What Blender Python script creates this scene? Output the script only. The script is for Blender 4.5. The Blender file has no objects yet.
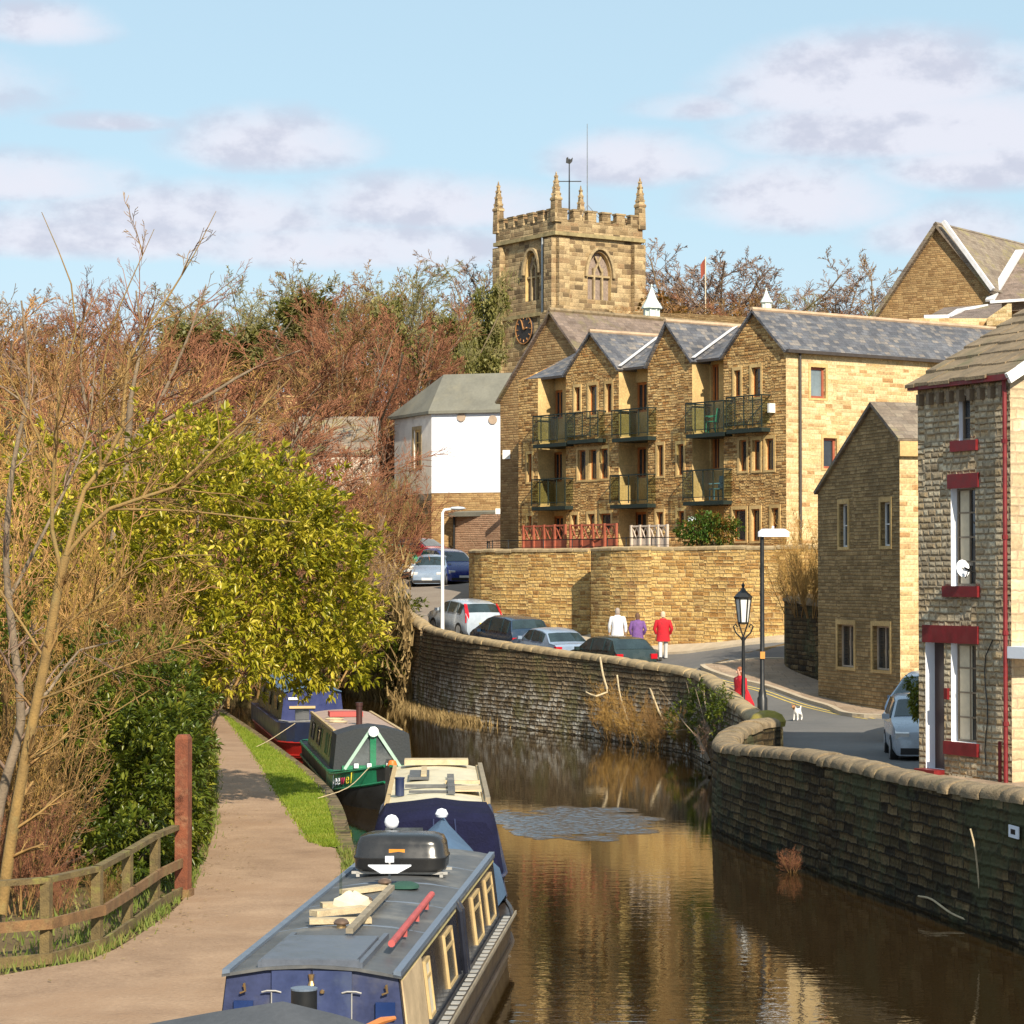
import bpy, bmesh, math, random
import numpy as np
from mathutils import Vector, Matrix
random.seed(7)
RNG = np.random.default_rng(11)
R = math.radians
scene = bpy.context.scene
COL = scene.collection
# ------------------------------------------------------------------ camera numbers (measured from the place)
EYE = 5.07; FPX = 2500.0; HOR = 578.0
def at(px, py, D):
    """world point seen in direction (px,py) standing D metres away"""
    s = FPX / D
    return Vector(((px-512)/s, D, EYE-(py-HOR)/s))
def xat(px, D): return (px-512)*D/FPX
def zat(py, D): return EYE-(py-HOR)*D/FPX

# ------------------------------------------------------------------ materials
def nt(mat):
    mat.use_nodes = True
    t = mat.node_tree; t.nodes.clear()
    return t
class NB:
    """small node builder"""
    def __init__(s, tree): s.t = tree; s.n = tree.nodes; s.l = tree.links
    def node(s, typ, **kw):
        n = s.n.new(typ)
        for k, v in kw.items(): setattr(n, k, v)
        return n
    def put(s, sock, val):
        if isinstance(val, bpy.types.NodeSocket): s.l.new(val, sock)
        elif val is not None:
            if hasattr(sock.default_value, '__len__') and not hasattr(val, '__len__'):
                sock.default_value = [val]*len(sock.default_value)
            elif hasattr(sock.default_value, '__len__') and len(sock.default_value) == 4 and len(val) == 3:
                sock.default_value = (*val, 1)
            else: sock.default_value = val
    def m(s, op, a, b=None, c=None, clamp=False):
        n = s.node('ShaderNodeMath', operation=op, use_clamp=clamp)
        s.put(n.inputs[0], a)
        if b is not None: s.put(n.inputs[1], b)
        if c is not None: s.put(n.inputs[2], c)
        return n.outputs[0]
    def noise(s, vec, scale, detail=3, rough=.55, dist=0, dim='3D'):
        n = s.node('ShaderNodeTexNoise', noise_dimensions=dim)
        if vec is not None: s.put(n.inputs['Vector'], vec)
        s.put(n.inputs['Scale'], scale); n.inputs['Detail'].default_value = detail
        n.inputs['Roughness'].default_value = rough; n.inputs['Distortion'].default_value = dist
        return n.outputs['Fac']
    def mix(s, f, a, b, mode='MIX'):
        n = s.node('ShaderNodeMix', data_type='RGBA', blend_type=mode)
        s.put(n.inputs['Factor'], f); s.put(n.inputs['A'] if False else n.inputs[6], a); s.put(n.inputs[7], b)
        return n.outputs[2]
    def ramp(s, f, stops, interp='LINEAR'):
        n = s.node('ShaderNodeValToRGB'); cr = n.color_ramp; cr.interpolation = interp
        while len(cr.elements) < len(stops): cr.elements.new(0.5)
        for e, (p, c) in zip(cr.elements, stops):
            e.position = p; e.color = (*c, 1) if len(c) == 3 else c
        s.put(n.inputs[0], f); return n.outputs[0]
    def map(s, v, a, b, c=0, d=1, smooth=True):
        n = s.node('ShaderNodeMapRange', interpolation_type='SMOOTHSTEP' if smooth else 'LINEAR')
        s.put(n.inputs[0], v)
        for i, q in enumerate((a, b, c, d)): n.inputs[1+i].default_value = q
        return n.outputs[0]
    def comb(s, x, y, z=0):
        n = s.node('ShaderNodeCombineXYZ'); s.put(n.inputs[0], x); s.put(n.inputs[1], y); s.put(n.inputs[2], z); return n.outputs[0]
    def sep(s, v):
        n = s.node('ShaderNodeSeparateXYZ'); s.put(n.inputs[0], v); return n.outputs
    def bump(s, h, strength, dist):
        n = s.node('ShaderNodeBump'); n.inputs['Strength'].default_value = strength
        n.inputs['Distance'].default_value = dist; s.put(n.inputs['Height'], h); return n.outputs[0]
    def out(s, shader):
        o = s.node('ShaderNodeOutputMaterial'); s.l.new(shader, o.inputs[0])
    def pr(s, col, rough=.6, metal=0, normal=None, **kw):
        n = s.node('ShaderNodeBsdfPrincipled')
        s.put(n.inputs['Base Color'], col); s.put(n.inputs['Roughness'], rough); s.put(n.inputs['Metallic'], metal)
        if normal is not None: s.put(n.inputs['Normal'], normal)
        for k, v in kw.items(): s.put(n.inputs[k.replace('_', ' ')], v)
        return n.outputs[0]

MATS = {}
def pm(name, col, rough=.6, metal=0, var=.18, scale=4.0, bump=0.0, spec=None, dirt=None, coat=0):
    """painted / plain surface with gentle uneven colour"""
    if name in MATS: return MATS[name]
    mat = bpy.data.materials.new(name); b = NB(nt(mat))
    tc = b.node('ShaderNodeTexCoord').outputs['Object']
    n1 = b.noise(tc, scale, 4); n2 = b.noise(tc, scale*9, 2)
    f = b.m('ADD', b.m('MULTIPLY', n1, .7), b.m('MULTIPLY', n2, .3))
    lo = tuple(c*(1-var) for c in col); hi = tuple(min(1, c*(1+var)) for c in col)
    c = b.ramp(f, [(.3, lo), (.7, hi)])
    if dirt:
        c = b.mix(b.map(b.noise(tc, scale*.6, 5, .65), .5, .72, 0, .8), c, dirt)
    rr = b.map(n1, .3, .7, max(0, rough-.08), min(1, rough+.08))
    nrm = b.bump(n2, .6, bump) if bump else None
    kw = {}
    if spec is not None: kw['Specular_IOR_Level'] = spec
    if coat: kw['Coat_Weight'] = coat
    b.out(b.pr(c, rr, metal, nrm, **kw)); MATS[name] = mat
    return mat

def masonry(name, cols, w=.38, h=.17, mortar=(.3, .25, .17), mw=.06, bump=.02, warp=.25, stain=None, stain_rng=(.5, .7),
            rough=.9, tint=(1.0, .945, .845), low=None, fine=.25, moss=None, edge=.5, blotch=.35):
    """coursed stone / slates laid out in metres on the UV map; cols is a list of stone colours"""
    mat = bpy.data.materials.new(name); b = NB(nt(mat))
    uv = b.node('ShaderNodeTexCoord').outputs['UV']
    geo = b.node('ShaderNodeNewGeometry').outputs['Position']
    X, Y, _ = b.sep(uv)
    wob = b.m('MULTIPLY', b.m('SUBTRACT', b.noise(uv, 1.3, 2), .5), warp*h*1.6)
    wob2 = b.m('MULTIPLY', b.m('SUBTRACT', b.noise(uv, 7, 1), .5), warp*h*1.2)
    v = b.m('ADD', b.m('DIVIDE', b.m('ADD', Y, b.m('ADD', wob, wob2)), h), b.m('MULTIPLY', b.noise(b.comb(0, b.m('MULTIPLY', Y, .8/h*.35), 0), 1.0, 1), 1.6 if warp > .1 else 0))
    row = b.m('FLOOR', v); fv = b.m('FRACT', v)
    wr = b.node('ShaderNodeTexWhiteNoise', noise_dimensions='1D'); b.put(wr.inputs['W'], row)
    u0 = b.m('ADD', b.m('DIVIDE', X, w), b.m('MULTIPLY', wr.outputs['Value'], 17.3))
    wn = b.noise(b.comb(b.m('MULTIPLY', u0, .8), b.m('MULTIPLY', row, 3.7), 0), 1.0, 1)
    u = b.m('ADD', u0, b.m('MULTIPLY', wn, 1.6))
    u = b.m('ADD', u, b.m('MULTIPLY', b.m('SUBTRACT', b.noise(uv, 9, 1), .5), warp*.5))
    colm = b.m('FLOOR', u); fu = b.m('FRACT', u)
    wc = b.node('ShaderNodeTexWhiteNoise', noise_dimensions='2D'); b.put(wc.inputs['Vector'], b.comb(colm, row, 0))
    rnd = wc.outputs['Value']
    du = b.m('MULTIPLY', b.m('MINIMUM', fu, b.m('SUBTRACT', 1, fu)), w/h)
    dv = b.m('MINIMUM', fv, b.m('SUBTRACT', 1, fv))
    dd = b.m('MINIMUM', du, dv)
    k = len(cols)
    c = b.ramp(rnd, [(i/(k-1)*.96+.02 if k > 1 else 0, cc) for i, cc in enumerate(cols)], 'LINEAR')
    fn = b.noise(geo, 14, 4, .65)
    c = b.mix(fine*2, c, b.ramp(fn, [(.3, (.45, .45, .45)), (.7, (1.25, 1.22, 1.15))]), 'MULTIPLY')
    bl = b.noise(geo, .9, 4, .6)
    c = b.mix(blotch*1.6, c, b.ramp(bl, [(.35, (.6, .58, .55)), (.65, (1.2, 1.18, 1.12))]), 'MULTIPLY')
    mask = b.map(dd, mw*.4, mw*1.6)
    c = b.mix(mask, mortar, c)
    if tint: c = b.mix(1.0, c, tint, 'MULTIPLY')
    if stain:
        st = b.noise(geo, 1.6, 5, .7)
        c = b.mix(b.map(st, *stain_rng, 0, .85), c, stain)
    if low:       # (colour, z_top, z_fade): pale bloom or algae up to a height, broken by noise
        z = b.sep(geo)[2]
        f = b.m('MULTIPLY', b.map(z, low[1], low[1]-low[2], 0, 1), b.map(b.noise(geo, 2.2, 5, .7), .42, .6))
        f = b.m('MULTIPLY', f, b.map(rnd, .1, .5, .35, 1))
        c = b.mix(b.m('MULTIPLY', f, mask), c, low[0])
    if moss:
        f = b.map(b.noise(geo, .8, 5, .7), .5, .66, 0, .8)
        c = b.mix(f, c, moss)
    hgt = b.m('ADD', b.m('MULTIPLY', b.map(dd, 0, mw*2+edge*.3), 1.0), b.m('ADD', b.m('MULTIPLY', fn, .35), b.m('MULTIPLY', rnd, .35)))
    b.out(b.pr(c, rough, 0, b.bump(hgt, 1.0, bump), Specular_IOR_Level=.25))
    MATS[name] = mat
    return mat

def leafmat(name, stops, rough=.45, trans=.35):
    """leaves / twigs: colour chosen per leaf through the 'rnd' attribute"""
    mat = bpy.data.materials.new(name); b = NB(nt(mat))
    a = b.node('ShaderNodeAttribute', attribute_name='rnd').outputs['Fac']
    geo = b.node('ShaderNodeNewGeometry').outputs['Position']
    f = b.m('ADD', b.m('MULTIPLY', a, .6), b.m('MULTIPLY', b.map(b.noise(geo, 1.1, 3), .3, .7), .4))
    c = b.ramp(f, stops)
    p = b.pr(c, rough, 0, None, Specular_IOR_Level=.35)
    if trans:
        tr = b.node('ShaderNodeBsdfTranslucent'); b.put(tr.inputs[0], b.mix(.5, c, (.35, .4, .04), 'MIX'))
        ms = b.node('ShaderNodeMixShader'); ms.inputs[0].default_value = trans
        b.l.new(p, ms.inputs[1]); b.l.new(tr.outputs[0], ms.inputs[2]); p = ms.outputs[0]
    b.out(p); MATS[name] = mat
    return mat

# ------------------------------------------------------------------ mesh builder
Z = Vector((0, 0, 1))
def V(*a): return Vector(a)
class MB:
    def __init__(s): s.v = []; s.f = []; s.uv = {}
    def face(s, pts, uv=None):
        i = len(s.v); s.v += [Vector(p) for p in pts]; s.f.append(tuple(range(i, i+len(pts))))
        if uv: s.uv[len(s.f)-1] = uv
        return s
    def obox(s, o, a, b, c):
        o, a, b, c = map(Vector, (o, a, b, c)); i = len(s.v)
        s.v += [o, o+a, o+a+b, o+b, o+c, o+a+c, o+a+b+c, o+b+c]
        for q in ((0, 3, 2, 1), (4, 5, 6, 7), (0, 1, 5, 4), (1, 2, 6, 5), (2, 3, 7, 6), (3, 0, 4, 7)):
            s.f.append(tuple(i+k for k in q))
        return s
    def box(s, c, size, rz=0, rx=0, ry=0):
        m = Matrix.Rotation(rz, 3, 'Z') @ Matrix.Rotation(ry, 3, 'Y') @ Matrix.Rotation(rx, 3, 'X')
        a, b, d = m @ V(size[0], 0, 0), m @ V(0, size[1], 0), m @ V(0, 0, size[2])
        return s.obox(Vector(c)-(a+b+d)/2, a, b, d)
    def beam(s, p, q, w, h=None, up=Z):
        p, q = Vector(p), Vector(q); h = h or w; d = (q-p)
        t = d.cross(up)
        if t.length < 1e-6: t = V(1, 0, 0)
        t.normalize(); u = t.cross(d).normalized()
        return s.obox(p-t*w/2-u*h/2, d, t*w, u*h)
    def rings(s, rings, closed=True, caps=True):
        n = len(rings[0]); i = len(s.v)
        for r in rings: s.v += [Vector(p) for p in r]
        for k in range(len(rings)-1):
            for j in range(n if closed else n-1):
                a = i+k*n+j; b = i+k*n+(j+1) % n
                s.f.append((a, b, b+n, a+n))
        if caps:
            s.f.append(tuple(i+j for j in range(n))[::-1]); s.f.append(tuple(i+(len(rings)-1)*n+j for j in range(n)))
        return s
    def tube(s, pts, rad, n=8, caps=True, sx=1, sy=1):
        pts = [Vector(p) for p in pts]
        if not hasattr(rad, '__len__'): rad = [rad]*len(pts)
        rings = []; prev = None
        for k, p in enumerate(pts):
            d = (pts[min(k+1, len(pts)-1)]-pts[max(k-1, 0)]).normalized()
            if prev is None:
                t = d.cross(Z)
                if t.length < 1e-4: t = V(1, 0, 0)
                t.normalize()
            else:
                t = (prev-d*prev.dot(d)).normalized()
            prev = t; u = d.cross(t)
            rings.append([p+t*math.cos(a)*rad[k]*sx+u*math.sin(a)*rad[k]*sy for a in [2*math.pi*j/n for j in range(n)]])
        return s.rings(rings, True, caps)
    def lathe(s, prof, c=(0, 0, 0), n=12, sx=1, sy=1):
        c = Vector(c)
        return s.rings([[c+V(math.cos(2*math.pi*j/n)*r*sx, math.sin(2*math.pi*j/n)*r*sy, z) for j in range(n)] for r, z in prof])
    def prism(s, poly, vec):
        vec = Vector(vec); poly = [Vector(p) for p in poly]
        return s.rings([poly, [p+vec for p in poly]])
    def build(s, name, mat, parent=None, local=False, smooth=False, uvs=True, angle=38):
        off = Vector((0, 0, 0))
        if parent is not None and not local:
            r = parent
            while r.parent: r = r.parent
            off = Vector(r.location)
        me = bpy.data.meshes.new(name)
        me.from_pydata([tuple(p-off) for p in s.v], [], s.f)
        if len(s.f) < 60000:
            bm = bmesh.new(); bm.from_mesh(me); bmesh.ops.recalc_face_normals(bm, faces=bm.faces); bm.to_mesh(me); bm.free()
        me.update()
        if uvs and len(s.f) < 60000:
            lay = me.uv_layers.new(name='UVMap').data
            for pi, p in enumerate(me.polygons):
                ov = s.uv.get(pi)
                if ov:
                    # match by vertex index (normals may have flipped the loop order)
                    base = s.f[pi]
                    for li in p.loop_indices:
                        lay[li].uv = ov[base.index(me.loops[li].vertex_index)]
                    continue
                n = p.normal
                if abs(n.z) > .985: t, b_ = V(1, 0, 0), V(0, 1, 0)
                else:
                    t = Z.cross(n).normalized(); b_ = n.cross(t)
                    if t.x < 0 or (abs(t.x) < .02 and t.y < 0): t = -t
                for li in p.loop_indices:
                    co = me.vertices[me.loops[li].vertex_index].co+off
                    lay[li].uv = (co.dot(t), co.dot(b_))
        if smooth:
            for p in me.polygons: p.use_smooth = True
            me.set_sharp_from_angle(angle=R(angle))
        if mat is not None:
            for mm in (mat if isinstance(mat, (list, tuple)) else [mat]): me.materials.append(mm)
        o = bpy.data.objects.new(name, me); COL.objects.link(o)
        if parent is not None: o.parent = parent
        return o

def tag(o, label=None, cat=None, group=None, kind=None):
    if label: o['label'] = label
    if cat: o['category'] = cat
    if group: o['group'] = group
    if kind: o['kind'] = kind
    return o
def thing(name, loc, label, cat, group=None, rz=0, scale=None):
    o = bpy.data.objects.new(name, None); COL.objects.link(o)
    o.location = loc; o.rotation_euler = (0, 0, rz); o.empty_display_size = .2
    if scale: o.scale = (scale,)*3
    return tag(o, label, cat, group)
def copy_tree(o, parent=None):
    c = o.copy(); COL.objects.link(c)
    if parent is not None: c.parent = parent
    for ch in list(o.children): copy_tree(ch, c)
    return c
def struct(name, mb, mat, **k): return tag(mb.build(name, mat, **k), kind='structure')

# numpy meshes (foliage, twigs)
def npmesh(name, verts, faces, mat, parent=None, rnd=None, off=None, smooth=False):
    me = bpy.data.meshes.new(name)
    verts = np.asarray(verts, dtype=np.float32); faces = np.asarray(faces, dtype=np.int32)
    if off is not None: verts = verts-np.asarray(off, dtype=np.float32)
    nf, k = faces.shape
    me.vertices.add(len(verts)); me.vertices.foreach_set('co', verts.ravel())
    me.loops.add(nf*k); me.loops.foreach_set('vertex_index', faces.ravel())
    me.polygons.add(nf); me.polygons.foreach_set('loop_start', np.arange(0, nf*k, k, dtype=np.int32))
    me.polygons.foreach_set('loop_total', np.full(nf, k, dtype=np.int32))
    if smooth: me.polygons.foreach_set('use_smooth', np.ones(nf, dtype=bool))
    me.update(calc_edges=True)
    if rnd is not None:
        a = me.attributes.new('rnd', 'FLOAT', 'FACE'); a.data.foreach_set('value', np.asarray(rnd, dtype=np.float32))
    if mat: me.materials.append(mat)
    o = bpy.data.objects.new(name, me); COL.objects.link(o)
    if parent is not None: o.parent = parent
    return o
def seg_mesh(S, n):
    """S: rows p0(3) p1(3) r0 r1 -> prisms"""
    S = np.asarray(S); p0, p1, r0, r1 = S[:, :3], S[:, 3:6], S[:, 6:7], S[:, 7:8]
    d = p1-p0; d /= np.linalg.norm(d, axis=1, keepdims=True)+1e-9
    ref = np.where(np.abs(d[:, 2:3]) > .9, np.array([[1., 0, 0]]), np.array([[0, 0, 1.]]))
    t = np.cross(d, ref); t /= np.linalg.norm(t, axis=1, keepdims=True)+1e-9
    u = np.cross(d, t); m = len(S)
    vs = np.zeros((m, 2*n, 3))
    for j in range(n):
        a = 2*math.pi*j/n; o = t*math.cos(a)+u*math.sin(a)
        vs[:, j] = p0+o*r0; vs[:, n+j] = p1+o*r1
    base = (np.arange(m)*2*n)[:, None]
    fs = np.concatenate([base+np.array([[j, (j+1) % n, n+(j+1) % n, n+j]]) for j in range(n)], axis=1).reshape(m*n, 4)
    return vs.reshape(-1, 3), fs
def rot_about(d, ax, ang):
    return d*math.cos(ang)+np.cross(ax, d)*math.sin(ang)+ax*ax.dot(d)*(1-math.cos(ang))
def grow(rng, cfg, p, d, L, r):
    out = [[] for _ in cfg]
    def br(p, d, L, r, lv):
        c = cfg[lv]; ns = c['segs']; pts = [p]; dirs = [d]; rr = [r]
        for i in range(ns):
            d = d+rng.normal(0, c['jit'], 3)+np.array([0, 0, c.get('up', 0)])
            d /= np.linalg.norm(d); q = p+d*L/ns
            r2 = r*(1-(i+1)/ns*(1-c.get('tip', .35)))
            out[lv].append([*p, *q, rr[-1], r2]); rr.append(r2); p = q; pts.append(p); dirs.append(d)
        if lv+1 < len(cfg):
            n = cfg[lv+1]['n']; n = max(1, int(n*rng.uniform(.75, 1.25)))
            t0 = c.get('t0', .25)
            for k in range(n):
                t = t0+(1-t0)*(k+rng.random())/n; x = t*ns; i = min(int(x), ns-1); fr = x-i
                pp = pts[i]*(1-fr)+pts[i+1]*fr; dd = dirs[i+1]
                ax = np.cross(dd, rng.normal(0, 1, 3)); ax /= np.linalg.norm(ax)+1e-9
                nd = rot_about(dd, ax, cfg[lv+1]['ang']*rng.uniform(.7, 1.3))
                sh = cfg[lv+1].get('taper', .5)
                br(pp, nd, L*cfg[lv+1]['ratio']*rng.uniform(.7, 1.25)*(1-sh*t), (rr[i]*(1-fr)+rr[i+1]*fr)*cfg[lv+1].get('rr', .55), lv+1)
    br(np.array(p, float), np.array(d, float), L, r, 0)
    return out
def leaves(centers, dirs, per, size, rng, droop=.3, spread=.9, width=.33):
    """rosettes of folded leaves; returns verts, tri faces, rnd"""
    n = len(centers); N = n*per
    c = np.repeat(centers, per, 0); d = np.repeat(dirs, per, 0)
    l = d+rng.normal(0, spread, (N, 3)); l[:, 2] -= droop
    l /= np.linalg.norm(l, axis=1, keepdims=True)+1e-9
    s = size*rng.uniform(.65, 1.2, (N, 1))
    up = np.tile([0, 0, 1.], (N, 1))+rng.normal(0, .35, (N, 3))
    w = np.cross(l, up); w /= np.linalg.norm(w, axis=1, keepdims=True)+1e-9
    nn = np.cross(w, l)
    b = c+l*s*.12; tip = c+l*s*1.1-nn*s*.12; ml = c+l*s*.6+w*s*width*.5+nn*s*.10; mr = c+l*s*.6-w*s*width*.5+nn*s*.10
    vs = np.stack([b, ml, tip, mr], 1).reshape(-1, 3)
    base = np.arange(N)[:, None]*4
    fs = np.concatenate([base+np.array([[0, 1, 2]]), base+np.array([[0, 2, 3]])], 1).reshape(-1, 3)
    rc = np.repeat(rng.random(n), per)*.5+rng.random(N)*.5
    return vs, fs, np.repeat(rc, 2)
# ------------------------------------------------------------------ world, sun, camera
SUN_A = R(18); SUN_E = R(34)          # sun stands behind the viewer, to the right
w = bpy.data.worlds.new("World"); scene.world = w; w.use_nodes = True
t = w.node_tree; t.nodes.clear(); b = NB(t)
sky = b.node('ShaderNodeTexSky', sky_type='NISHITA', sun_disc=False)
sky.sun_elevation = SUN_E; sky.sun_rotation = math.pi-SUN_A; sky.air_density = 1.0; sky.dust_density = .6; sky.ozone_density = 1.6
dirv = b.node('ShaderNodeTexCoord').outputs['Generated']
dx, dy, dz = b.sep(dirv)
az = b.m('ARCTAN2', dx, dy); el = b.m('ARCSINE', dz)
SKY = .1
dn = b.noise(b.comb(b.m('MULTIPLY', az, 1), b.m('MULTIPLY', el, 1.6), 0), 22, 7, .62)
def blob(px, py, rx, ry, s=1.0, flat=1.8):
    a0 = math.atan((px-512)/FPX); e0 = math.atan((HOR-py)/FPX)
    u = b.m('DIVIDE', b.m('SUBTRACT', az, a0), rx*1.12/FPX)
    vv = b.m('SUBTRACT', el, e0)
    v = b.m('DIVIDE', vv, ry*1.15/FPX)
    v = b.m('ADD', v, b.m('MULTIPLY', b.m('MINIMUM', v, 0), flat-1))      # flatter under-side
    f = b.m('SUBTRACT', 1, b.m('ADD', b.m('MULTIPLY', u, u), b.m('MULTIPLY', v, v)))
    return b.m('MULTIPLY', b.m('MAXIMUM', f, -1.5), s)
fld = None
for a in [(40, 35, 65, 26), (270, 150, 95, 36), (20, 190, 110, 30), (200, 222, 190, 34), (420, 210, 150, 34), (100, 245, 200, 30), (640, 165, 90, 32), (880, 92, 160, 52, 1.3), (940, 138, 200, 46, 1.3), (1010, 175, 150, 34), (800, 205, 105, 44), (700, 110, 60, 16, .7), (350, 250, 200, 30), (1000, 70, 60, 20, .6), (110, 128, 60, 10, .6), (960, 240, 80, 30, .8), (-200, 100, 200, 50), (1300, 60, 200, 60), (300, -300, 300, 80), (900, -420, 260, 90)]:
    q = blob(*a); fld = q if fld is None else b.m('MAXIMUM', fld, q)
dens = b.m('ADD', fld, b.m('MULTIPLY', b.m('SUBTRACT', dn, .5), 1.7))
mask = b.map(dens, -.55, 1.0, 0, .85)
# general thin cover away from the view too
gn = b.noise(b.comb(az, b.m('MULTIPLY', el, 2.2), 3.0), 3.2, 6, .6)
far = b.map(b.m('ABSOLUTE', az), .3, .6)
mask = b.m('MAXIMUM', mask, b.m('MULTIPLY', far, b.map(gn, .48, .68, 0, .85)))
low = b.map(el, .02, .16, .7, 0)                     # pale veil towards the horizon
dn2 = b.noise(b.comb(b.m('ADD', az, .006), b.m('MULTIPLY', b.m('ADD', el, -.012), 1.6), 0), 22, 5, .6)
shade = b.map(b.m('ADD', b.m('SUBTRACT', dn, dn2), b.m('MULTIPLY', fld, -.07)), -.12, .12)
k = 1/SKY
ccol = b.mix(shade, tuple(x*k for x in (.76, .75, .83)), tuple(x*k for x in (.57, .575, .68)))
base = b.mix(1.0, sky.outputs[0], (1.0, 1.05, 1.0), 'MULTIPLY')
base = b.mix(.6, base, tuple(x*k for x in (.58, .78, .90)))
base = b.mix(low, base, tuple(x*k for x in (.62, .70, .84)))
colr = b.mix(mask, base, ccol)
bg = b.node('ShaderNodeBackground'); b.put(bg.inputs[0], colr); bg.inputs[1].default_value = .078
ow = b.node('ShaderNodeOutputWorld'); b.l.new(bg.outputs[0], ow.inputs[0])

sl = bpy.data.lights.new('sun', 'SUN'); sl.energy = 5.0; sl.angle = R(.55); sl.color = (1, .885, .70)
so = bpy.data.objects.new('sun', sl); COL.objects.link(so)
sd = V(math.sin(SUN_A)*math.cos(SUN_E), -math.cos(SUN_A)*math.cos(SUN_E), math.sin(SUN_E))
so.rotation_euler = sd.to_track_quat('Z', 'Y').to_euler(); so.location = (60, -100, 80)

cam = bpy.data.cameras.new('camera'); co = bpy.data.objects.new('camera', cam); COL.objects.link(co)
cam.sensor_width = 36; cam.lens = FPX/1024*36; cam.clip_end = 6000; cam.clip_start = .1
co.location = (0, 0, EYE); co.rotation_euler = (R(90)+math.atan((HOR-512)/FPX), 0, 0)
scene.camera = co
vs = scene.view_settings; vs.view_transform = 'Standard'; vs.look = 'None'; vs.gamma = 1; vs.exposure = 0.55
scene.render.resolution_x = scene.render.resolution_y = 1024
scene.cycles.max_bounces = 8; scene.cycles.transparent_max_bounces = 12

# ------------------------------------------------------------------ materials used all over
gold = [(.36, .19, .07), (.54, .33, .14), (.66, .45, .21), (.76, .56, .29), (.50, .32, .14), (.22, .12, .05), (.62, .42, .20), (.70, .50, .26), (.44, .23, .09)]
pale = [(.50, .38, .21), (.62, .50, .30), (.68, .57, .37), (.72, .61, .41), (.60, .48, .30), (.42, .26, .13), (.70, .60, .40), (.66, .53, .33), (.54, .41, .23)]
M_rubble = masonry('honey_rubble', gold, .27, .105, (.33, .23, .12), .08, .018, .28, blotch=.4, fine=.5)
M_ashlar = masonry('pale_coursed_stone', pale, .42, .15, (.55, .44, .27), .05, .008, .15, blotch=.2, fine=.4)
M_jamb = masonry('dressed_stone', [(.56, .41, .2), (.64, .49, .26), (.6, .45, .24)], 1.2, .8, (.45, .33, .18), .01, .003, 0)
M_tower = masonry('tower_stone', tint=(.97, .95, .90), cols=[(.15, .11, .07), (.36, .26, .15), (.50, .39, .24), (.56, .44, .28), (.30, .2, .12), (.48, .37, .23), (.2, .14, .09), (.54, .42, .26)], w=.72, h=.34, mortar=(.36, .28, .17), mw=.03, bump=.02, warp=.12, fine=.45, stain=(.12, .09, .06), stain_rng=(.55, .75))
M_retain = masonry('retaining_stone', [(.44, .25, .09), (.66, .45, .18), (.74, .54, .24), (.78, .58, .28), (.62, .39, .15), (.36, .2, .08), (.70, .50, .21), (.76, .56, .26)], .36, .13, (.44, .33, .18), .07, .016, .32, fine=.45, stain=(.34, .2, .09), stain_rng=(.5, .74))
M_canal = masonry('canal_wall_stone', [(.13, .10, .07), (.26, .2, .13), (.36, .29, .2), (.22, .16, .1), (.30, .23, .15), (.17, .14, .1)], .34, .14, (.07, .058, .04), .1, .028, .45, fine=.5, low=((.62, .58, .50), 2.1, 1.4), moss=(.17, .15, .06))
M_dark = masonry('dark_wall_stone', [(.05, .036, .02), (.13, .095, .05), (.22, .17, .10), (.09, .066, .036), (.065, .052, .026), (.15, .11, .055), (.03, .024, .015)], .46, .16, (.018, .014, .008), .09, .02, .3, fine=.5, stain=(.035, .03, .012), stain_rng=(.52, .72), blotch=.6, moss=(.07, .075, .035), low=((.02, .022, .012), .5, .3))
M_barn = masonry('brown_rubble', [(.24, .17, .09), (.38, .28, .15), (.46, .34, .19), (.34, .25, .13), (.26, .19, .1)], .27, .1, (.2, .15, .09), .08, .016, .25, stain=(.18, .13, .07), stain_rng=(.5, .8))
M_house = masonry('weathered_blocks', tint=None, cols=[(.42, .33, .22), (.66, .55, .39), (.76, .66, .49), (.48, .37, .24), (.62, .47, .28), (.55, .48, .37)], w=.25, h=.125, mortar=(.36, .29, .20), mw=.11, bump=.045, warp=.25, fine=.4)
M_housegable = masonry('pale_gable_stone', tint=None, cols=[(.5, .38, .24), (.62, .5, .34), (.56, .44, .28), (.66, .54, .38)], w=.5, h=.2, mortar=(.4, .3, .2), mw=.05, bump=.012, warp=.2)
M_hall = masonry('hall_gable_stone', [(.26, .16, .08), (.40, .27, .14), (.46, .33, .18), (.34, .22, .12)], .3, .11, (.24, .17, .09), .08, .012, .2)
M_slate = masonry('blue_slate', tint=None, cols=[(.09, .095, .115), (.13, .135, .16), (.17, .175, .2), (.11, .115, .14), (.18, .175, .18), (.26, .23, .21), (.12, .13, .155), (.10, .105, .125)], w=.26, h=.17, mortar=(.06, .06, .07), mw=.03, bump=.006, warp=.05, rough=.5, blotch=.35)
M_slate_br = masonry('brown_slate', tint=None, cols=[(.16, .12, .1), (.22, .17, .14), (.26, .2, .17), (.19, .15, .13)], w=.28, h=.18, mortar=(.12, .09, .08), mw=.03, bump=.006, warp=.05, rough=.7, moss=(.2, .17, .08))
M_slate_moss = masonry('mossy_slate', tint=None, cols=[(.2, .16, .13), (.26, .21, .17), (.3, .25, .2), (.23, .19, .16)], w=.32, h=.22, mortar=(.14, .12, .09), mw=.03, bump=.01, warp=.08, rough=.85, moss=(.28, .24, .11))
M_pavers = masonry('stone_paving', tint=None, cols=[(.34, .25, .18), (.4, .3, .22), (.36, .28, .22)], w=.6, h=.45, mortar=(.22, .17, .12), mw=.03, bump=.004, warp=0)
M_flag = pm('stone_slate', (.21, .155, .095), .9, var=.4, scale=2.2, bump=.02, dirt=(.13, .12, .06))
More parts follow.
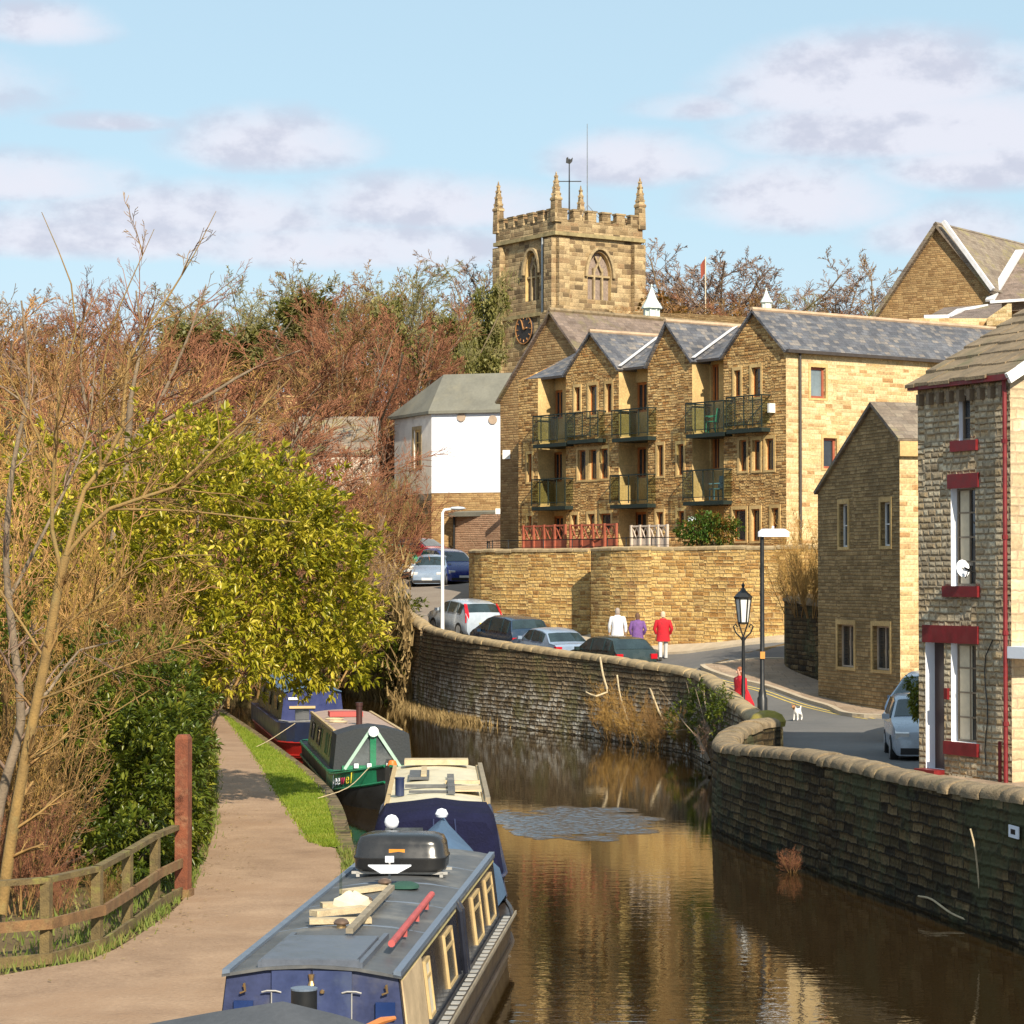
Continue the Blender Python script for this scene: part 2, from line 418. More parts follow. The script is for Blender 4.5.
M_coping = pm('coping_stone', (.23, .17, .10), .92, var=.5, scale=4, bump=.03, dirt=(.10, .085, .045))
M_coping_pale = pm('pale_coping_stone', (.36, .27, .15), .9, var=.35, scale=4, bump=.02, dirt=(.2, .14, .07))  # lighter stone for far copings, retaining walls and tower dressings
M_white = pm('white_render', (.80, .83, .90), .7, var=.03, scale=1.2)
M_whitepaint = pm('white_paint', (.82, .82, .80), .5, var=.05)
M_cream = pm('cream_wall', (.55, .47, .38), .85, var=.25, scale=1.0, bump=.01)
M_greyroof = pm('grey_green_roof', (.17, .165, .135), .8, var=.25, scale=.8, dirt=(.23, .21, .15))
M_wood_or = pm('varnished_wood', (.45, .16, .045), .45, var=.25, scale=5)
M_wood_red = pm('red_wood', (.33, .09, .05), .6, var=.25, scale=4)
M_red = pm('red_gloss', (.17, .009, .012), .5, var=.35, scale=5, dirt=(.16, .02, .02))
M_black = pm('black_metal', (.012, .013, .014), .4, var=.2)
M_dkgreen = pm('dark_green_metal', (.008, .018, .014), .65, var=.2)
M_pane = pm('window_glass', (.03, .035, .04), .08, var=.4, scale=1.2, spec=.8)
M_panegrey = pm('sky_window_glass', (.16, .2, .22), .12, var=.25, scale=1.2, spec=.8)
M_lead = pm('lead_flashing', (.62, .62, .64), .5, var=.15)
M_gutter = pm('dark_gutter', (.05, .04, .035), .5, var=.2)
M_curtain = pm('cream_curtain', (.6, .52, .38), .9, var=.15, scale=8)

# glass for balcony panels: real see-through tinted glass
gm = bpy.data.materials.new('tinted_balcony_glass'); b = NB(nt(gm))
tb = b.node('ShaderNodeBsdfTransparent'); tb.inputs[0].default_value = (.80, .83, .78, 1)
gb = b.node('ShaderNodeBsdfGlossy'); gb.inputs[0].default_value = (.8, .85, .85, 1); gb.inputs[1].default_value = .1
ms = b.node('ShaderNodeMixShader'); ms.inputs[0].default_value = .035
b.l.new(tb.outputs[0], ms.inputs[1]); b.l.new(gb.outputs[0], ms.inputs[2]); b.out(ms.outputs[0]); M_bglass = gm

def groundmat(name, c1, c2, c3=None, scale=1.2, rough=.95, bump=.01, spots=None):
    mat = bpy.data.materials.new(name); b = NB(nt(mat)); g = b.node('ShaderNodeNewGeometry').outputs['Position']
    n1 = b.noise(g, scale, 6, .65); n2 = b.noise(g, scale*22, 3, .6)
    c = b.ramp(b.m('ADD', b.m('MULTIPLY', n1, .65), b.m('MULTIPLY', n2, .35)), [(.36, c1), (.64, c2)])
    if c3: c = b.mix(b.map(b.noise(g, scale*.4, 5, .7), .5, .7, 0, .8), c, c3)
    if spots: c = b.mix(b.map(b.noise(g, scale*30, 2, .8), .68, .78, 0, .7), c, spots)
    b.out(b.pr(c, rough, 0, b.bump(n2, .8, bump), Specular_IOR_Level=.2)); MATS[name] = mat
    return mat
M_asphalt = groundmat('street_asphalt', (.12, .12, .12), (.165, .16, .155), (.14, .135, .125), .5, bump=.006)
M_asphalt2 = groundmat('worn_asphalt', (.22, .18, .15), (.28, .24, .2), (.25, .2, .17), .5)
M_path = groundmat('towpath_gravel', (.25, .165, .108), (.40, .275, .182), (.31, .2, .125), .9, bump=.02, spots=(.55, .42, .32))
M_soil = groundmat('leafy_soil', (.09, .06, .03), (.17, .12, .06), (.1, .1, .03), 1.0, bump=.04)
M_grass = groundmat('short_grass', (.13, .19, .015), (.22, .29, .03), (.28, .25, .06), 1.4, bump=.03)
M_hill = groundmat('wooded_hillside', (.12, .09, .045), (.2, .15, .075), (.12, .13, .05), .15, bump=.05)
M_kerb = groundmat('kerb_stone', (.4, .33, .24), (.52, .44, .33), None, 1.5)
M_yellow = pm('yellow_road_paint', (.6, .45, .12), .8, var=.2, scale=3, dirt=(.3, .25, .15))
M_mud = groundmat('canal_bed', (.04, .03, .015), (.06, .05, .02))

# water
wm = bpy.data.materials.new('canal_water'); b = NB(nt(wm)); g = b.node('ShaderNodeNewGeometry').outputs['Position']
px_, py_, _ = b.sep(g)
e = b.m('ADD', b.m('POWER', b.m('DIVIDE', b.m('SUBTRACT', px_, 1.25), 1.75), 2), b.m('POWER', b.m('DIVIDE', b.m('SUBTRACT', py_, 52.2), 3.4), 2))
e = b.m('ADD', e, b.m('MULTIPLY', b.m('SUBTRACT', b.noise(g, 1.1, 4, .6), .5), 1.6))
wind = b.map(e, 1.0, .99, 0, 0)
n1 = b.noise(b.comb(px_, b.m('MULTIPLY', py_, 1.3), 0), 2.6, 3, .5)
n2 = b.noise(g, 11, 2, .5)
n3 = b.noise(g, 38, 2, .5)
nearf = b.map(py_, 60, 26, .35, 1)
calm = b.m('MULTIPLY', nearf, b.m('ADD', b.m('MULTIPLY', n1, .0030), b.m('ADD', b.m('MULTIPLY', n2, .0007), b.m('MULTIPLY', b.noise(b.comb(b.m('MULTIPLY', px_, .55), b.m('MULTIPLY', py_, 4.2), 0), 1.7, 2), .0016))))
ruf = b.m('MULTIPLY', wind, b.m('ADD', b.m('MULTIPLY', n2, .016), b.m('MULTIPLY', n3, .006)))
hh = b.m('ADD', calm, ruf)
bn = b.bump(hh, 1.0, 1.0)
n = b.node('ShaderNodeBsdfPrincipled'); n.inputs['Base Color'].default_value = (.022, .012, .003, 1)
n.inputs['Roughness'].default_value = .025; n.inputs['IOR'].default_value = 1.5
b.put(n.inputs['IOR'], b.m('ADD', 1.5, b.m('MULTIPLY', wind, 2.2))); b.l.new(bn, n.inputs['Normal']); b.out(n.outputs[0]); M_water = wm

# ------------------------------------------------------------------ terrain heights
def rbf(pts):
    P = np.array(pts, float); X = P[:, :2]; D = np.linalg.norm(X[:, None]-X[None], axis=2)
    n = len(P); A = np.zeros((n+3, n+3)); A[:n, :n] = -D; A[:n, n] = 1; A[:n, n+1:] = X; A[n, :n] = 1; A[n+1:, :n] = X.T
    sol = np.linalg.solve(A, np.concatenate([P[:, 2], [0, 0, 0]]))
    def f(x, y):
        return float(-(np.hypot(X[:, 0]-x, X[:, 1]-y) @ sol[:n])+sol[n]+sol[n+1]*x+sol[n+2]*y)
    return f
hr = rbf([(9.4, 46.5, 1.15), (8, 50, 1.15), (8, 35, 1.2), (12, 20, 1.3), (20, 30, 1.3), (25, 60, 1.4), (18, 50, 1.2), (5.6, 57, 1.0), (8, 62, 1.05), (8.1, 71, 1.1), (10.9, 69.5, 1.2), (9.25, 75.5, 1.4),
          (5.9, 66, 1.05), (5.4, 75, 1.15), (7.9, 78, 1.65), (6.3, 82, 2.15), (7.9, 86, 2.5), (9.9, 88.6, 3.0), (12, 84, 1.9), (16, 86, 3.2), (18, 72, 1.5), (4.4, 85, 1.55), (3.9, 88, 1.6), (5.5, 90, 2.1), (6.2, 91.7, 2.62), (3.5, 95, 2.85), (0, 97, 2.25), (2.4, 92, 1.9), (0, 88, 1.6),
          (-3, 101, 2.5), (-.4, 100.6, 3.4), (3, 97.6, 3.0), (-2.4, 108, 4.0), (-4, 104.5, 3.5), (-4.1, 121.5, 4.75), (-2.4, 122, 4.8), (-6.2, 113, 4.2), (-1, 113, 4.4), (-3, 131, 5.8), (-12, 131, 6.3), (-1, 133, 9.4), (6, 133, 9.6), (12, 112, 6), (24, 112, 6), (30, 95, 4), (40, 70, 2.5), (8, 105, 5.5), (0, 200, 15), (-45, 150, 8),
          (-70, 200, 12), (70, 200, 15), (0, 320, 26), (-120, 300, 22), (120, 300, 26), (40, 130, 8), (12, 136, 9.8), (28, 134, 10), (0, 500, 30), (-250, 400, 22), (250, 400, 24)])
hl = rbf([(x, 133.3, hr(x, 133.3)) for x in (-14, -24, -40, -60, -90, -130)]+[(-9, 122, 3), (-12.5, 126, 4.6), (-7, 115, 1.5), (-12, 110, .5), (-2.7, 43, .38), (-4, 55, .38), (-9.9, 87, .38), (-3, 20, .38), (-5, 30, .4), (-5, 40, .4), (-8.5, 72, .4), (-7, 36, .3), (-8, 45, .3), (-12, 30, .2), (-15, 45, .4), (-12, 70, .6), (-14, 100, .8), (-30, 60, 1.2), (-30, 20, .4), (-25, 100, 1.5), (-60, 80, 3)])

def sheet(poly, hf, step, off=0.0):
    """polygon cut into a grid and draped over the terrain"""
    bm = bmesh.new(); vs_ = [bm.verts.new((x, y, 0)) for x, y in poly]; bm.faces.new(vs_)
    xs = [p[0] for p in poly]; ys = [p[1] for p in poly]
    for lo, hi, no in ((min(xs), max(xs), (1, 0, 0)), (min(ys), max(ys), (0, 1, 0))):
        q = lo+step
        while q < hi:
            co_ = (q, 0, 0) if no[0] else (0, q, 0)
            bmesh.ops.bisect_plane(bm, geom=bm.verts[:]+bm.edges[:]+bm.faces[:], plane_co=co_, plane_no=no); q += step
    mb = MB(); idx = {}
    for v_ in bm.verts: idx[v_] = len(mb.v); mb.v.append(V(v_.co.x, v_.co.y, hf(v_.co.x, v_.co.y)+off))
    for f_ in bm.faces: mb.f.append(tuple(idx[v_] for v_ in f_.verts))
    bm.free(); return mb
def offset(pts, d):
    """shift a 2D polyline sideways (d>0: to the right of travel)"""
    out = []
    for i, p in enumerate(pts):
        a = Vector(pts[max(i-1, 0)]); c = Vector(pts[min(i+1, len(pts)-1)]); t = (c-a).normalized(); out.append((p[0]+t.y*d, p[1]-t.x*d))
    return out
def densify(pts, step):
    """Catmull-Rom through the points of any dimension"""
    P = [np.array(p, float) for p in pts]; P = [2*P[0]-P[1]]+P+[2*P[-1]-P[-2]]; out = []
    for i in range(1, len(P)-2):
        n = max(1, int(np.linalg.norm(P[i+1]-P[i])/step))
        for k in range(n):
            t = k/n; out.append(tuple(.5*((2*P[i])+(P[i+1]-P[i-1])*t+(2*P[i-1]-5*P[i]+4*P[i+1]-P[i+2])*t*t+(3*P[i]-P[i-1]-3*P[i+1]+P[i+2])*t**3)))
    out.append(tuple(P[-2])); return out

# canal edges (x, y, coping height)
NEARW = [(10.6, 12, 2.1), (9.0, 24, 2.1), (7.95, 30, 2.1), (7.1, 34.7, 2.07), (6.63, 36.6, 2.03), (5.98, 40, 1.98), (5.1, 44.6, 1.97), (4.5, 48, 1.8), (4.17, 50.6, 1.7), (4.2, 52.2, 1.72), (4.55, 54, 1.8), (5.1, 55.7, 1.86), (5.62, 56.8, 1.86)]
FARW = [(5.72, 57.6, 1.72), (5.74, 61, 1.80), (5.66, 65, 1.93), (5.5, 69, 2.2), (5.15, 73, 2.38), (3.85, 76.5, 2.52), (2.3, 80.7, 2.66), (.4, 84.5, 2.8), (-1.85, 90, 3.0), (-3.5, 98, 3.2)]
UPW = [(-3.6, 98.6, 3.2), (-4.5, 102, 3.7), (-5.6, 107, 4.5), (-6.8, 113, 5.0), (-9.5, 122, 5.4), (-14, 130, 6)]
BANK = [(-4.2, 8), (-3.2, 20), (-2.72, 26), (-2.3, 32), (-2.25, 38), (-2.55, 41.5), (-2.75, 43.6), (-3.95, 55), (-6.6, 70), (-9.9, 87), (-12.5, 100), (-16, 112), (-22, 126)]

# base sheet, water, banks
m = MB(); m.face([(-3000, -500, -.9), (3000, -500, -.9), (3000, 4000, -.9), (-3000, 4000, -.9)]); struct('ground', m, M_mud)
m = MB(); N = 60
for i in range(N):
    y0 = -6+i*140/N; y1 = -6+(i+1)*140/N
    m.face([(-30, y0, 0), (14, y0, 0), (14, y1, 0), (-30, y1, 0)])
o = struct('water', m, M_water)
# wind-ruffled patch: real little waves
from mathutils import noise as MN
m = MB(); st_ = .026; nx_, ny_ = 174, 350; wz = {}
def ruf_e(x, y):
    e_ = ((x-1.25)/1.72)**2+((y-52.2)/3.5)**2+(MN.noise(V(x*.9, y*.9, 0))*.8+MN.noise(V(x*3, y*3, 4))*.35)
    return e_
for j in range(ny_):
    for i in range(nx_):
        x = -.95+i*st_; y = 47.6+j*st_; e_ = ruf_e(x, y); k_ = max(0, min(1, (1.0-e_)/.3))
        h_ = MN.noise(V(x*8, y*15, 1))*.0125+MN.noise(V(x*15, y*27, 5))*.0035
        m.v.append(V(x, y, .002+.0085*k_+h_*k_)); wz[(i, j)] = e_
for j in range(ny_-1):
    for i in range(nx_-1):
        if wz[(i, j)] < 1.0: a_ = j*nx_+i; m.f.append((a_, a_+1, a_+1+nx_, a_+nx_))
pm_ = bpy.data.materials.new('ruffled_water'); b = NB(nt(pm_)); b.out(b.pr((.03, .03, .03), .22, 0, None, IOR=3.2)); struct('water', m, pm_, smooth=True, angle=180)  # IOR set far above water's to brighten the sky reflection
rightline = [(11.0, -6)]+[(p[0]+.2, p[1]) for p in NEARW[:8]]+[(4.5, 50.6), (4.6, 52.2), (4.9, 54), (5.4, 55.6), (5.9, 57)]+[(p[0]+.2, p[1]) for p in FARW[1:5]]+[(p[0]+.2, p[1]+.15) for p in FARW[5:]]+[(p[0]+.2, p[1]) for p in UPW]+[(-24, 133)]
hill_split = 133
poly = rightline+[(60, 133), (60, -6)]
struct('bank_land', sheet(poly, hr, 2.0, -.02), M_soil)
def hfar(x, y):
    a = hr(x, y)
    return a
def hbig(x, y): return hr(x, y)-.03
m = MB()
xs = np.linspace(-420, 420, 57); ys = np.concatenate([np.linspace(133, 240, 22), np.linspace(260, 700, 16)])
grid = [[V(x, y, hfar(x, y)-.03) for x in xs] for y in ys]
i0 = 0
for r_ in grid: m.v += r_
for j in range(len(ys)-1):
    for i in range(len(xs)-1):
        a_ = j*len(xs)+i; m.f.append((a_, a_+1, a_+1+len(xs), a_+len(xs)))
struct('hillside', m, M_hill, smooth=True)
bankpts = densify(BANK, 1.5)
def hlz(x, y): return hl(x, y)
lp = [q for q in bankpts if q[1] < 109]+[(-6.9, 114.6), (-9.7, 122.4), (-14.2, 130.3), (-24.2, 133.3), (-130, 133.3), (-130, 0), (-4.2, 0)]
struct('canal_bank', sheet(lp, hlz, 3.0, -.02), M_soil)
# earth bank that closes the canal where it turns out of sight
e0 = [q for q in bankpts if q[1] < 109][-1]; m = MB()
for i in range(12):
    a, c = V(e0[0], e0[1], 0).lerp(V(-6.7, 114.7, 0), i/12), V(e0[0], e0[1], 0).lerp(V(-6.7, 114.7, 0), (i+1)/12)
    m.face([(a.x+.2, a.y-.9, -.9), (c.x+.2, c.y-.9, -.9), (c.x, c.y+.1, hl(c.x, c.y)+.02), (a.x, a.y+.1, hl(a.x, a.y)+.02)])
struct('canal_bank', m, M_soil)
# stone edge of the towpath
m = MB(); bp = [(x, y) for x, y in bankpts if y < 96]
inn = offset(bp, -.28)
for i in range(len(bp)-1):
    a, c = bp[i], bp[i+1]; a2, c2 = inn[i], inn[i+1]
    m.face([(*a, -.6), (*c, -.6), (*c, .42), (*a, .42)])
    m.face([(*a, .42), (*c, .42), (*c2, .42), (*a2, .42)]); m.face([(*a2, .42), (*c2, .42), (*c2, .3), (*a2, .3)])
struct('canal_edge', m, masonry('edge_stone', [(.16, .13, .09), (.24, .19, .13), (.2, .16, .1)], .9, .5, (.06, .05, .03), .04, .03, .2, moss=(.1, .12, .03)))
# towpath and grass
PL = [(-9, 10), (-8.4, 24), (-7.6, 28), (-6.1, 29.4), (-5.15, 30.6), (-4.85, 34), (-4.8, 37), (-5.0, 40), (-5.7, 48.3), (-7.3, 62), (-8.6, 72), (-10.4, 86), (-13, 99)]
PR = [(-3.6, 10), (-3.45, 20), (-2.98, 26), (-2.56, 32), (-2.5, 38), (-2.8, 41.4), (-3.05, 43.3), (-3.52, 44.4), (-3.9, 46.8), (-5.2, 55), (-6.9, 66.5), (-9.85, 85), (-12.9, 99.5)]
struct('towpath', sheet(densify(PL, 1)+densify(PR, 1)[::-1], hlz, 1.0, .03), M_path)
gi = densify([p for p in PR if p[1] > 43], 1.0); go_ = [(x-.27, y) for x, y in densify(BANK, 1.0) if 43.3 < y < 99.5]
gpoly = gi+go_[::-1]
gobj = struct('grass_verge', sheet(gpoly, hlz, 1.0, .045), M_grass)
# grass blades on the verge
def inpoly(x, y, poly):
    c = False; j = len(poly)-1
    for i in range(len(poly)):
        if (poly[i][1] > y) != (poly[j][1] > y) and x < (poly[j][0]-poly[i][0])*(y-poly[i][1])/(poly[j][1]-poly[i][1])+poly[i][0]: c = not c
        j = i
    return c
def blades(pts, h, rng, wd=.012):
    P = np.array(pts); n = len(P); a = rng.uniform(0, 6.28, n); hh = h*rng.uniform(.5, 1.3, n)
    dx = np.cos(a)*wd; dy = np.sin(a)*wd
    l = rng.normal(0, .35, (n, 2))*hh[:, None]
    v = np.stack([P-np.stack([dx, dy, 0*dx], 1), P+np.stack([dx, dy, 0*dx], 1), P+np.stack([l[:, 0], l[:, 1], hh], 1)], 1).reshape(-1, 3)
    f = np.arange(3*n).reshape(n, 3); return v, f, rng.random(n)
M_blade = leafmat('grass_blades', [(0, (.10, .16, .01)), (.5, (.20, .27, .02)), (1, (.34, .34, .06))], .6, .3)
M_dryblade = leafmat('dry_grass', [(0, (.12, .08, .03)), (.5, (.28, .19, .08)), (1, (.4, .3, .13))], .8, .1)
pts = []
while len(pts) < 26000:
    t_ = random.random()**1.5; y = 43.5+t_*42; x = random.uniform(-11, -2.6)
    if inpoly(x+random.gauss(0, .05), y+random.gauss(0, .1), gpoly): pts.append((x, y, hl(x, y)+.03))
v_, f_, r_ = blades(pts, .06, RNG)
tag(npmesh('verge_grass', v_, f_, M_blade, rnd=r_), 'short bright green grass along the canal side of the towpath', 'grass', kind='stuff')
pts = []
while len(pts) < 14000:
    y = random.uniform(26, 62); x = random.uniform(-14, -4.5)
    e_ = np.interp(y, [p[1] for p in PL], [p[0] for p in PL])
    if x < e_-.02 and (random.random() < .35 or x > e_-1.0): pts.append((x, y, hl(x, y)))
for _ in range(5200):
    y = random.uniform(29, 72); e_ = np.interp(y, [p[1] for p in PL], [p[0] for p in PL]); x = e_-.1+random.gauss(0, .09)
    if random.random() < .5+.5*math.sin(y*3.1)*math.sin(y*1.3): pts.append((x, y, hl(x, y)+.02))
for _ in range(1500):
    y = random.uniform(24, 43); e_ = np.interp(y, [p[1] for p in PR], [p[0] for p in PR]); x = e_+.1+random.gauss(0, .06); pts.append((x, y, hl(x, y)+.02))
v_, f_, r_ = blades(pts, .13, RNG, .015)
tag(npmesh('rough_grass', v_, f_, leafmat('rough_blades', [(0, (.09, .14, .015)), (.55, (.16, .2, .04)), (1, (.3, .22, .09))], .7, .2), rnd=r_), 'rough grass and weeds at the foot of the wooden fence', 'grass', kind='stuff')

# street, pavements, kerbs, lines
ST = rightline[1:]
spoly = [(p[0]+.1, p[1]) for p in ST if p[1] < 127 and p[1] > 14]+[(-1.2, 128), (-.9, 112), (-1.3, 103.5), (-.2, 101), (3.3, 96.4), (6.2, 92.2), (9.9, 89.2), (18, 86.5), (26, 84), (26, 78), (11.5, 77.5), (9.8, 76), (10.9, 68), (18, 66), (14, 48), (12, 30), (12, 14)]
struct('street', sheet(spoly, hr, .8, .02), M_asphalt)
up = [(-4.3, 101.5), (-5.2, 107), (-6.4, 113), (-9, 122), (-8.6, 127.3), (-1.25, 127.6), (-.95, 112), (-1.4, 103.6), (-.6, 101.2), (-1.8, 99.4), (-3.2, 99)]
struct('car_park_surface', sheet(up, hr, .8, .032), M_asphalt2)
def strip(line, wdt, off, hf=hr, h=.0):
    L = densify(line, .5); a = L; c = offset(L, wdt); mb = MB()
    for i in range(len(L)-1):
        P = [V(*a[i], hf(*a[i])+off), V(*a[i+1], hf(*a[i+1])+off), V(*c[i+1], hf(*c[i+1])+off), V(*c[i], hf(*c[i])+off)]
        if h: 
            Q = [p+Z*h for p in P]; mb.face(Q); mb.face([P[0], P[1], Q[1], Q[0]]); mb.face([P[3], P[2], Q[2], Q[3]])
            if i == 0: mb.face([P[0], P[3], Q[3], Q[0]])
            if i == len(L)-2: mb.face([P[1], P[2], Q[2], Q[1]])
        else: mb.face(P)
    return mb
# pavement under the retaining wall
wallfoot = [(3.2, 96.2), (4.6, 93.2), (6.2, 91.9), (9.9, 89.0), (16, 86.9)]
struct('pavement', strip(wallfoot, 1.3, .0, h=.11), M_kerb)
k2 = [(17, 66.6), (10.2, 69.2), (9.1, 73.5), (8.1, 77.2), (6.9, 79.6), (6.15, 81.8), (6.7, 83.4), (8.2, 84.4), (12, 84.2), (18, 82.6)]
struct('kerb', strip(k2, .16, .0, h=.13), M_kerb)
pv = sheet(densify(k2, .7)+[(18, 80), (12, 78), (10, 76), (11.5, 69)], hr, .8, .11)
struct('pavement', pv, M_pavers)
for o_ in (-.22, -.42): struct('yellow_line', strip(offset(densify(k2[1:8], .6), o_), .07, .028), M_yellow)
kn = [(5.6, 58.5), (6.0, 56.3), (5.75, 54.4), (5.3, 52.3), (5.6, 50)]
struct('kerb', strip([(6.1, 64), (6.05, 60.5), (6.2, 57.2), (6.0, 55.2), (5.45, 53.2), (5.5, 50), (6.5, 45)], .15, 0, h=.12), M_kerb)
for o_ in (.3, .52): struct('yellow_line', strip(offset(densify([(6.1, 60), (6.25, 57.2), (6.05, 55.1), (5.5, 53.1), (5.6, 50)], .6), o_), .07, .028), M_yellow)
hp = [(12, 42), (9.2, 45.6), (7.6, 49.2), (7.9, 50.3)]
struct('pavement', sheet([(7.5, 49.6), (9.3, 45.2), (13, 44), (13, 50), (8.2, 50.4)], hr, .7, .09), M_pavers)
struct('kerb', strip([(7.35, 50.2), (7.5, 49.4), (9.2, 45.0), (12.6, 43.4)], .15, 0, h=.12), M_kerb)
# ------------------------------------------------------------------ walls along lines
def polywall(mb, pts, thick, zb, zt=None, step=.6, batter=0.0):
    """pts (x,y,ztop); thick to the right of travel; zb number or function"""
    L = densify(pts, step); xy = [(p[0], p[1]) for p in L]; back = offset(xy, thick); face0 = offset(xy, -batter)
    s_ = 0
    for i in range(len(L)-1):
        d = (Vector(xy[i+1])-Vector(xy[i])).length
        za, zc = L[i][2], L[i+1][2]
        b0 = zb(*xy[i]) if callable(zb) else zb; b1 = zb(*xy[i+1]) if callable(zb) else zb
        mb.face([(*face0[i], b0), (*face0[i+1], b1), (*xy[i+1], zc), (*xy[i], za)], uv=[(s_, b0), (s_+d, b1), (s_+d, zc), (s_, za)])
        mb.face([(*back[i], b0), (*back[i+1], b1), (*back[i+1], zc), (*back[i], za)], uv=[(s_, b0), (s_+d, b1), (s_+d, zc), (s_, za)])
        mb.face([(*xy[i], za), (*xy[i+1], zc), (*back[i+1], zc), (*back[i], za)])
        if i == 0: mb.face([(*face0[i], b0), (*xy[i], za), (*back[i], za), (*back[i], b0)], uv=[(0, b0), (0, za), (thick, za), (thick, b0)])
        if i == len(L)-2: mb.face([(*face0[i+1], b1), (*xy[i+1], zc), (*back[i+1], zc), (*back[i+1], b1)], uv=[(0, b1), (0, zc), (thick, zc), (thick, b1)])
        s_ += d
    return L, back
def coping(mb, pts, thick, over=.07, h=.2, length=.6, step=.3, rng=random, n=7):
    """rounded coping stones laid end to end"""
    L = densify(pts, .12); xy = offset([(p[0], p[1]) for p in L], thick/2); zz = [p[2] for p in L]
    cum = [0]
    for i in range(1, len(xy)): cum.append(cum[-1]+(Vector(xy[i])-Vector(xy[i-1])).length)
    def pt(s):
        i = max(0, min(len(cum)-2, int(np.searchsorted(cum, s))-1)); f = (s-cum[i])/max(1e-6, cum[i+1]-cum[i])
        p = Vector(xy[i]).lerp(Vector(xy[i+1]), f); t = (Vector(xy[i+1])-Vector(xy[i])).normalized()
        return p, t, zz[i]*(1-f)+zz[i+1]*f
    s = 0
    while s < cum[-1]-.1:
        l = min(length*rng.uniform(.7, 1.35), cum[-1]-s); rings = []; jz = rng.uniform(-.015, .02); jy = rng.uniform(-.015, .015); hw = thick/2+over+rng.uniform(-.01, .02); hh = h*rng.uniform(.9, 1.12)
        m_ = max(1, int(l/.5))
        for k in range(m_+3):
            f = [0.008, .05]+[.05+(.9)*q/m_ for q in range(1, m_)]+[.95, .992]
            fr = f[min(k, len(f)-1)] if k < len(f) else .992
            p, t, z = pt(s+l*fr); nrm = V(t.y, -t.x, 0); sh = .965 if k in (0, m_+2) else 1.0
            q0 = V(p.x, p.y, z+jz)+nrm*jy
            ring = [q0+nrm*(-hw*sh)+Z*(-.03)]
            for j in range(n):
                a = math.pi*j/(n-1); ring.append(q0+nrm*(-math.cos(a)*hw*sh)+Z*(.05+math.sin(a)*hh*sh))
            ring.append(q0+nrm*(hw*sh)+Z*(-.03)); rings.append(ring)
        mb.rings(rings); s += l
    return mb
random.seed(3)
# canal walls: each a thing = stone wall + coping
r = thing('canal_wall', (4.2, 50.6, 0), 'dark shaded stone canal wall with rounded coping in front of the red-trimmed house', 'stone wall', 'canal walls')
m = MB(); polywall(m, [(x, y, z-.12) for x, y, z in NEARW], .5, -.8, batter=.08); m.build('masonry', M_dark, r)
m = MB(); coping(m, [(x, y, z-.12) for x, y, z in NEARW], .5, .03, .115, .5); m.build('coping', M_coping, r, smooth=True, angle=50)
r = thing('canal_wall', (3.85, 76.5, 0), 'sunlit far canal wall of rough stone with pale lower courses below the parked cars', 'stone wall', 'canal walls')
m = MB(); polywall(m, [(x, y, z-.17) for x, y, z in FARW], .45, -.8, batter=.25); m.build('masonry', M_canal, r)
m = MB(); coping(m, [(x, y, z-.17) for x, y, z in FARW], .45, .03, .13, .75); m.build('coping', M_coping_pale, r, smooth=True, angle=50)
r = thing('canal_wall', (-4.4, 102, 0), 'overgrown higher length of canal wall beside the upper car park, dark ivy on its face', 'stone wall', 'canal walls')
m = MB(); polywall(m, [(x, y, z-.1) for x, y, z in UPW], .45, -.8, batter=.2)
m.build('masonry', M_canal, r)
m = MB(); coping(m, [(x, y, z-.15) for x, y, z in UPW], .45, .06, .2, .7); m.build('coping', M_coping_pale, r, smooth=True)
# round pier with moss where the two walls meet
M_moss = groundmat('yellow_moss', (.2, .17, .03), (.36, .29, .07), (.3, .24, .12), 3)
r = thing('wall_pier', (5.85, 57.3, 1.0), 'round mossy stone pier at the end of the near wall', 'pier')
m = MB(); m.lathe([(.36, -.2), (.35, .6), (.33, .7)], (5.85, 57.3, 1.0), 12); m.build('masonry', M_retain, r)
m = MB(); m.lathe([(.40, .68), (.42, .8), (.33, .95), (.16, 1.03), (0.01, 1.05)], (5.85, 57.3, 1.0), 12); m.build('coping', M_moss, r, smooth=True)
# retaining walls under the apartments
TT = 6.12
REA = [(-.9, 114, TT), (-1.2, 106, TT), (-1.28, 103.4, TT), (-1.05, 101.9, TT), (-.4, 100.7, TT), (1, 99.1, TT), (3.35, 96.9, TT)]
REB = [(3.45, 95.3, TT), (4.1, 93.9, TT), (5.0, 92.85, TT), (6.6, 91.75, TT), (9.95, 89.15, TT), (17.5, 86.4, TT)]
r = thing('retaining_wall', (3.4, 96.9, 2.9), 'tall honey-coloured retaining wall with a rounded corner beside the sloping car park', 'stone wall', 'retaining walls under the apartments')
m = MB(); polywall(m, REA, .5, lambda x, y: hr(x, y)-.3); m.build('masonry', M_retain, r)
m = MB(); coping(m, REA, .5, .03, .07, .9); m.build('coping', M_coping_pale, r)
r = thing('retaining_wall', (3.45, 95.3, 2.8), 'tall sunlit retaining wall behind the three walkers and the lamp posts', 'stone wall', 'retaining walls under the apartments')
m = MB(); polywall(m, REB, .5, lambda x, y: hr(x, y)-.3)
m.obox((3.47, 95.28, 2.4), (.5, .3, 0), (-.3, 1.7, 0), (0, 0, TT-2.42)); m.build('masonry', M_retain, r)
m = MB(); coping(m, REB, .5, .03, .07, .9); m.build('coping', M_coping_pale, r)
# terrace behind them
tpoly = [(p[0]+.3, p[1]+.25) for p in densify(REA, 1)]+[(p[0]+.25, p[1]+.3) for p in densify(REB, 1)]+[(20, 86), (30, 100), (26, 118), (-.2, 118)]
m = MB(); m.face([(x, y, 6.05) for x, y in tpoly]); struct('terrace', m, M_pavers)
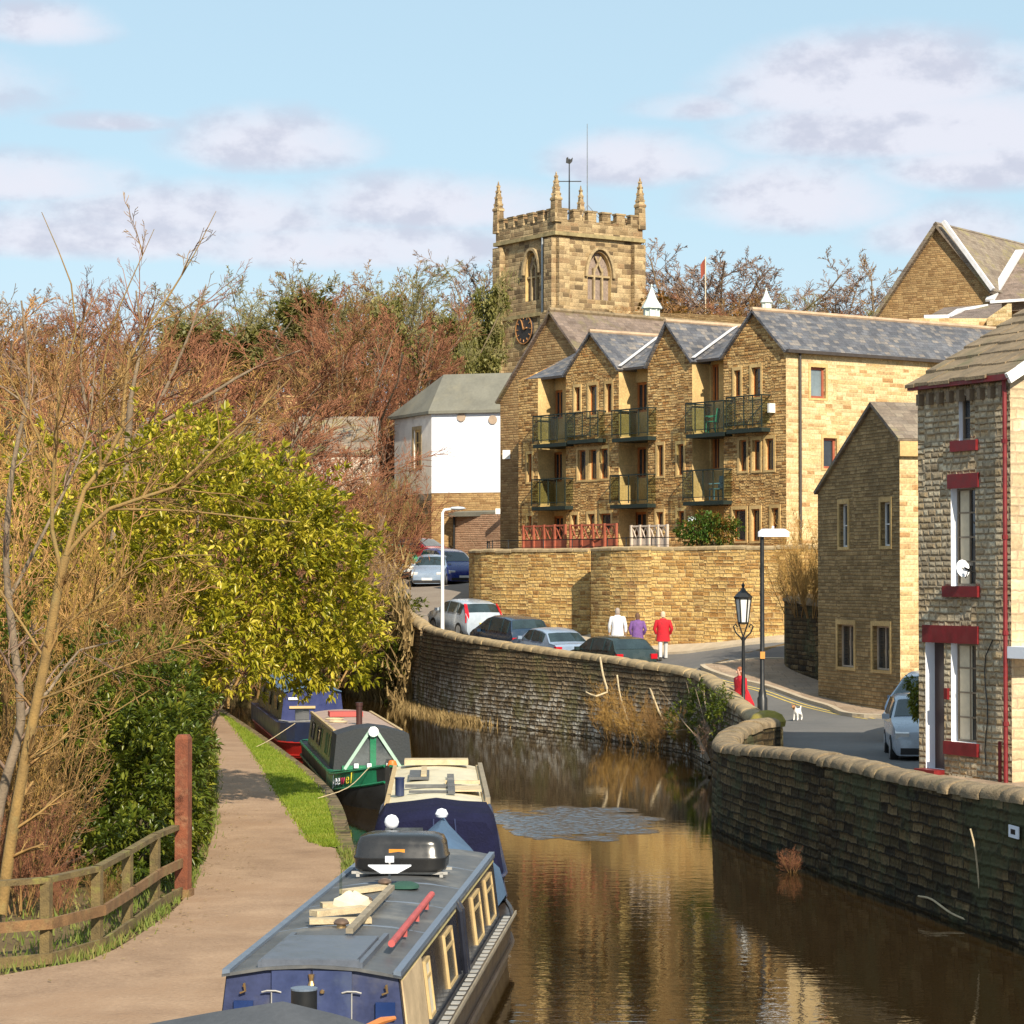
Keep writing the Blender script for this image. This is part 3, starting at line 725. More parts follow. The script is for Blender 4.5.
# lintel over the gap between them
m = MB(); m.obox((2.95, 96.7, 5.05), (.75, -.9, 0), (.35, .3, 0), (0, 0, 1.05)); tag(m.build('gateway_lintel', M_jamb), 'stone lintel slab over the dark passage between the two retaining walls', 'lintel')

# ------------------------------------------------------------------ buildings: wall skins with real openings
def wallskin(mb, p0, p1, z0, z1, holes, inward, depth=.16, top=None, rv=None):
    """vertical wall p0->p1; holes (u0,u1,za,zb); inward unit 2D; reveals go to rv; top: list of (u,z) for a gable polygon above z1"""
    p0, p1, inw = V(*p0, 0), V(*p1, 0), V(*inward, 0); L = (p1-p0).length; d = (p1-p0)/L
    P = lambda u, z, k=0: p0+d*u+Z*z+inw*k
    rv = rv or mb
    us = sorted({0, L}|{min(max(h[i], 0), L) for h in holes for i in (0, 1)}); zs = sorted({z0, z1}|{min(max(h[i], z0), z1) for h in holes for i in (2, 3)})
    for i in range(len(us)-1):
        for j in range(len(zs)-1):
            um, zm = (us[i]+us[i+1])/2, (zs[j]+zs[j+1])/2
            if any(h[0] < um < h[1] and h[2] < zm < h[3] for h in holes): continue
            mb.face([P(us[i], zs[j]), P(us[i+1], zs[j]), P(us[i+1], zs[j+1]), P(us[i], zs[j+1])])
    for h in holes:
        a, c, za, zc = h[:4]; dp = h[4] if len(h) > 4 else depth
        rv.face([P(a, za), P(a, zc), P(a, zc, dp), P(a, za, dp)]); rv.face([P(c, za), P(c, zc), P(c, zc, dp), P(c, za, dp)])
        rv.face([P(a, zc), P(c, zc), P(c, zc, dp), P(a, zc, dp)]); rv.face([P(a, za), P(c, za), P(c, za, dp), P(a, za, dp)])
    if top: mb.face([P(0, z1), P(L, z1)]+[P(u, z) for u, z in top])
    return P
def window(parent, P, h, frame, pane, depth=.16, t=.06, bars=(1, 1), surround=None, sw=.14, proud=.025, name='window', sill=True, curtain=None):
    """P(u,z,k) from wallskin; h=(u0,u1,za,zb)"""
    a, c, za, zc = h[:4]; k = depth-.05
    m = MB()
    def bar(u0, u1, z0, z1, k0=0, k1=.06):
        m.obox(P(u0, z0, k+k0), P(u1, z0, k+k0)-P(u0, z0, k+k0), P(u0, z0, k+k1)-P(u0, z0, k+k0), Z*(z1-z0))
    bar(a, a+t, za, zc); bar(c-t, c, za, zc); bar(a+t, c-t, za, za+t); bar(a+t, c-t, zc-t, zc)
    for i in range(1, bars[0]):
        u = a+(c-a)*i/bars[0]; bar(u-t*.35, u+t*.35, za+t, zc-t, .005, .055)
    for j in range(1, bars[1]):
        z = za+(zc-za)*j/bars[1]; bar(a+t, c-t, z-t*.35, z+t*.35, .008, .052)
    w_ = m.build(name, frame, parent)
    m2 = MB(); m2.face([P(a, za, depth-.01), P(c, za, depth-.01), P(c, zc, depth-.01), P(a, zc, depth-.01)]); m2.build('pane', pane, w_)
    if surround is not None:
        m3 = MB(); q = lambda u0, u1, z0, z1: m3.obox(P(u0, z0, -proud), P(u1, z0, -proud)-P(u0, z0, -proud), P(u0, z0, .03)-P(u0, z0, -proud), Z*(z1-z0))
        q(a-sw, c+sw, zc, zc+sw*1.3); q(a-sw, a, za, zc); q(c, c+sw, za, zc)
        if sill: q(a-sw, c+sw, za-sw*.8, za)
        m3.build('stone_surround', surround, w_)
    if curtain:
        m4 = MB(); f0, f1 = curtain
        m4.obox(P(a+(c-a)*f0, za+t, depth-.03), P(a+(c-a)*f1, za, 0)-P(a+(c-a)*f0, za, 0), P(0, 0, .015)-P(0, 0, 0), Z*(zc-za-2*t)); m4.build('curtain', M_curtain, w_)
    return w_
def slab(mb, quad, th):
    """roof slab: 4 points of the upper surface, thickness downward along normal"""
    q = [Vector(p) for p in quad]; n_ = (q[1]-q[0]).cross(q[3]-q[0]).normalized()
    if n_.z < 0: n_ = -n_
    mb.rings([q, [p-n_*th for p in q]])
    return mb

# ---- canal-side apartments --------------------------------------------------
C = V(10.1, 92, 0); D_ = V(-.575, .818, 0).normalized(); NI = V(.818, .575, 0).normalized()
def U(px, w=0.0):
    """facade coordinate u of the vertical seen at px, on the plane w metres behind the front"""
    k = (px-512)/FPX; X0 = C.x+NI.x*w; Y0 = C.y+NI.y*w
    return (X0-k*Y0)/(k*D_.y-D_.x)
def Zf(py, px, w=0.0):
    u = U(px, w); return zat(py, C.y+D_.y*u+NI.y*w)
def FP(u, z, w=0.0): return C+D_*u+NI*w+Z*z
apt = thing('apartment_block', (C.x, C.y, 6.05), 'long honey stone apartment block with gabled bays and dark balconies above the retaining wall', 'apartment building')
EV = 13.45; RZ = 15.03; RW = 3.75; REC = .85
B3 = (0, U(724)); B2 = (U(692.5), U(648)); B1 = (U(619), U(566)); S0 = (U(538), U(518.5))
wm_ = MB(); rvm = MB()
def P_front(w0):
    return lambda u, z, k=0: FP(u, z, w0+k)
def hpx(x0, x1, y0, y1, w=0):
    a, c = U(x1, w), U(x0, w)      # u grows to the left
    a, c = min(a, c), max(a, c); xm = (x0+x1)/2
    return (a, c, Zf(y1, xm, w), Zf(y0, xm, w))
holes3 = [hpx(734.6, 741, 370, 396), hpx(752, 761, 367, 397), hpx(739.6, 747, 440, 471), hpx(753, 760.5, 440, 470.5), hpx(765.5, 774, 438.5, 470), hpx(733, 746, 509.5, 541), hpx(751.5, 760, 509, 541), hpx(771.5, 779, 508, 530)]
holes2 = [hpx(657.5, 663.5, 445, 476), hpx(677.5, 684, 444, 475), hpx(656.5, 663.5, 512, 531), hpx(677.5, 684.5, 511, 529)]
holes1 = [hpx(574.8, 580.3, 387, 411), hpx(588.8, 597, 385, 415), hpx(606, 612, 383.5, 412), hpx(578, 586, 450, 480), hpx(589.3, 597, 449.5, 479.5), hpx(600.2, 608.2, 448.5, 478.5), hpx(571.5, 577.5, 515, 529), hpx(588, 595, 514, 530), hpx(599.5, 611, 513.5, 530)]
holes0 = [hpx(527.5, 532, 454, 482), hpx(527.5, 532, 516, 528)]
frames = []
for (a, c), hs, ap in ((B3, holes3, 755), (B2, holes2, 668), (B1, holes1, 592), (S0, holes0, None)):
    loc = [(h[0]-a, h[1]-a, h[2], h[3]) for h in hs]
    p0 = FP(a, 0); p1 = FP(c, 0)
    top = None
    if ap: top = [(c-a, EV), (U(ap)-a, RZ)] if False else [(U(ap)-a, RZ)]
    P = wallskin(wm_, (p0.x, p0.y), (p1.x, p1.y), 5.6, EV, loc, (NI.x, NI.y), .16, top, rvm)
    frames.append((P, loc, a, c))
    for e in (a, c):       # cheeks of the bay
        if e == 0: continue
        wm2 = [FP(e, 5.6), FP(e, EV), FP(e, EV, REC), FP(e, 5.6, REC)]
        (rvm).face(wm2)
# recess back walls
doors = []
for a, c, hs in ((B3[1], B2[0], [hpx(711.5, 719, 364, 402, REC), hpx(711.5, 719.5, 432, 470, REC), hpx(709, 720, 512, 541, REC)]), (B2[1], B1[0], [hpx(636, 647, 382, 412, REC), hpx(636, 646, 447, 478, REC), hpx(634, 646, 512, 541, REC)]), (B1[1], S0[0], [hpx(554, 562.5, 390, 419, REC), hpx(553, 562, 452, 482, REC), hpx(553, 563, 516, 543, REC)])):
    p0, p1 = FP(a, 0, REC), FP(c, 0, REC)
    hs = [(max(h[0], a+.05), h[1], h[2], h[3]) for h in hs]
    P = wallskin(rvm, (p0.x, p0.y), (p1.x, p1.y), 5.6, EV+.1, [(h[0]-a, h[1]-a, h[2], h[3]) for h in hs], (NI.x, NI.y), .14)
    doors.append((P, [(h[0]-a, h[1]-a, h[2], h[3]) for h in hs]))
LW = 12.8
sP = None
def sidehole(x0, x1, y0, y1):
    f = lambda px: ((px-512)/FPX*C.y-C.x)/(NI.x-(px-512)/FPX*NI.y)
    a, c = f(x0), f(x1); zz = lambda py: zat(py, C.y+NI.y*(a+c)/2)
    return (a, c, zz(y1), zz(y0))
sh = [sidehole(811, 826, 367, 398), sidehole(823.5, 837, 438, 468.5)]
sw_ = MB(); pe = FP(0, 0, LW+1.5)
Ps = wallskin(sw_, (C.x, C.y), (pe.x, pe.y), 2.9, EV, sh, (-NI.y if False else D_.x, D_.y), .16)
sw_.build('end_wall', M_ashlar, apt)
# back and far end
endu = S0[1]
wm_.face([FP(endu, 5.6), FP(endu, 5.6, RW*2), FP(endu, EV, RW*2), FP(endu, RZ, RW), FP(endu, EV)])
wm_.face([FP(endu, 5.6, RW*2), FP(B3[1], 5.6, RW*2), FP(B3[1], EV, RW*2), FP(endu, EV, RW*2)])
wm_.face([FP(B3[1], 5.6, RW*2), FP(B3[1], 5.6, LW+1.5), FP(B3[1], EV, LW+1.5), FP(B3[1], EV, RW*2)])
wm_.face([FP(0, 2.9, LW+1.5), FP(B3[1], 2.9, LW+1.5), FP(B3[1], EV, LW+1.5), FP(B3[1]/2, RZ, LW+1.5), FP(0, EV, LW+1.5)])
wl = wm_.build('wall', M_rubble, apt); rvm.build('recess_wall', M_jamb, apt)
m = MB()
for ap, (a, c) in ((755, B3), (668, B2), (592, B1)):
    ua = U(ap); w1 = LW+1.6 if ap == 755 else RW+.1; ov = .12; f0 = -.14
    sl_ = (RZ-EV)/(ua-a); sr_ = (RZ-EV)/(c-ua); h0 = .1
    slab(m, [FP(ua, RZ+h0, f0), FP(ua, RZ+h0, w1), FP(a-ov, EV+h0-ov*sl_, w1), FP(a-ov, EV+h0-ov*sl_, f0)], .09)
    slab(m, [FP(ua, RZ+h0, f0), FP(ua, RZ+h0, w1), FP(c+ov, EV+h0-ov*sr_, w1), FP(c+ov, EV+h0-ov*sr_, f0)], .09)
k_ = (RZ-EV)/RW
slab(m, [FP(B3[1]-.3, RZ+.06, RW), FP(endu+.15, RZ+.06, RW), FP(endu+.15, EV+.03, .25), FP(B3[1]-.3, EV+.03, .25)], .09)
slab(m, [FP(B3[1]-.3, RZ+.06, RW), FP(endu+.15, RZ+.06, RW), FP(endu+.15, EV-.02, RW*2), FP(B3[1]-.3, EV-.02, RW*2)], .09)
rf = m.build('roof', M_slate, apt)
m = MB()
for ap, w1 in ((755, LW+1.6), (668, RW), (592, RW)):
    m.tube([FP(U(ap), RZ+.1, -.14), FP(U(ap), RZ+.1, w1)], .1, 6)
m.tube([FP(B3[1], RZ+.08, RW), FP(endu+.15, RZ+.08, RW)], .09, 6)
m.build('ridge_tiles', pm('ridge_tile', (.42, .3, .2), .85, var=.3, scale=3), rf)
m = MB()      # pale lead in the valleys
for ap, (a, c) in ((668, B2), (592, B1)):
    ua = U(ap)
    for e in (a,):
        m.beam(FP(e-.12, EV+.13, -.05), FP(ua-.05, RZ+.1, RW-.3), .14, .03)
m.beam(FP(B3[1]+.12, EV+.13, -.05), FP(U(755)+.1, RZ+.12, RW-.3), .12, .03)
m.build('valley_lead', M_lead, rf)
m = MB()      # gutters and downpipes
m.beam(FP(-.2, EV-.02, -.1), FP(-.2, EV-.02, LW+1.6), .13, .12)
for px, w in ((799.0, None),):
    uu = ((px-512)/FPX*C.y-C.x)/(NI.x-(px-512)/FPX*NI.y)
    m.tube([FP(-.1, EV, uu), FP(-.1, 3.2, uu)], .05, 6)
for px in (549, 626, 700.5):
    u = U(px, REC-.08); m.tube([FP(u, EV, REC-.08), FP(u, 6.1, REC-.08)], .045, 6)
for a, c in ((B3[1], B2[0]), (B2[1], B1[0]), (B1[1], endu)):
    m.beam(FP(a+.02, EV-.0, .2), FP(c-.02, EV-.0, .2), .11, .1)
m.build('gutter', M_gutter, apt)
for P, hs, a, c in frames:
    for h in hs: window(apt, P, h, M_wood_or, M_pane, .16, .05, (1, 1), M_jamb, .1)
wl_ = [window(apt, Ps, h, M_wood_red, M_panegrey if i == 0 else M_pane, .16, .09, (1, 1), M_jamb, .1) for i, h in enumerate(sh)]
for P, hs in doors:
    for h in hs: window(apt, P, h, M_wood_or, M_pane, .14, .09, (2, 1), None, name='balcony_door')
# balconies
def balcony(x0, x1, yt, yb, w0=-.42, w1=.84, back=None):
    xm = (x0+x1)/2; a, c = U(x1, w0), U(x0, w0); zt = Zf(yt, xm, w0); zb = Zf(yb, xm, w0); w1 = back if back is not None else w1
    m = MB(); m.obox(FP(a, zb, w0), D_*(c-a), NI*(w1-w0), Z*.15)
    bal = m.build('balcony', M_dkgreen, apt)
    m = MB(); n_ = 5
    m.beam(FP(a, zt, w0), FP(c, zt, w0), .05); m.beam(FP(a, zt, w0+.025), FP(a, zt, w1), .05); m.beam(FP(c, zt, w0+.025), FP(c, zt, w1), .05)
    for i in range(n_):
        u = a+(c-a)*i/(n_-1); m.beam(FP(u, zb+.2, w0), FP(u, zt-.025, w0), .035, .035, up=NI)
    m.beam(FP(a+.02, zb+.3, w0), FP(c-.02, zb+.3, w0), .03)
    m.build('railing', M_dkgreen, bal)
    m = MB(); m.obox(FP(a+.03, zb+.3, w0+.01), D_*(c-a-.06), NI*.012, Z*(zt-zb-.36)); m.obox(FP(c-.02, zb+.3, w0+.05), NI*(w1-w0-.1), D_*.012, Z*(zt-zb-.36)); m.obox(FP(a+.01, zb+.3, w0+.05), NI*(w1-w0-.1), D_*.012, Z*(zt-zb-.36))
    m.build('glass_panel', M_bglass, bal)
    return a, c, zb+.2
bal_spots = [balcony(533, 565.5, 415, 447), balcony(567, 598, 412, 443, back=0), balcony(531.5, 565, 479, 510), balcony(612, 648, 409, 441), balcony(610, 647.5, 475, 508), balcony(686, 724, 402, 437), balcony(683, 723.5, 470, 505), balcony(726.5, 762, 396, 432.5, back=0)]
# green garden chairs on two balconies, each a thing
M_plgreen = pm('green_plastic', (.03, .22, .14), .5)
M_plblue = pm('blue_plastic', (.08, .2, .28), .5)
def garden_chair(loc, rz, mat, label):
    r = thing('garden_chair', loc, label, 'chair', 'garden chairs on the balconies', rz)
    m = MB(); m.box((0, 0, .42), (.46, .44, .04)); m.build('seat', mat, r, local=True)
    m = MB(); m.box((0, .23, .68), (.46, .03, .5), rx=-.15); m.build('backrest', mat, r, local=True)
    for sx in (-1, 1):
        for sy in (-1, 1):
            m = MB(); m.beam((sx*.2, sy*.19, 0), (sx*.19, sy*.17, .41), .035); m.build('leg', mat, r, local=True)
        m = MB(); m.beam((sx*.23, -.2, .62), (sx*.23, .22, .64), .04, .03); m.build('armrest', mat, r, local=True)
p = FP((bal_spots[5][0]+bal_spots[5][1])/2+.25, bal_spots[5][2], .15); garden_chair(p, -1.9, M_plgreen, 'green garden chair on the top balcony left of the corner bay')
p = FP((bal_spots[6][0]+bal_spots[6][1])/2-.1, bal_spots[6][2], .15); garden_chair(p, -1.2, M_plblue, 'blue-green garden chair on the lower balcony left of the corner bay')
# small wall lamp and satellite box
m = MB(); q = at(774.3, 408, 0.001); 
u = U(774.5); z = Zf(408, 774.5); m.box(FP(u, z, -.12), (.3, .12, .34), rz=math.atan2(NI.y, NI.x)); m.build('wall_box', M_whitepaint, apt)

# ---- stone hall behind the apartments, gable and brown slate roof ------------------
def gabled(name, label, cat, foot, along, width, length, z0, ze, zr, mwall, mroof, holes=None, ov=.2, th=.1, apexf=.5, group=None):
    """foot: front-left corner of the gable (2D); gable runs along `along` (unit 2D), building goes back along its left normal"""
    f = V(*foot, 0); a = V(*along, 0).normalized(); nb = V(-a.y, a.x, 0)
    if nb.y < 0: nb = -nb
    r = thing(name, (f.x, f.y, z0), label, cat, group)
    P_ = lambda u, z, w=0: f+a*u+nb*w+Z*z
    m = MB(); hs = holes or []
    p1 = P_(width, 0)
    P = wallskin(m, (f.x, f.y), (p1.x, p1.y), z0-.5, ze, hs, (nb.x, nb.y), .16, [(width*apexf, zr)])
    for u in (0, width): m.face([P_(u, z0-.5), P_(u, z0-.5, length), P_(u, ze, length), P_(u, ze)])
    m.face([P_(0, z0-.5, length), P_(width, z0-.5, length), P_(width, ze, length), P_(width*apexf, zr, length), P_(0, ze, length)])
    wallo = m.build('wall', mwall, r)
    m = MB(); ua = width*apexf
    for e, sg in ((0, -1), (width, 1)):
        sl = (zr-ze)/abs(ua-e); o = .15
        slab(m, [P_(ua, zr+.08, -ov), P_(ua, zr+.08, length+ov), P_(e+sg*o, ze+.08-o*sl, length+ov), P_(e+sg*o, ze+.08-o*sl, -ov)], th)
    ro = m.build('roof', mroof, r)
    m = MB(); m.tube([P_(ua, zr+.1, -ov), P_(ua, zr+.1, length+ov)], .12, 6); m.build('ridge_tiles', M_coping, ro)
    return r, P_, P
hall, HP, _ = gabled('stone_hall', 'brown-roofed stone hall with a steep gable rising behind the apartments', 'hall', (-.53, 112.5), (.62, -.785), 7.4, 17, 6, 13.05, 16.75, M_hall, M_slate_br)
m = MB(); m.box(HP(.55, 10.6, -.08), (.34, .2, .4)); m.build('wall_box', M_whitepaint, hall)
M_copper = pm('white_lead_paint', (.62, .68, .62), .6, var=.12, scale=3)
def cupola(px, ytop, ybase, D, rot=.6, label='', full=True):
    s = FPX/D; H_ = (ybase-ytop)/s; c = at(px, ybase, D); r = thing('roof_cupola', c, label, 'cupola', 'white cupolas on the roof ridges', rot)
    k = H_/3.0
    m = MB(); m.lathe([(.95*k, -.3), (.92*k, 0), (.72*k, .42*k)], n=8); m.build('base', M_copper, r, local=True)
    m = MB(); m.lathe([(.5*k, .4*k), (.47*k, 1.55*k)], n=8)
    for j in range(8):
        a = j*math.pi/4; m.beam((math.cos(a)*.5*k, math.sin(a)*.5*k, .4*k), (math.cos(a)*.48*k, math.sin(a)*.48*k, 1.55*k), .1*k)
    m.build('louvre_drum', M_copper, r, local=True)
    m = MB(); m.lathe([(.68*k, 1.5*k), (.66*k, 1.6*k), (.36*k, 2.1*k), (.16*k, 2.6*k), (.03*k, 2.95*k)], n=8); m.lathe([(.02, 2.9*k), (.05, 3.0*k), (.02, 3.1*k)], n=6); m.build('spire', M_copper, r, local=True)
cupola(652, 285, 331, 116, label='white louvred cupola with a pointed spire in front of the church tower')
cupola(767, 288, 316, 116, label='white pointed cupola just above the corner bay of the apartments')

# lean-to outbuilding left of the apartments
q = at(453, 546, 130)
lt = thing('outbuilding', (q.x, q.y, q.z), 'low brick outbuilding with a flat grey roof between the car park and the apartments', 'outbuilding')
z1 = zat(514, 129)
m = MB(); a0 = V(xat(455, 131), 131, 0); a1 = V(xat(503, 128), 128, 0); a2 = V(xat(521, 128), 128, 0)
for p_, q_ in ((a0, a1), (a1, a2+V(.2, 0, 0)), (a0, a0+V(1, 6, 0))): m.face([p_+Z*4.5, q_+Z*4.5, q_+Z*z1, p_+Z*z1])
m.build('wall', masonry('pinkish_brick', [(.42, .27, .2), (.5, .33, .25), (.36, .22, .16)], .3, .1, (.4, .3, .22), .08, .015, .15), lt)
m = MB(); slab(m, [a0+V(-.35, -.4, z1+.12), a2+V(.5, -.5, z1+.12), a2+V(1.5, 4.5, z1+.5), a0+V(.8, 4.5, z1+.5)], .22); m.build('roof', M_greyroof, lt)
m = MB(); m.tube([a0+V(-.05, -.08, z1), a0+V(-.05, -.08, 4.6)], .06, 6); m.build('downpipe', M_black, lt)
m = MB(); m.box((a2.x-.5, a2.y-.55, z1+.1), (1.6, .06, .28)); m.build('fascia', M_whitepaint, lt)

# ---- white building with hipped roof --------------------------------------------
wb = thing('white_building', (xat(431, 133), 133, 9.5), 'white rendered building with a grey hipped roof left of the apartments', 'building')
A = V(xat(431.5, 132), 132, 0); dR = V(.95, -.31, 0).normalized(); dL = V(-.42, .907, 0)
zE = zat(411, 132); zB = 9.0; Lr = 6.0; Ll = 5.2
m = MB()
A2 = A+dR*Lr; A3 = A+dL*Ll; A4 = A3+dR*Lr
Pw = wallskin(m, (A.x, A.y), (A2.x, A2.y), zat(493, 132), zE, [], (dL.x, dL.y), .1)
m.build('wall', M_white, wb)
m = MB(); hh_ = [(1.5, 2.5, zat(468, 134), zat(430, 134))]
Pl = wallskin(m, (A.x, A.y), (A3.x, A3.y), 8.5, zE, hh_, (dR.x, dR.y), .15)
m.face([A2+Z*8.5, A4+Z*8.5, A4+Z*zE, A2+Z*zE]); m.face([A3+Z*8.5, A4+Z*8.5, A4+Z*zE, A3+Z*zE]); m.build('side_wall', pm('shaded_white_wall', (.74, .70, .65), .85, var=.15, scale=1.5, dirt=(.5, .45, .4)), wb)  # white render toned down in colour as the shadow side, plus random blotches
window(wb, Pl, hh_[0], M_jamb, M_pane, .15, .12, (2, 3), M_coping_pale, .15)
m = MB(); m.obox(A+V(0, 0, 6.5), dR*(Lr+.05), dL*Ll, Z*(zat(493, 132)-6.52)); m.build('plinth', M_hall, wb)
zR = zat(378, 136); R0 = A+dL*2.2+dR*1.6+Z*zR; R1 = A+dL*2.2+dR*6.0+Z*zR; o = .3
c0, c1, c2, c3 = A-dR*o-dL*o+Z*zE, A2+dR*o-dL*o+Z*zE, A4+dR*o+dL*o+Z*zE, A3-dR*o+dL*o+Z*zE
m = MB(); m.face([c0, c1, R1, R0]); m.face([c0, R0, c3]); m.face([c3, R0, R1, c2]); m.face([c1, c2, R1]); m.face([c0-Z*.15, c1-Z*.15, c1, c0]); m.face([c0-Z*.15, c3-Z*.15, c3, c0]); m.face([c0-Z*.15, c1-Z*.15, c2-Z*.15, c3-Z*.15])
m.build('roof', M_greyroof, wb)
for px, py in ((461.5, 417), (493, 419.6)):
    s_ = ((px-512)/FPX*A.y-A.x)/(dR.x-(px-512)/FPX*dR.y); p = A+dR*s_; p.z = zat(py, p.y)
    m = MB(); nn = V(-dR.y, dR.x, 0); nn = -nn if nn.y > 0 else nn
    m.tube([p+nn*.02, p+nn*.07], .24, 12); m.build('round_vent', pm('vent_stone', (.4, .3, .22), .8), wb)

# ---- church tower ---------------------------------------------------------------
TD = 200; tc = V(xat(556, TD), TD, 0); ph = math.atan2(59, 88); rd = V(math.cos(ph), math.sin(ph), 0); ld = V(-math.sin(ph), math.cos(ph), 0); TW = 8.6
tw = thing('church_tower', (tc.x, tc.y, 15), 'old square stone church tower with battlements and four corner pinnacles', 'church tower')
TP = lambda a, c, z: tc+rd*a+ld*c+Z*z
zP = zat(213, TD); zS = zat(232, TD); zM = zat(311, TD); zc_ = zat(400, TD)
def tside(face):
    hr_ = []
    if face == 'R': ax, pxs = rd, (588.5, 612)
    else: ax, pxs = ld, (524.5, 538)
    f = lambda px: (tc.x-(px-512)/FPX*tc.y)/((px-512)/FPX*ax.y-ax.x)
    a, c = sorted((f(pxs[0]), f(pxs[1]))); return (a, c, zat(300, TD+3), zat(252, TD+3))
def arch(a, c, z0, z1, n=8):
    """pointed arch outline from (a,z0) up, over and down to (c,z0)"""
    wdt = c-a; rise = wdt*.85; zs_ = z1-rise; pts = [(a, z0), (a, zs_)]
    for k in range(1, n):
        t = k/n; pts.append((a+wdt*.5*(1-math.cos(t*math.pi/2)) if False else a+wdt*.5*t**1.6, zs_+rise*math.sin(t*math.pi/2)**.9))
    pts.append(((a+c)/2, z1))
    for k in range(n-1, 0, -1):
        t = k/n; pts.append((c-wdt*.5*t**1.6, zs_+rise*math.sin(t*math.pi/2)**.9))
    pts += [(c, zs_), (c, z0)]; return pts
m = MB()
hR, hL = tside('R'), tside('L')
m.obox(TP(0, 0, 10), rd*TW, ld*TW, Z*(zM-10))
for ax, other, h in ((rd, ld, hR), (ld, rd, hL)):
    # upper stage wall with a pointed opening: strips left/right and an arch spandrel
    Pq = lambda u, z, k=0: tc+ax*u+other*(k+.12)+Z*z
    a, c, z0, z1 = h
    ar = arch(a, c, z0, z1)
    m.face([Pq(.12, zM), Pq(a, zM), Pq(a, z0), Pq(a, ar[1][1]), Pq(a, zS), Pq(.12, zS)])
    m.face([Pq(c, zM), Pq(TW, zM), Pq(TW, zS), Pq(c, zS), Pq(c, ar[1][1]), Pq(c, z0)])
    m.face([Pq(a, zM), Pq(c, zM), Pq(c, z0), Pq(a, z0)])
    up_ = [p for p in ar[1:-1]]; half = len(up_)//2
    m.face([Pq(u, z) for u, z in up_[:half+1]]+[Pq((a+c)/2, zS), Pq(a, zS)])
    m.face([Pq(u, z) for u, z in up_[half:]]+[Pq(c, zS), Pq((a+c)/2, zS)])
m.face([TP(TW, .12, zM), TP(TW, TW, zM), TP(TW, TW, zS), TP(TW, .12, zS)]); m.face([TP(.12, TW, zM), TP(TW, TW, zM), TP(TW, TW, zS), TP(.12, TW, zS)])
m.obox(TP(-.05, -.05, zS), rd*(TW+.1), ld*(TW+.1), Z*(zP-zS-.35))
wallT = m.build('wall', M_tower, tw)
M_string = pm('string_course_stone', (.3, .24, .12), .9, var=.4, scale=2, dirt=(.12, .1, .05))
for z_, e in ((zM, .2), (zS, .22), (zat(400, TD), .25)):
    m = MB(); m.obox(TP(-e, -e, z_-.15), rd*(TW+2*e), ld*(TW+2*e), Z*.3); m.build('string_course', M_string, tw)
# belfry windows
for ax, other, h in ((rd, ld, hR), (ld, rd, hL)):
    Pq = lambda u, z, k=0: tc+ax*u+other*k+Z*z
    a, c, z0, z1 = h; ar = arch(a, c, z0, z1)
    m = MB(); m.face([Pq(u, z, .5) for u, z in ar]); 
    win = m.build('belfry_window', pm('belfry_louvres', (.26, .2, .165), .9, var=.4, scale=6), tw)
    m = MB()
    for i in range(len(ar)-1): m.face([Pq(*ar[i], .1), Pq(*ar[i+1], .1), Pq(*ar[i+1], .52), Pq(*ar[i], .52)])
    m.build('reveal', M_jamb, win)
    m = MB(); wd = c-a
    for f in (.33, .67): m.obox(Pq(a+wd*f-.08, z0, .22), ax*.16, other*.2, Z*(z1-z0-wd*.55))
    m.obox(Pq(a, (z0+z1)/2-.1, .24), ax*wd, other*.16, Z*.16)
    m.beam(Pq(a+wd*.33, z1-wd*.7, .3), Pq(a+wd*.62, z1-wd*.15, .3), .14); m.beam(Pq(a+wd*.67, z1-wd*.7, .3), Pq(a+wd*.38, z1-wd*.15, .3), .14)
    m.build('tracery', M_coping_pale, win)
    m = MB()
    oa = arch(a-.22, c+.22, (z0+z1)/2, z1+.3)
    for i in range(1, len(oa)-2): m.beam(Pq(*oa[i], .0), Pq(*oa[i+1], .0), .24, .22)
    m.build('hood_mould', M_coping_pale, win)
# corner buttresses
m = MB()
for cx_, cy_ in ((0, 0), (TW, 0), (0, TW), (TW, TW)):
    sx_ = -1 if cx_ == 0 else 1; sy_ = -1 if cy_ == 0 else 1
    for z0_, z1_, e in ((10, zat(400, TD), 1.15), (zat(400, TD), zM, .8), (zM, zS-.3, .42)):
        bx = cx_-e if sx_ < 0 else cx_-1.0; m.obox(TP(bx, cy_-(.0 if sy_ < 0 else 1.05)+(.03 if sy_ < 0 else 0), z0_), rd*(1.0+e), ld*1.05, Z*(z1_-z0_-.05))
        by = cy_-e if sy_ < 0 else cy_-1.0; m.obox(TP(cx_-(-.03 if sx_ < 0 else 1.05), by, z0_), rd*1.02, ld*(1.0+e), Z*(z1_-z0_-.08))
m.build('buttress', M_tower, tw)
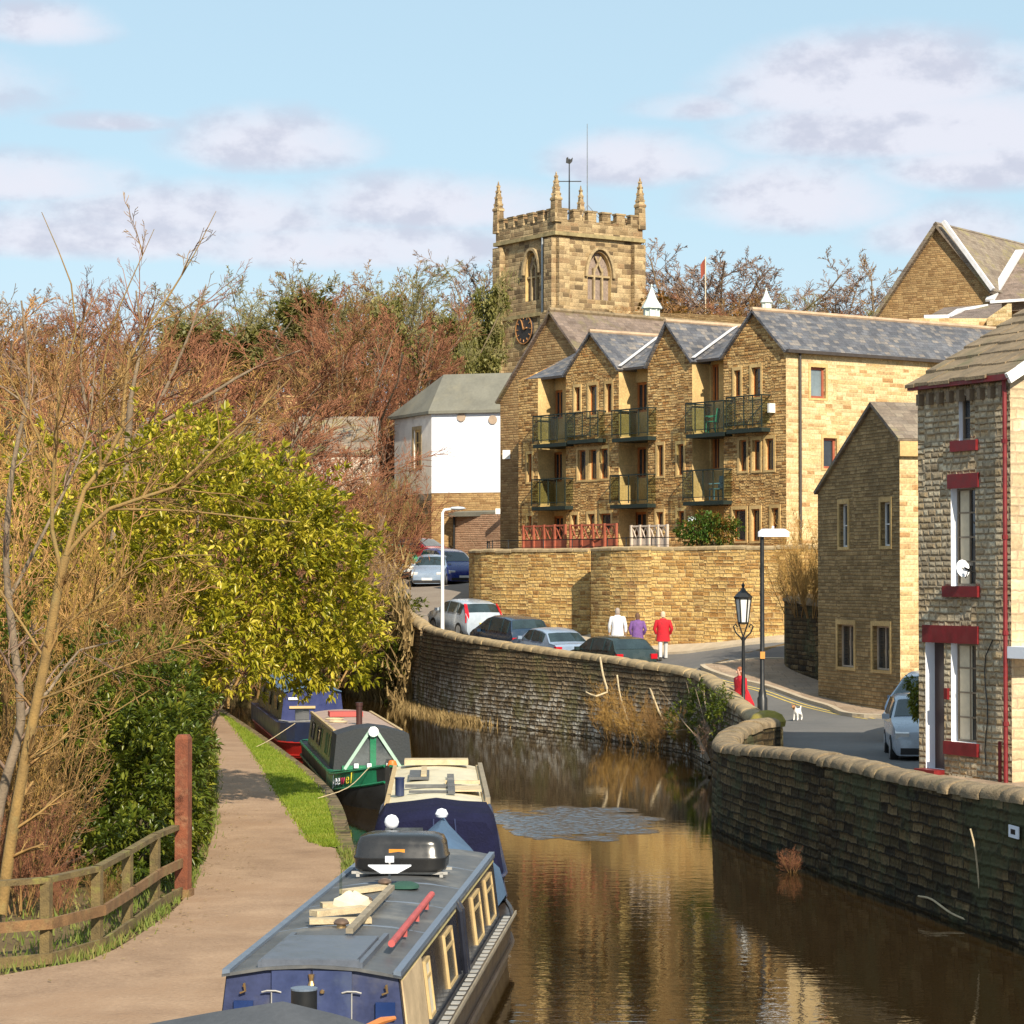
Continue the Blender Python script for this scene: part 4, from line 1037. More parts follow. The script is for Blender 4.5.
# battlements
m = MB(); nM = 6; e = .08
for side in range(4):
    for i in range(nM):
        t0 = (i+.18)/nM*TW; l = TW/nM*.58
        base_ = {0: TP(t0, -e, 0), 1: TP(-e, t0, 0), 2: TP(t0, TW+e-.5, 0), 3: TP(TW+e-.5, t0, 0)}[side]
        ax, ot = (rd, ld) if side in (0, 2) else (ld, rd)
        m.obox(base_+Z*(zP-.36), ax*l, ot*.5, Z*.75); m.obox(base_+Z*(zP+.4)-ax*.08-ot*.06, ax*(l+.16), ot*.62, Z*.14)
m.build('battlement', M_tower, tw)
m = MB(); m.face([TP(0, 0, zS+.1), TP(TW, 0, zS+.1), TP(TW, TW, zS+.1), TP(0, TW, zS+.1)]); m.build('roof', M_lead, tw)
for (cx_, cy_), yt in (((0.1, 0.1), 170), ((TW-.1, .1), 176), ((.1, TW-.1), 180), ((TW-.1, TW-.1), 184)):
    p = TP(cx_, cy_, 0); zt = zat(yt, p.y); zb_ = zP-.6; h_ = zt-zb_
    m = MB(); rz_ = ph+math.pi/4
    m.rings([[V(p.x, p.y, zb_+h_*f)+V(math.cos(rz_+j*math.pi/2), math.sin(rz_+j*math.pi/2), 0)*rr for j in range(4)] for f, rr in ((0, .50), (.42, .44), (.43, .52), (.47, .52), (.5, .38), (.62, .31), (.75, .23), (.88, .13), (.97, .06), (1, .02))])
    for f in (.55, .68, .8, .9):
        for j in range(4):
            a_ = rz_+j*math.pi/2; rr = np.interp(f, [.5, .62, .75, .88, .97], [.38, .31, .23, .13, .06])
            m.box(V(p.x, p.y, zb_+h_*f)+V(math.cos(a_), math.sin(a_), 0)*rr, (.11, .11, .16), rz=a_)
    m.build('pinnacle', M_tower, tw)
# clock on the left face
f = lambda px: (tc.x-(px-512)/FPX*tc.y)/((px-512)/FPX*ld.y-ld.x)
uc = f(525.3); p = tc+ld*uc; p.z = zat(329, p.y); nl = -rd
m = MB(); m.tube([p, p+nl*.14], 1.25, 24); clk = m.build('clock_face', pm('clock_blue_black', (.03, .03, .035), .5), tw)
m = MB()
for k in range(24):
    a0_, a1_ = k*math.pi/12, (k+1)*math.pi/12
    m.beam(p+nl*.16+ld*math.cos(a0_)*1.18+Z*math.sin(a0_)*1.18, p+nl*.16+ld*math.cos(a1_)*1.18+Z*math.sin(a1_)*1.18, .07)
for k in range(12):
    a0_ = k*math.pi/6; m.beam(p+nl*.17+ld*math.cos(a0_)*.85+Z*math.sin(a0_)*.85, p+nl*.17+ld*math.cos(a0_)*1.05+Z*math.sin(a0_)*1.05, .06)
m.build('gilt_ring', pm('gilding', (.6, .3, .12), .4, .5), clk)
m = MB(); m.beam(p+nl*.2, p+nl*.2+ld*.3+Z*.75, .08); m.beam(p+nl*.2, p+nl*.2-ld*.5+Z*.1, .1); m.build('clock_hand', MATS['gilding'], clk)
# weathercock and mast
mid = TP(TW/2, TW/2, 0)
m = MB(); b0 = V(xat(569.5, mid.y), mid.y, zS); zt = zat(157, mid.y)
m.tube([b0, V(b0.x, b0.y, zt)], [.09, .04], 6)
m.beam(b0+V(-1.0, 0, zat(180, mid.y)-zS), b0+V(1.0, 0, zat(180, mid.y)-zS), .07); m.beam(b0+V(0, -1, zat(180, mid.y)-zS), b0+V(0, 1, zat(180, mid.y)-zS), .07)
for sx in (-1, 1):
    m.tube([b0+V(sx*1.8, 0, .3), b0+V(0, 0, 2.6)], .05, 5)
m.prism([b0+V(x, 0, zt-zS+z) for x, z in ((-.28, -.35), (.05, -.45), (.25, -.25), (.3, .1), (.12, -.05), (-.05, -.08), (-.1, .15), (-.25, .05))], (0, .06, 0))
wcv = m.build('weather_vane', M_black, tw)
m = MB(); b1 = V(xat(587.5, mid.y), mid.y, zS); m.tube([b1, V(b1.x, b1.y, zat(122, mid.y))], [.07, .03], 5)
for a_ in (0, 2.1, 4.2): m.tube([b1+Z*3.2, b1+V(math.cos(a_)*2.3, math.sin(a_)*2.3, .5)], .025, 4)
m.build('antenna_mast', pm('grey_metal', (.3, .32, .34), .4, .6), tw)
m = MB(); d0 = TP(-.15, 1.7, 0); m.tube([d0+Z*(zS-.2), d0+Z*12], .09, 6); m.build('downpipe', MATS['grey_metal'], tw)

# ---- small brown gabled building ------------------------------------------------
Lg, Rg = V(9.25, 75.6, 0), V(10.86, 70, 0); dg = (Lg-Rg).normalized(); Wg = (Lg-Rg).length; ng = V(-dg.y, dg.x, 0); ng = -ng if ng.x < 0 else ng
gb = thing('gabled_building', (Rg.x, Rg.y, 1.2), 'narrow brown stone building with a lopsided gable and four mullioned windows', 'building')
fu = lambda px: (Rg.x-(px-512)/FPX*Rg.y)/((px-512)/FPX*dg.y-dg.x)
def gh(x0, x1, y0, y1):
    a, c = sorted((fu(x0), fu(x1))); Dm = Rg.y+dg.y*(a+c)/2; return (a, c, zat(y1, Dm), zat(y0, Dm))
ghs = [gh(839.5, 848, 504, 547), gh(881, 890.5, 502, 546), gh(837.5, 853.8, 624.5, 667), gh(872.5, 889.5, 626, 670)]
zl, zr_, zap = 7.62, 8.98, 10.05; uap = fu(873.5)
m = MB(); GP = wallskin(m, (Rg.x, Rg.y), (Lg.x, Lg.y), .8, zl, ghs, (ng.x, ng.y), .18, [(uap, zap), (0, zr_)])
BK = 9.0
m.face([Lg+Z*.8, Lg+ng*BK+Z*.8, Lg+ng*BK+Z*zl, Lg+Z*zl]); m.build('gable_wall', M_barn, gb)
m = MB(); m.face([Rg+Z*.8, Rg+ng*BK+Z*.8, Rg+ng*BK+Z*zr_, Rg+Z*zr_]); m.face([Rg+ng*BK+Z*.8, Lg+ng*BK+Z*.8, Lg+ng*BK+Z*zl, Rg+dg*uap+ng*BK+Z*zap, Rg+ng*BK+Z*zr_]); m.build('side_wall', M_ashlar, gb)
m = MB(); ap_ = Rg+dg*uap+Z*(zap+.08)
slab(m, [ap_-ng*.1, ap_+ng*BK, Rg+ng*BK+Z*(zr_+.0)-dg*.14, Rg-ng*.1+Z*(zr_+.0)-dg*.14], .1); slab(m, [ap_-ng*.1, ap_+ng*BK, Lg+ng*BK+Z*(zl+.06)+dg*.1, Lg-ng*.1+Z*(zl+.06)+dg*.1], .1)
m.build('roof', M_slate_moss, gb)
for i, h in enumerate(ghs):
    two = i > 1
    window(gb, GP, h, pm('old_window_frame', (.5, .4, .3), .6) if two else M_whitepaint, M_pane, .18, .05, (2, 1) if two else (1, 2), M_jamb, .11)
m = MB(); e_ = Rg-dg*.12+ng*.6+Z*8.6; m.tube([e_, e_+ng*2], .1, 8); m.build('outlet_pipe', M_black, gb)
m = MB(); m.obox(Rg-dg*.02+Z*(zr_-.5)-ng*.05, -dg*.12, ng*1.2, Z*.42); m.build('kneeler', M_jamb, gb)

# dark garden wall left of it
r = thing('garden_wall', (9.3, 84, 1.4), 'dark round-ended garden wall left of the brown gabled building, topped with shrubs', 'stone wall')
GW = [(10.3, 76.8, 4.1), (9.6, 79, 4.2), (9.1, 81.5, 4.3), (9.05, 83.2, 4.35), (9.5, 84.2, 4.4), (11, 84.6, 4.4), (14, 84, 4.4)]
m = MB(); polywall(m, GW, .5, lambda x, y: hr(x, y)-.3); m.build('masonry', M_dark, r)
m = MB(); coping(m, GW, .5, .03, .1, .5); m.build('coping', M_coping, r, smooth=True)
m = MB(); m.face([(x+.3, y, 4.0) for x, y, z in GW]+[(16, 83, 4.0), (16, 77, 4.0)]); struct('garden_bed', m, M_soil)

# ---- red-trimmed house on the right ---------------------------------------------
Lh, Rh = V(8.06, 49.6, 0), V(9.36, 46.9, 0); dh = (Lh-Rh).normalized(); Wh = (Lh-Rh).length; nh = V(-dh.y, dh.x, 0); nh = -nh if nh.x < 0 else nh
hs_ = thing('stone_house', (Rh.x, Rh.y, 1.1), 'stone house with red lintels, sills and gutter at the right of the canal', 'house')
fu = lambda px: (Rh.x-(px-512)/FPX*Rh.y)/((px-512)/FPX*dh.y-dh.x)
def hh2(x0, x1, y0, y1):
    a, c = sorted((fu(x0), fu(x1))); Dm = Rh.y+dh.y*(a+c)/2; return (a, c, zat(y1, Dm), zat(y0, Dm))
zg, ze = 1.0, 8.9
dH, wH, mH, tH = hh2(925, 943.5, 642.5, 769), hh2(950.5, 975.5, 643.5, 742), hh2(951, 975.5, 488, 586), hh2(959.5, 970.8, 395, 440)
m = MB(); rv = MB()
HH = wallskin(m, (Rh.x, Rh.y), (Lh.x, Lh.y), zg-.4, ze, [dH+(.26,), wH+(.2,), mH+(.2,), tH+(.14,)], (nh.x, nh.y), .2, None, rv)
m.face([Lh+Z*.6, Lh+nh*7+Z*.6, Lh+nh*7+Z*ze, Lh+nh*3.5+Z*(ze+2.0), Lh+Z*ze])
m.build('wall', M_house, hs_)
rv.build('white_reveal', M_white, hs_)
m = MB(); gp = [Rh+Z*.6, Rh+nh*7+Z*.6, Rh+nh*7+Z*ze, Rh+nh*3.5+Z*(ze+2.0), Rh+Z*ze]; 
# gable side with one door and window that sit just past the frame edge
HG = wallskin(m, (Rh.x, Rh.y), (Rh+nh*7).to_tuple()[:2], zg-.4, ze, [(.75, 1.7, 4.6, 6.1), (.5, 1.5, 1.15, 3.1)], (dh.x, dh.y), .2, [(3.5, ze+2.0)])
m.build('gable_wall', M_housegable, hs_)
def redbox(name, h, P, proud=.04, dep=.1, mat=M_red, parent=hs_):
    m = MB(); m.obox(P(h[0], h[2], -proud), P(h[1], 0, 0)-P(h[0], 0, 0), P(0, 0, dep)-P(0, 0, 0), Z*(h[3]-h[2])); return m.build(name, mat, parent)
redbox('lintel', hh2(923.3, 978.5, 625.5, 643), HH); redbox('lintel', hh2(949, 979.7, 473.5, 488), HH)
redbox('sill', hh2(945, 978.5, 742, 755), HH, .07); redbox('sill', hh2(944.5, 979.7, 586, 597), HH, .07); redbox('sill', hh2(953, 979, 440.3, 451), HH, .07)
redbox('doorstep', hh2(923.5, 943.5, 768.5, 779), HH, .25, .3)
window(hs_, HH, wH, pm('brown_window_frame', (.2, .15, .1), .5), M_pane, .2, .045, (2, 4), None, curtain=(.45, .95))
window(hs_, HH, mH, MATS['brown_window_frame'], M_pane, .2, .045, (2, 4), None, curtain=(.5, .9))
window(hs_, HH, tH, MATS['brown_window_frame'], M_pane, .14, .04, (1, 2), None)
window(hs_, HG, (.75, 1.7, 4.6, 6.1), M_red, M_pane, .2, .06, (1, 2), None); redbox('lintel', (.65, 1.8, 6.1, 6.35), HG); redbox('sill', (.65, 1.8, 4.45, 4.6), HG)
redbox('door', (dH[0], dH[1], dH[2], dH[3]), HH, -.22, .04, pm('dark_door', (.05, .025, .02), .4))
redbox('door', (.5, 1.5, 1.15, 3.1), HG, -.15, .04, MATS['dark_door'])
m = MB(); m.obox(HG(-.1, zat(658, 46.9), -.55), nh*2.0, dh*.55, Z*.22); m.build('porch_slab', M_white, hs_)
# corbels, gutter, downpipes
for i in range(9):
    m = MB(); u = Wh*(i+.5)/9; m.obox(HH(u-.05, ze-.42, -.12), HH(u+.05, 0, 0)-HH(u-.05, 0, 0), HH(0, 0, .14)-HH(0, 0, 0), Z*.22)
    m.build('corbel', pm('corbel_stone', (.2, .15, .1), .9, var=.3), hs_)
m = MB(); m.beam(HH(-.2, ze-.06, -.14), HH(Wh+.06, ze-.06, -.14), .13, .11)
m.build('gutter', M_red, hs_)
m = MB(); m.tube([HH(.04, ze-.05, -.12), HH(.04, ze-.4, -.1), HH(.06, 1.1, -.1)], .042, 8)
for z_ in (7.6, 5.8, 4, 2.3): m.tube([HH(.05, z_, -.1), HH(.05, z_+.08, -.1)], .058, 8)
m.build('downpipe', M_red, hs_)
m = MB(); m.tube([HH(.28, 2.0, -.07), HH(.28, 1.1, -.07)], .035, 6); m.build('downpipe', M_red, hs_)
m = MB(); cpt = [HH(.55, 3.9, -.02)]+[HH(.75+.05*math.sin(k*1.3), 3.6-k*.3, -.03) for k in range(8)]; m.tube(cpt, .014, 4); m.build('cable', M_black, hs_)
# stone slate roof in courses
m = MB(); rng_ = random.Random(5); th_ = math.atan(2.0/3.5); rows = 11; wcur = -.22
while wcur < 3.55:
    dep = .46*rng_.uniform(.9, 1.1)*(1-.03*wcur); u = -.2
    while u < Wh+.1:
        wd_ = rng_.uniform(.35, .75); w2 = min(wd_, Wh+.1-u+.01)
        jz = rng_.uniform(0, .03); jw = rng_.uniform(-.03, .02)
        zb_ = ze+(wcur+jw)*math.tan(th_)+.06+jz; o_ = Rh+dh*(u+.01)+nh*(wcur+jw)+Z*zb_
        m.obox(o_, dh*(w2-.015), nh*(dep+.12)+Z*((dep+.12)*math.tan(th_)-.05), Z*.065); u += wd_
    wcur += dep
slab(m, [Rh-dh*.15+nh*-.15+Z*(ze+.0), Rh-dh*.15+nh*3.5+Z*(ze+2.0), Lh+dh*.15+nh*3.5+Z*(ze+2.0), Lh+dh*.15-nh*.15+Z*(ze+0)], .08)
slab(m, [Rh-dh*.15+nh*7.2+Z*(ze-.05), Rh-dh*.15+nh*3.5+Z*(ze+2.05), Lh+dh*.15+nh*3.5+Z*(ze+2.05), Lh+dh*.15+nh*7.2+Z*(ze-.05)], .08)
rfh = m.build('roof', M_flag, hs_)
m = MB(); m.beam(Rh-dh*.2-nh*.2+Z*(ze-.1), Rh-dh*.2+nh*3.5+Z*(ze+2.02), .08, .2); m.build('verge_board', M_whitepaint, rfh)
# dish in the window
dsh = thing('satellite_dish', HH((mH[0])+.02, mH[2]+.35, -.25), 'small white satellite dish at the corner of the middle window', 'satellite dish')
c_ = dsh.location; ax_ = (V(.3, -1, .25)).normalized(); t_ = ax_.cross(Z).normalized(); u_ = t_.cross(ax_)
m = MB(); m.rings([[c_+ax_*(-.06+.5*rr*rr)+(t_*math.cos(j*.524)+u_*math.sin(j*.524)*1.25)*rr for j in range(12)] for rr in (.02, .06, .1, .14)], caps=False); m.rings([[c_+ax_*(-.07+.5*rr*rr)+(t_*math.cos(j*.524)+u_*math.sin(j*.524)*1.25)*rr for j in range(12)] for rr in (.02, .06, .1, .14)], caps=False); m.build('dish', M_white, dsh, smooth=True)
m = MB(); m.tube([c_-u_*.2, c_+ax_*.3], .012, 5); m.box(c_+ax_*.3, (.05, .05, .06)); m.tube([c_, c_+nh*.25-Z*.1], .02, 5); m.build('bracket', M_black, dsh)
# small red alarm box between door and window
redbox('doorbell_box', hh2(945.5, 948.8, 688, 699), HH, .06, .06)
# hanging basket plant behind corner
# ---- big gabled building top right ----------------------------------------------
s19 = 130
big = thing('warehouse', (xat(940, 130), 130, 10), 'large stone building with a steep gable and mossy slate roof against the sky', 'building')
apx = V(xat(939.5, 130), 130, zat(224, 130)); gd = V(.8, -.6, 0).normalized(); gn_ = V(.6, .8, 0).normalized()
fq = lambda px: ((px-512)/FPX*apx.y-apx.x)/(gd.x-(px-512)/FPX*gd.y)
uL, uR = fq(872), fq(991); zl_ = zat(324, apx.y+gd.y*uL); zrr = zat(288, apx.y+gd.y*uR)
b0_ = V(apx.x, apx.y, 0)
m = MB(); m.face([b0_+gd*uL+Z*8, b0_+gd*uR+Z*8, b0_+gd*uR+Z*zrr, apx, b0_+gd*uL+Z*zl_])
for uu, zz_ in ((uL, zl_), (uR, zrr)): m.face([b0_+gd*uu+Z*8, b0_+gd*uu+gn_*22+Z*8, b0_+gd*uu+gn_*22+Z*zz_, b0_+gd*uu+Z*zz_])
m.face([b0_+gd*uL+gn_*22+Z*8, b0_+gd*uR+gn_*22+Z*8, b0_+gd*uR+gn_*22+Z*zrr, apx+gn_*22, b0_+gd*uL+gn_*22+Z*zl_])
m.build('wall', M_hall, big)
m = MB(); e_ = Z*.15
slab(m, [apx+e_-gn_*.3, apx+e_+gn_*22, b0_+gd*(uR+.3)+gn_*22+Z*(zrr-.15), b0_+gd*(uR+.3)-gn_*.3+Z*(zrr-.15)], .2)
slab(m, [apx+e_-gn_*.3, apx+e_+gn_*22, b0_+gd*(uL-.3)+gn_*22+Z*(zl_-.25), b0_+gd*(uL-.3)-gn_*.3+Z*(zl_-.25)], .2)
br_ = m.build('roof', M_slate_moss, big)
m = MB(); m.beam(apx+Z*.1-gn_*.36+gd*.5, b0_+gd*(uR+.35)-gn_*.36+Z*(zrr-.1), .22, .2)
m.build('verge_board', M_lead, br_)
# second wing meeting it on the right with a white valley
wg = V(xat(1020, 128), 128, 0)
m = MB(); v0 = at(990.5, 300, 128.0); v1 = at(1021, 250, 133)
m.rings([[v0, v1, at(1060, 246, 137), at(1060, 300, 128)], [v0+V(.1, .3, -.5), v1+V(.1, .3, -.5), at(1060, 246, 137)+V(.1, .3, -.5), at(1060, 300, 128)+V(.1, .3, -.5)]])
wr_ = m.build('wing_roof', M_slate_br, big)
m = MB(); m.beam(v0-V(0, .1, 0), v1-V(0, .1, 0), .45, .12); m.beam(v0-V(0, .15, .1), at(1060, 297, 127.8), .2, .14); m.build('valley_lead', M_lead, wr_)
m = MB(); q0 = at(990, 301, 128.4); q1 = at(1060, 301, 128.4); m.obox((q0.x, q0.y+.3, 8), (q1.x-q0.x, 0, 0), (0, 5, 0), (0, 0, q0.z-8)); m.build('wing_wall', M_hall, big)
# low roofs with pale flashing between
lr = thing('low_shed', at(975, 318, 112), 'low shed roof with bright lead flashing below the large gable', 'shed')
m = MB(); a_, b__, c__, d__ = at(925, 318, 112), at(1003, 318, 110), at(1003, 303, 115), at(945, 307, 116)
m.rings([[a_, b__, c__, d__], [p-Z*.25 for p in (a_, b__, c__, d__)]]); m.build('roof', M_slate_br, lr)
m = MB(); m.beam(at(948, 318, 112), at(962, 309, 114), .35, .1); m.beam(at(962, 309, 114), at(987, 305, 115), .3, .12); m.beam(at(925, 318, 111.8), at(950, 317.6, 111.8), .2, .3); m.build('flashing', M_lead, lr)
m = MB(); g0 = at(990, 322, 108); m.prism([at(988, 325, 108), at(1013, 325, 107.5), at(1013, 303, 107.5), at(1009, 303, 107.6), at(988, 318, 108)], (0.5, 3, 0)); m.obox((g0.x-3.3, 109, 9), (5, 0, 0), (0, 3, 0), (0, 0, a_.z-9.3)); m.build('wall', M_ashlar, lr)
# hillside wall behind the cupola
r = thing('boundary_wall', (xat(700, 165), 165, 14), 'long weathered boundary wall under the trees right of the church tower', 'stone wall')
m = MB(); polywall(m, [(xat(640, 170), 170, zat(312, 170)), (xat(700, 166), 166, zat(314, 166)), (xat(768, 162), 162, zat(318, 162)), (xat(800, 160), 160, zat(320, 160))], .5, 9); m.build('masonry', M_hall, r)
# stone cottages seen through the twigs on the left
def cottage(px0, px1, yr, ye, yb, D, label, wins):
    q = at(px0, yb, D); r = thing('stone_cottage', q, label, 'house', 'cottages behind the bare shrubs')
    x0, x1 = xat(px0, D), xat(px1, D); z0, z1, z2 = zat(yb, D)-3, zat(ye, D), zat(yr, D)
    m = MB(); hsx = [(xat(a, D)-x0, xat(c, D)-x0, zat(zb_, D), zat(zt, D)) for a, c, zt, zb_ in wins]
    P = wallskin(m, (x0, D), (x1, D), z0, z1, hsx, (0, 1), .12)
    for x in (x0, x1): m.face([(x, D, z0), (x, D+7, z0), (x, D+7, z1), (x, D+3.5, z2), (x, D, z1)])
    m.build('wall', M_cream, r)
    m = MB(); slab(m, [(x0-.2, D-.2, z1-.05), (x1+.2, D-.2, z1-.05), (x1+.2, D+3.5, z2), (x0-.2, D+3.5, z2)], .15); slab(m, [(x0-.2, D+7.2, z1-.05), (x1+.2, D+7.2, z1-.05), (x1+.2, D+3.5, z2), (x0-.2, D+3.5, z2)], .15); rf_ = m.build('roof', M_slate_moss, r)
    for cx_ in (x0+1,):
        m = MB(); m.obox((cx_, D+3.2, z2-.3), (.7, 0, 0), (0, .6, 0), (0, 0, 1.3)); m.obox((cx_-.05, D+3.15, z2+1.0), (.8, 0, 0), (0, .7, 0), (0, 0, .12)); m.build('chimney', M_hall, rf_)
    for h in hsx: window(r, P, h, M_whitepaint, M_pane, .12, .07, (2, 2), None)
cottage(258, 372, 412, 452, 520, 128, 'stone cottage with a pale slate roof glimpsed through twigs left of the white building', [(262, 274, 466, 482), (300, 312, 466, 482), (322, 331, 464, 482)])
# ------------------------------------------------------------------ trees and shrubs
M_bark = pm('grey_bark', (.2, .15, .1), .95, var=.35, scale=3, bump=.02)
M_barky = pm('ochre_bark', (.24, .15, .05), .9, var=.35, scale=4, bump=.02, dirt=(.2, .17, .07))
def twm(n, a, c, d): return leafmat(n, [(0, a), (.5, c), (1, d)], .85, 0)
TW_RED = twm('red_twigs', (.11, .045, .025), (.27, .11, .055), (.37, .175, .09))
TW_BRN = twm('brown_twigs', (.10, .055, .02), (.24, .135, .048), (.38, .24, .085))
TW_OLV = twm('olive_twigs', (.12, .11, .04), (.22, .2, .08), (.33, .28, .11))
TW_GLD = twm('golden_twigs', (.17, .09, .025), (.38, .22, .06), (.54, .35, .11))
TW_PUR = twm('purple_grey_twigs', (.13, .085, .06), (.24, .155, .11), (.34, .23, .16))
TW_ORG = twm('orange_twigs', (.22, .11, .05), (.4, .21, .08), (.5, .3, .12))
LF_LAUREL = leafmat('laurel_leaf', [(0, (.05, .08, .008)), (.35, (.26, .25, .015)), (.65, (.50, .42, .035)), (1, (.74, .62, .13))], .32, .3)
LF_DARK = leafmat('dark_laurel_leaf', [(0, (.03, .06, .008)), (.5, (.09, .12, .014)), (1, (.32, .31, .035))], .32, .25)
LF_IVY = leafmat('ivy_leaf', [(0, (.09, .10, .025)), (.5, (.18, .17, .05)), (1, (.32, .27, .09))], .5, .2)
LF_RUST = leafmat('rust_leaf', [(0, (.12, .05, .015)), (.5, (.27, .12, .03)), (1, (.4, .22, .06))], .7, .2)
LF_HEB = leafmat('red_tipped_leaf', [(0, (.02, .07, .012)), (.55, (.07, .14, .02)), (.8, (.28, .12, .03)), (1, (.42, .16, .05))], .4, .2)

def tree_proto(seed, kind):
    g = np.random.default_rng(seed)
    if kind == 'broad':      # 15 m
        cfg = [dict(segs=3, jit=.04, up=.02, t0=.5, tip=.7), dict(n=8, ang=.6, ratio=1.55, taper=0, segs=6, jit=.09, up=.0, t0=.25, rr=.5), dict(n=12, ang=.65, ratio=.45, segs=4, jit=.12, up=.015, t0=.2, rr=.45),
               dict(n=8, ang=.7, ratio=.42, segs=3, jit=.14, up=.01, t0=.15, rr=.5), dict(n=8, ang=.75, ratio=.5, segs=2, jit=.17, up=.01, rr=.6)]
        s = grow(g, cfg, (0, 0, 0), (0, 0, 1), 5, .26); mn = .020
    elif kind == 'upright':  # 12 m, dense rising twigs
        cfg = [dict(segs=3, jit=.04, up=.03, t0=.2, tip=.6), dict(n=11, ang=.5, ratio=2.6, taper=0, segs=6, jit=.07, up=.06, t0=.12, rr=.45), dict(n=11, ang=.5, ratio=.38, segs=3, jit=.1, up=.07, t0=.2, rr=.5),
               dict(n=8, ang=.5, ratio=.5, segs=3, jit=.12, up=.07, t0=.15, rr=.5), dict(n=8, ang=.55, ratio=.55, segs=2, jit=.14, up=.05, rr=.6)]
        s = grow(g, cfg, (0, 0, 0), (0, 0, 1), 3, .17); mn = .0115
    else:                    # shrub, 4 m: many stems
        cfg = [dict(segs=4, jit=.10, up=.05, t0=.15, tip=.3), dict(n=9, ang=.55, ratio=.5, segs=4, jit=.13, up=.05, t0=.15, rr=.5), dict(n=7, ang=.6, ratio=.5, segs=3, jit=.15, up=.05, t0=.1, rr=.5), dict(n=4, ang=.6, ratio=.6, segs=2, jit=.15, up=.04, rr=.6)]
        s = [[], [], [], []]; mn = .008
        for i in range(15):
            a = g.uniform(0, 6.28); lean = g.uniform(.1, .75); q = grow(g, cfg, (math.cos(a)*.35, math.sin(a)*.35, 0), (math.cos(a)*lean, math.sin(a)*lean, 1), g.uniform(2.6, 4.2), .035)
            for k in range(4): s[k] += q[k]
    return s, mn
def mk_tree(name, seed, kind, bark, twig, leaf=None, nleaf=0, lsize=.35):
    s, mn = tree_proto(seed, kind)
    S0_ = np.array(s[0]+(s[1] if kind != 'shrub' else [])); rest = np.array(sum((s[k] for k in range(1 if kind == 'shrub' else 2, len(s))), []))
    rest[:, 6] = np.maximum(rest[:, 6], mn); rest[:, 7] = np.maximum(rest[:, 7], mn*.6)
    r = thing(name, (0, 0, 0), '', 'tree'); H_ = max(rest[:, 5].max(), .1)
    v, f = seg_mesh(S0_, 6); npmesh('trunk' if kind != 'shrub' else 'stems', v, f, bark, r, rnd=np.random.default_rng(seed).random(len(f)))
    v, f = seg_mesh(rest, 3); g = np.random.default_rng(seed+1)
    npmesh('crown', v, f, twig, r, rnd=np.repeat(g.random(len(f)//3), 3))
    if leaf:
        tips = rest[g.integers(0, len(rest), nleaf)]; c = tips[:, 3:6]; d = g.normal(0, 1, c.shape); d[:, 2] = np.abs(d[:, 2]); d /= np.linalg.norm(d, axis=1, keepdims=True)
        c = c*np.array([.85, .85, .9])+g.normal(0, .2, c.shape)
        v, f, rr = leaves(c, d, 3, lsize, g, .2, 1.0, .7); npmesh('leaves', v, f, leaf, r, rnd=rr)
    r['H'] = float(H_); return r
PB = [mk_tree('bare_tree', 21+i, 'broad', M_bark, TW_BRN) for i in range(3)]
PU = [mk_tree('bare_tree', 31+i, 'upright', M_bark, TW_RED) for i in range(3)]
PS = [mk_tree('bare_shrub', 41+i, 'shrub', TW_BRN, TW_GLD) for i in range(3)]
PI = [mk_tree('ivy_clad_tree', 51, 'broad', M_bark, TW_OLV, LF_IVY, 7500, .3)]
PR_ = [mk_tree('rust_leaved_tree', 52, 'upright', M_bark, TW_ORG, LF_RUST, 6000, .3)]
used_ = set()
def plant(proto, px, ytop, D, label, group, mat=None, wide=1.0, cat='tree', zg=None, hf=None, name=None):
    x = xat(px, D); z0 = zg if zg is not None else (hf or hr)(x, D); H_ = zat(ytop, D)-z0
    if id(proto) in used_: o = copy_tree(proto)
    else: o = proto; used_.add(id(proto))
    if name: o.name = name
    k = H_/proto['H']; o.location = (x, D, z0-.1); o.scale = (k*wide, k*wide, k); o.rotation_euler = (0, 0, random.uniform(0, 6.28))
    tag(o, label, cat, group)
    if mat:
        for ch in o.children:
            if ch.name.split('.')[0] == 'crown': ch.material_slots[0].link = 'OBJECT'; ch.material_slots[0].material = mat
    return o
random.seed(12)
GF = 'bare trees along the wooded skyline'
LBF = 'bare tree in the row of woodland trees along the skyline'
for i, (px, yt, D, mt, k) in enumerate([(-30, 262, 190, TW_BRN, 0), (8, 270, 185, TW_PUR, 1), (48, 290, 180, TW_BRN, 0), (90, 285, 185, TW_RED, 2), (130, 278, 190, TW_RED, 1), (172, 272, 182, TW_PUR, 0), (212, 272, 200, TW_OLV, 2), (250, 258, 205, TW_OLV, 0), (290, 266, 200, TW_OLV, 1), (322, 256, 210, TW_BRN, 2), (345, 250, 205, TW_BRN, 0), (372, 252, 212, TW_BRN, 1), (402, 252, 206, TW_OLV, 2), (430, 255, 210, TW_OLV, 0), (452, 250, 215, TW_PUR, 1), (478, 236, 220, TW_PUR, 2), (30, 300, 170, TW_ORG, 1), (-10, 300, 165, TW_RED, 2),
                                         (70, 310, 160, TW_BRN, 0), (110, 305, 165, TW_ORG, 1)]):
    plant(PB[k], px, yt+6, D, LBF, GF, mt, random.uniform(.95, 1.2))
GR = 'bare trees behind the roofs right of the tower'
plant(PB[0], 672, 262, 214, 'low bare tree partly behind the right edge of the church tower', GR, TW_PUR, 1.2, zg=17)
plant(PB[2], 705, 250, 217, 'bare tree directly behind the flagpole', GR, TW_PUR, 1.2, zg=17)
plant(PB[1], 688, 228, 215, 'tall round-crowned bare tree close beside the right edge of the church tower', GR, TW_PUR, 1.35, zg=17)
plant(PB[2], 733, 250, 212, 'lower bare tree beside the flagpole, right of the church tower', GR, TW_PUR, 1.5, zg=17)
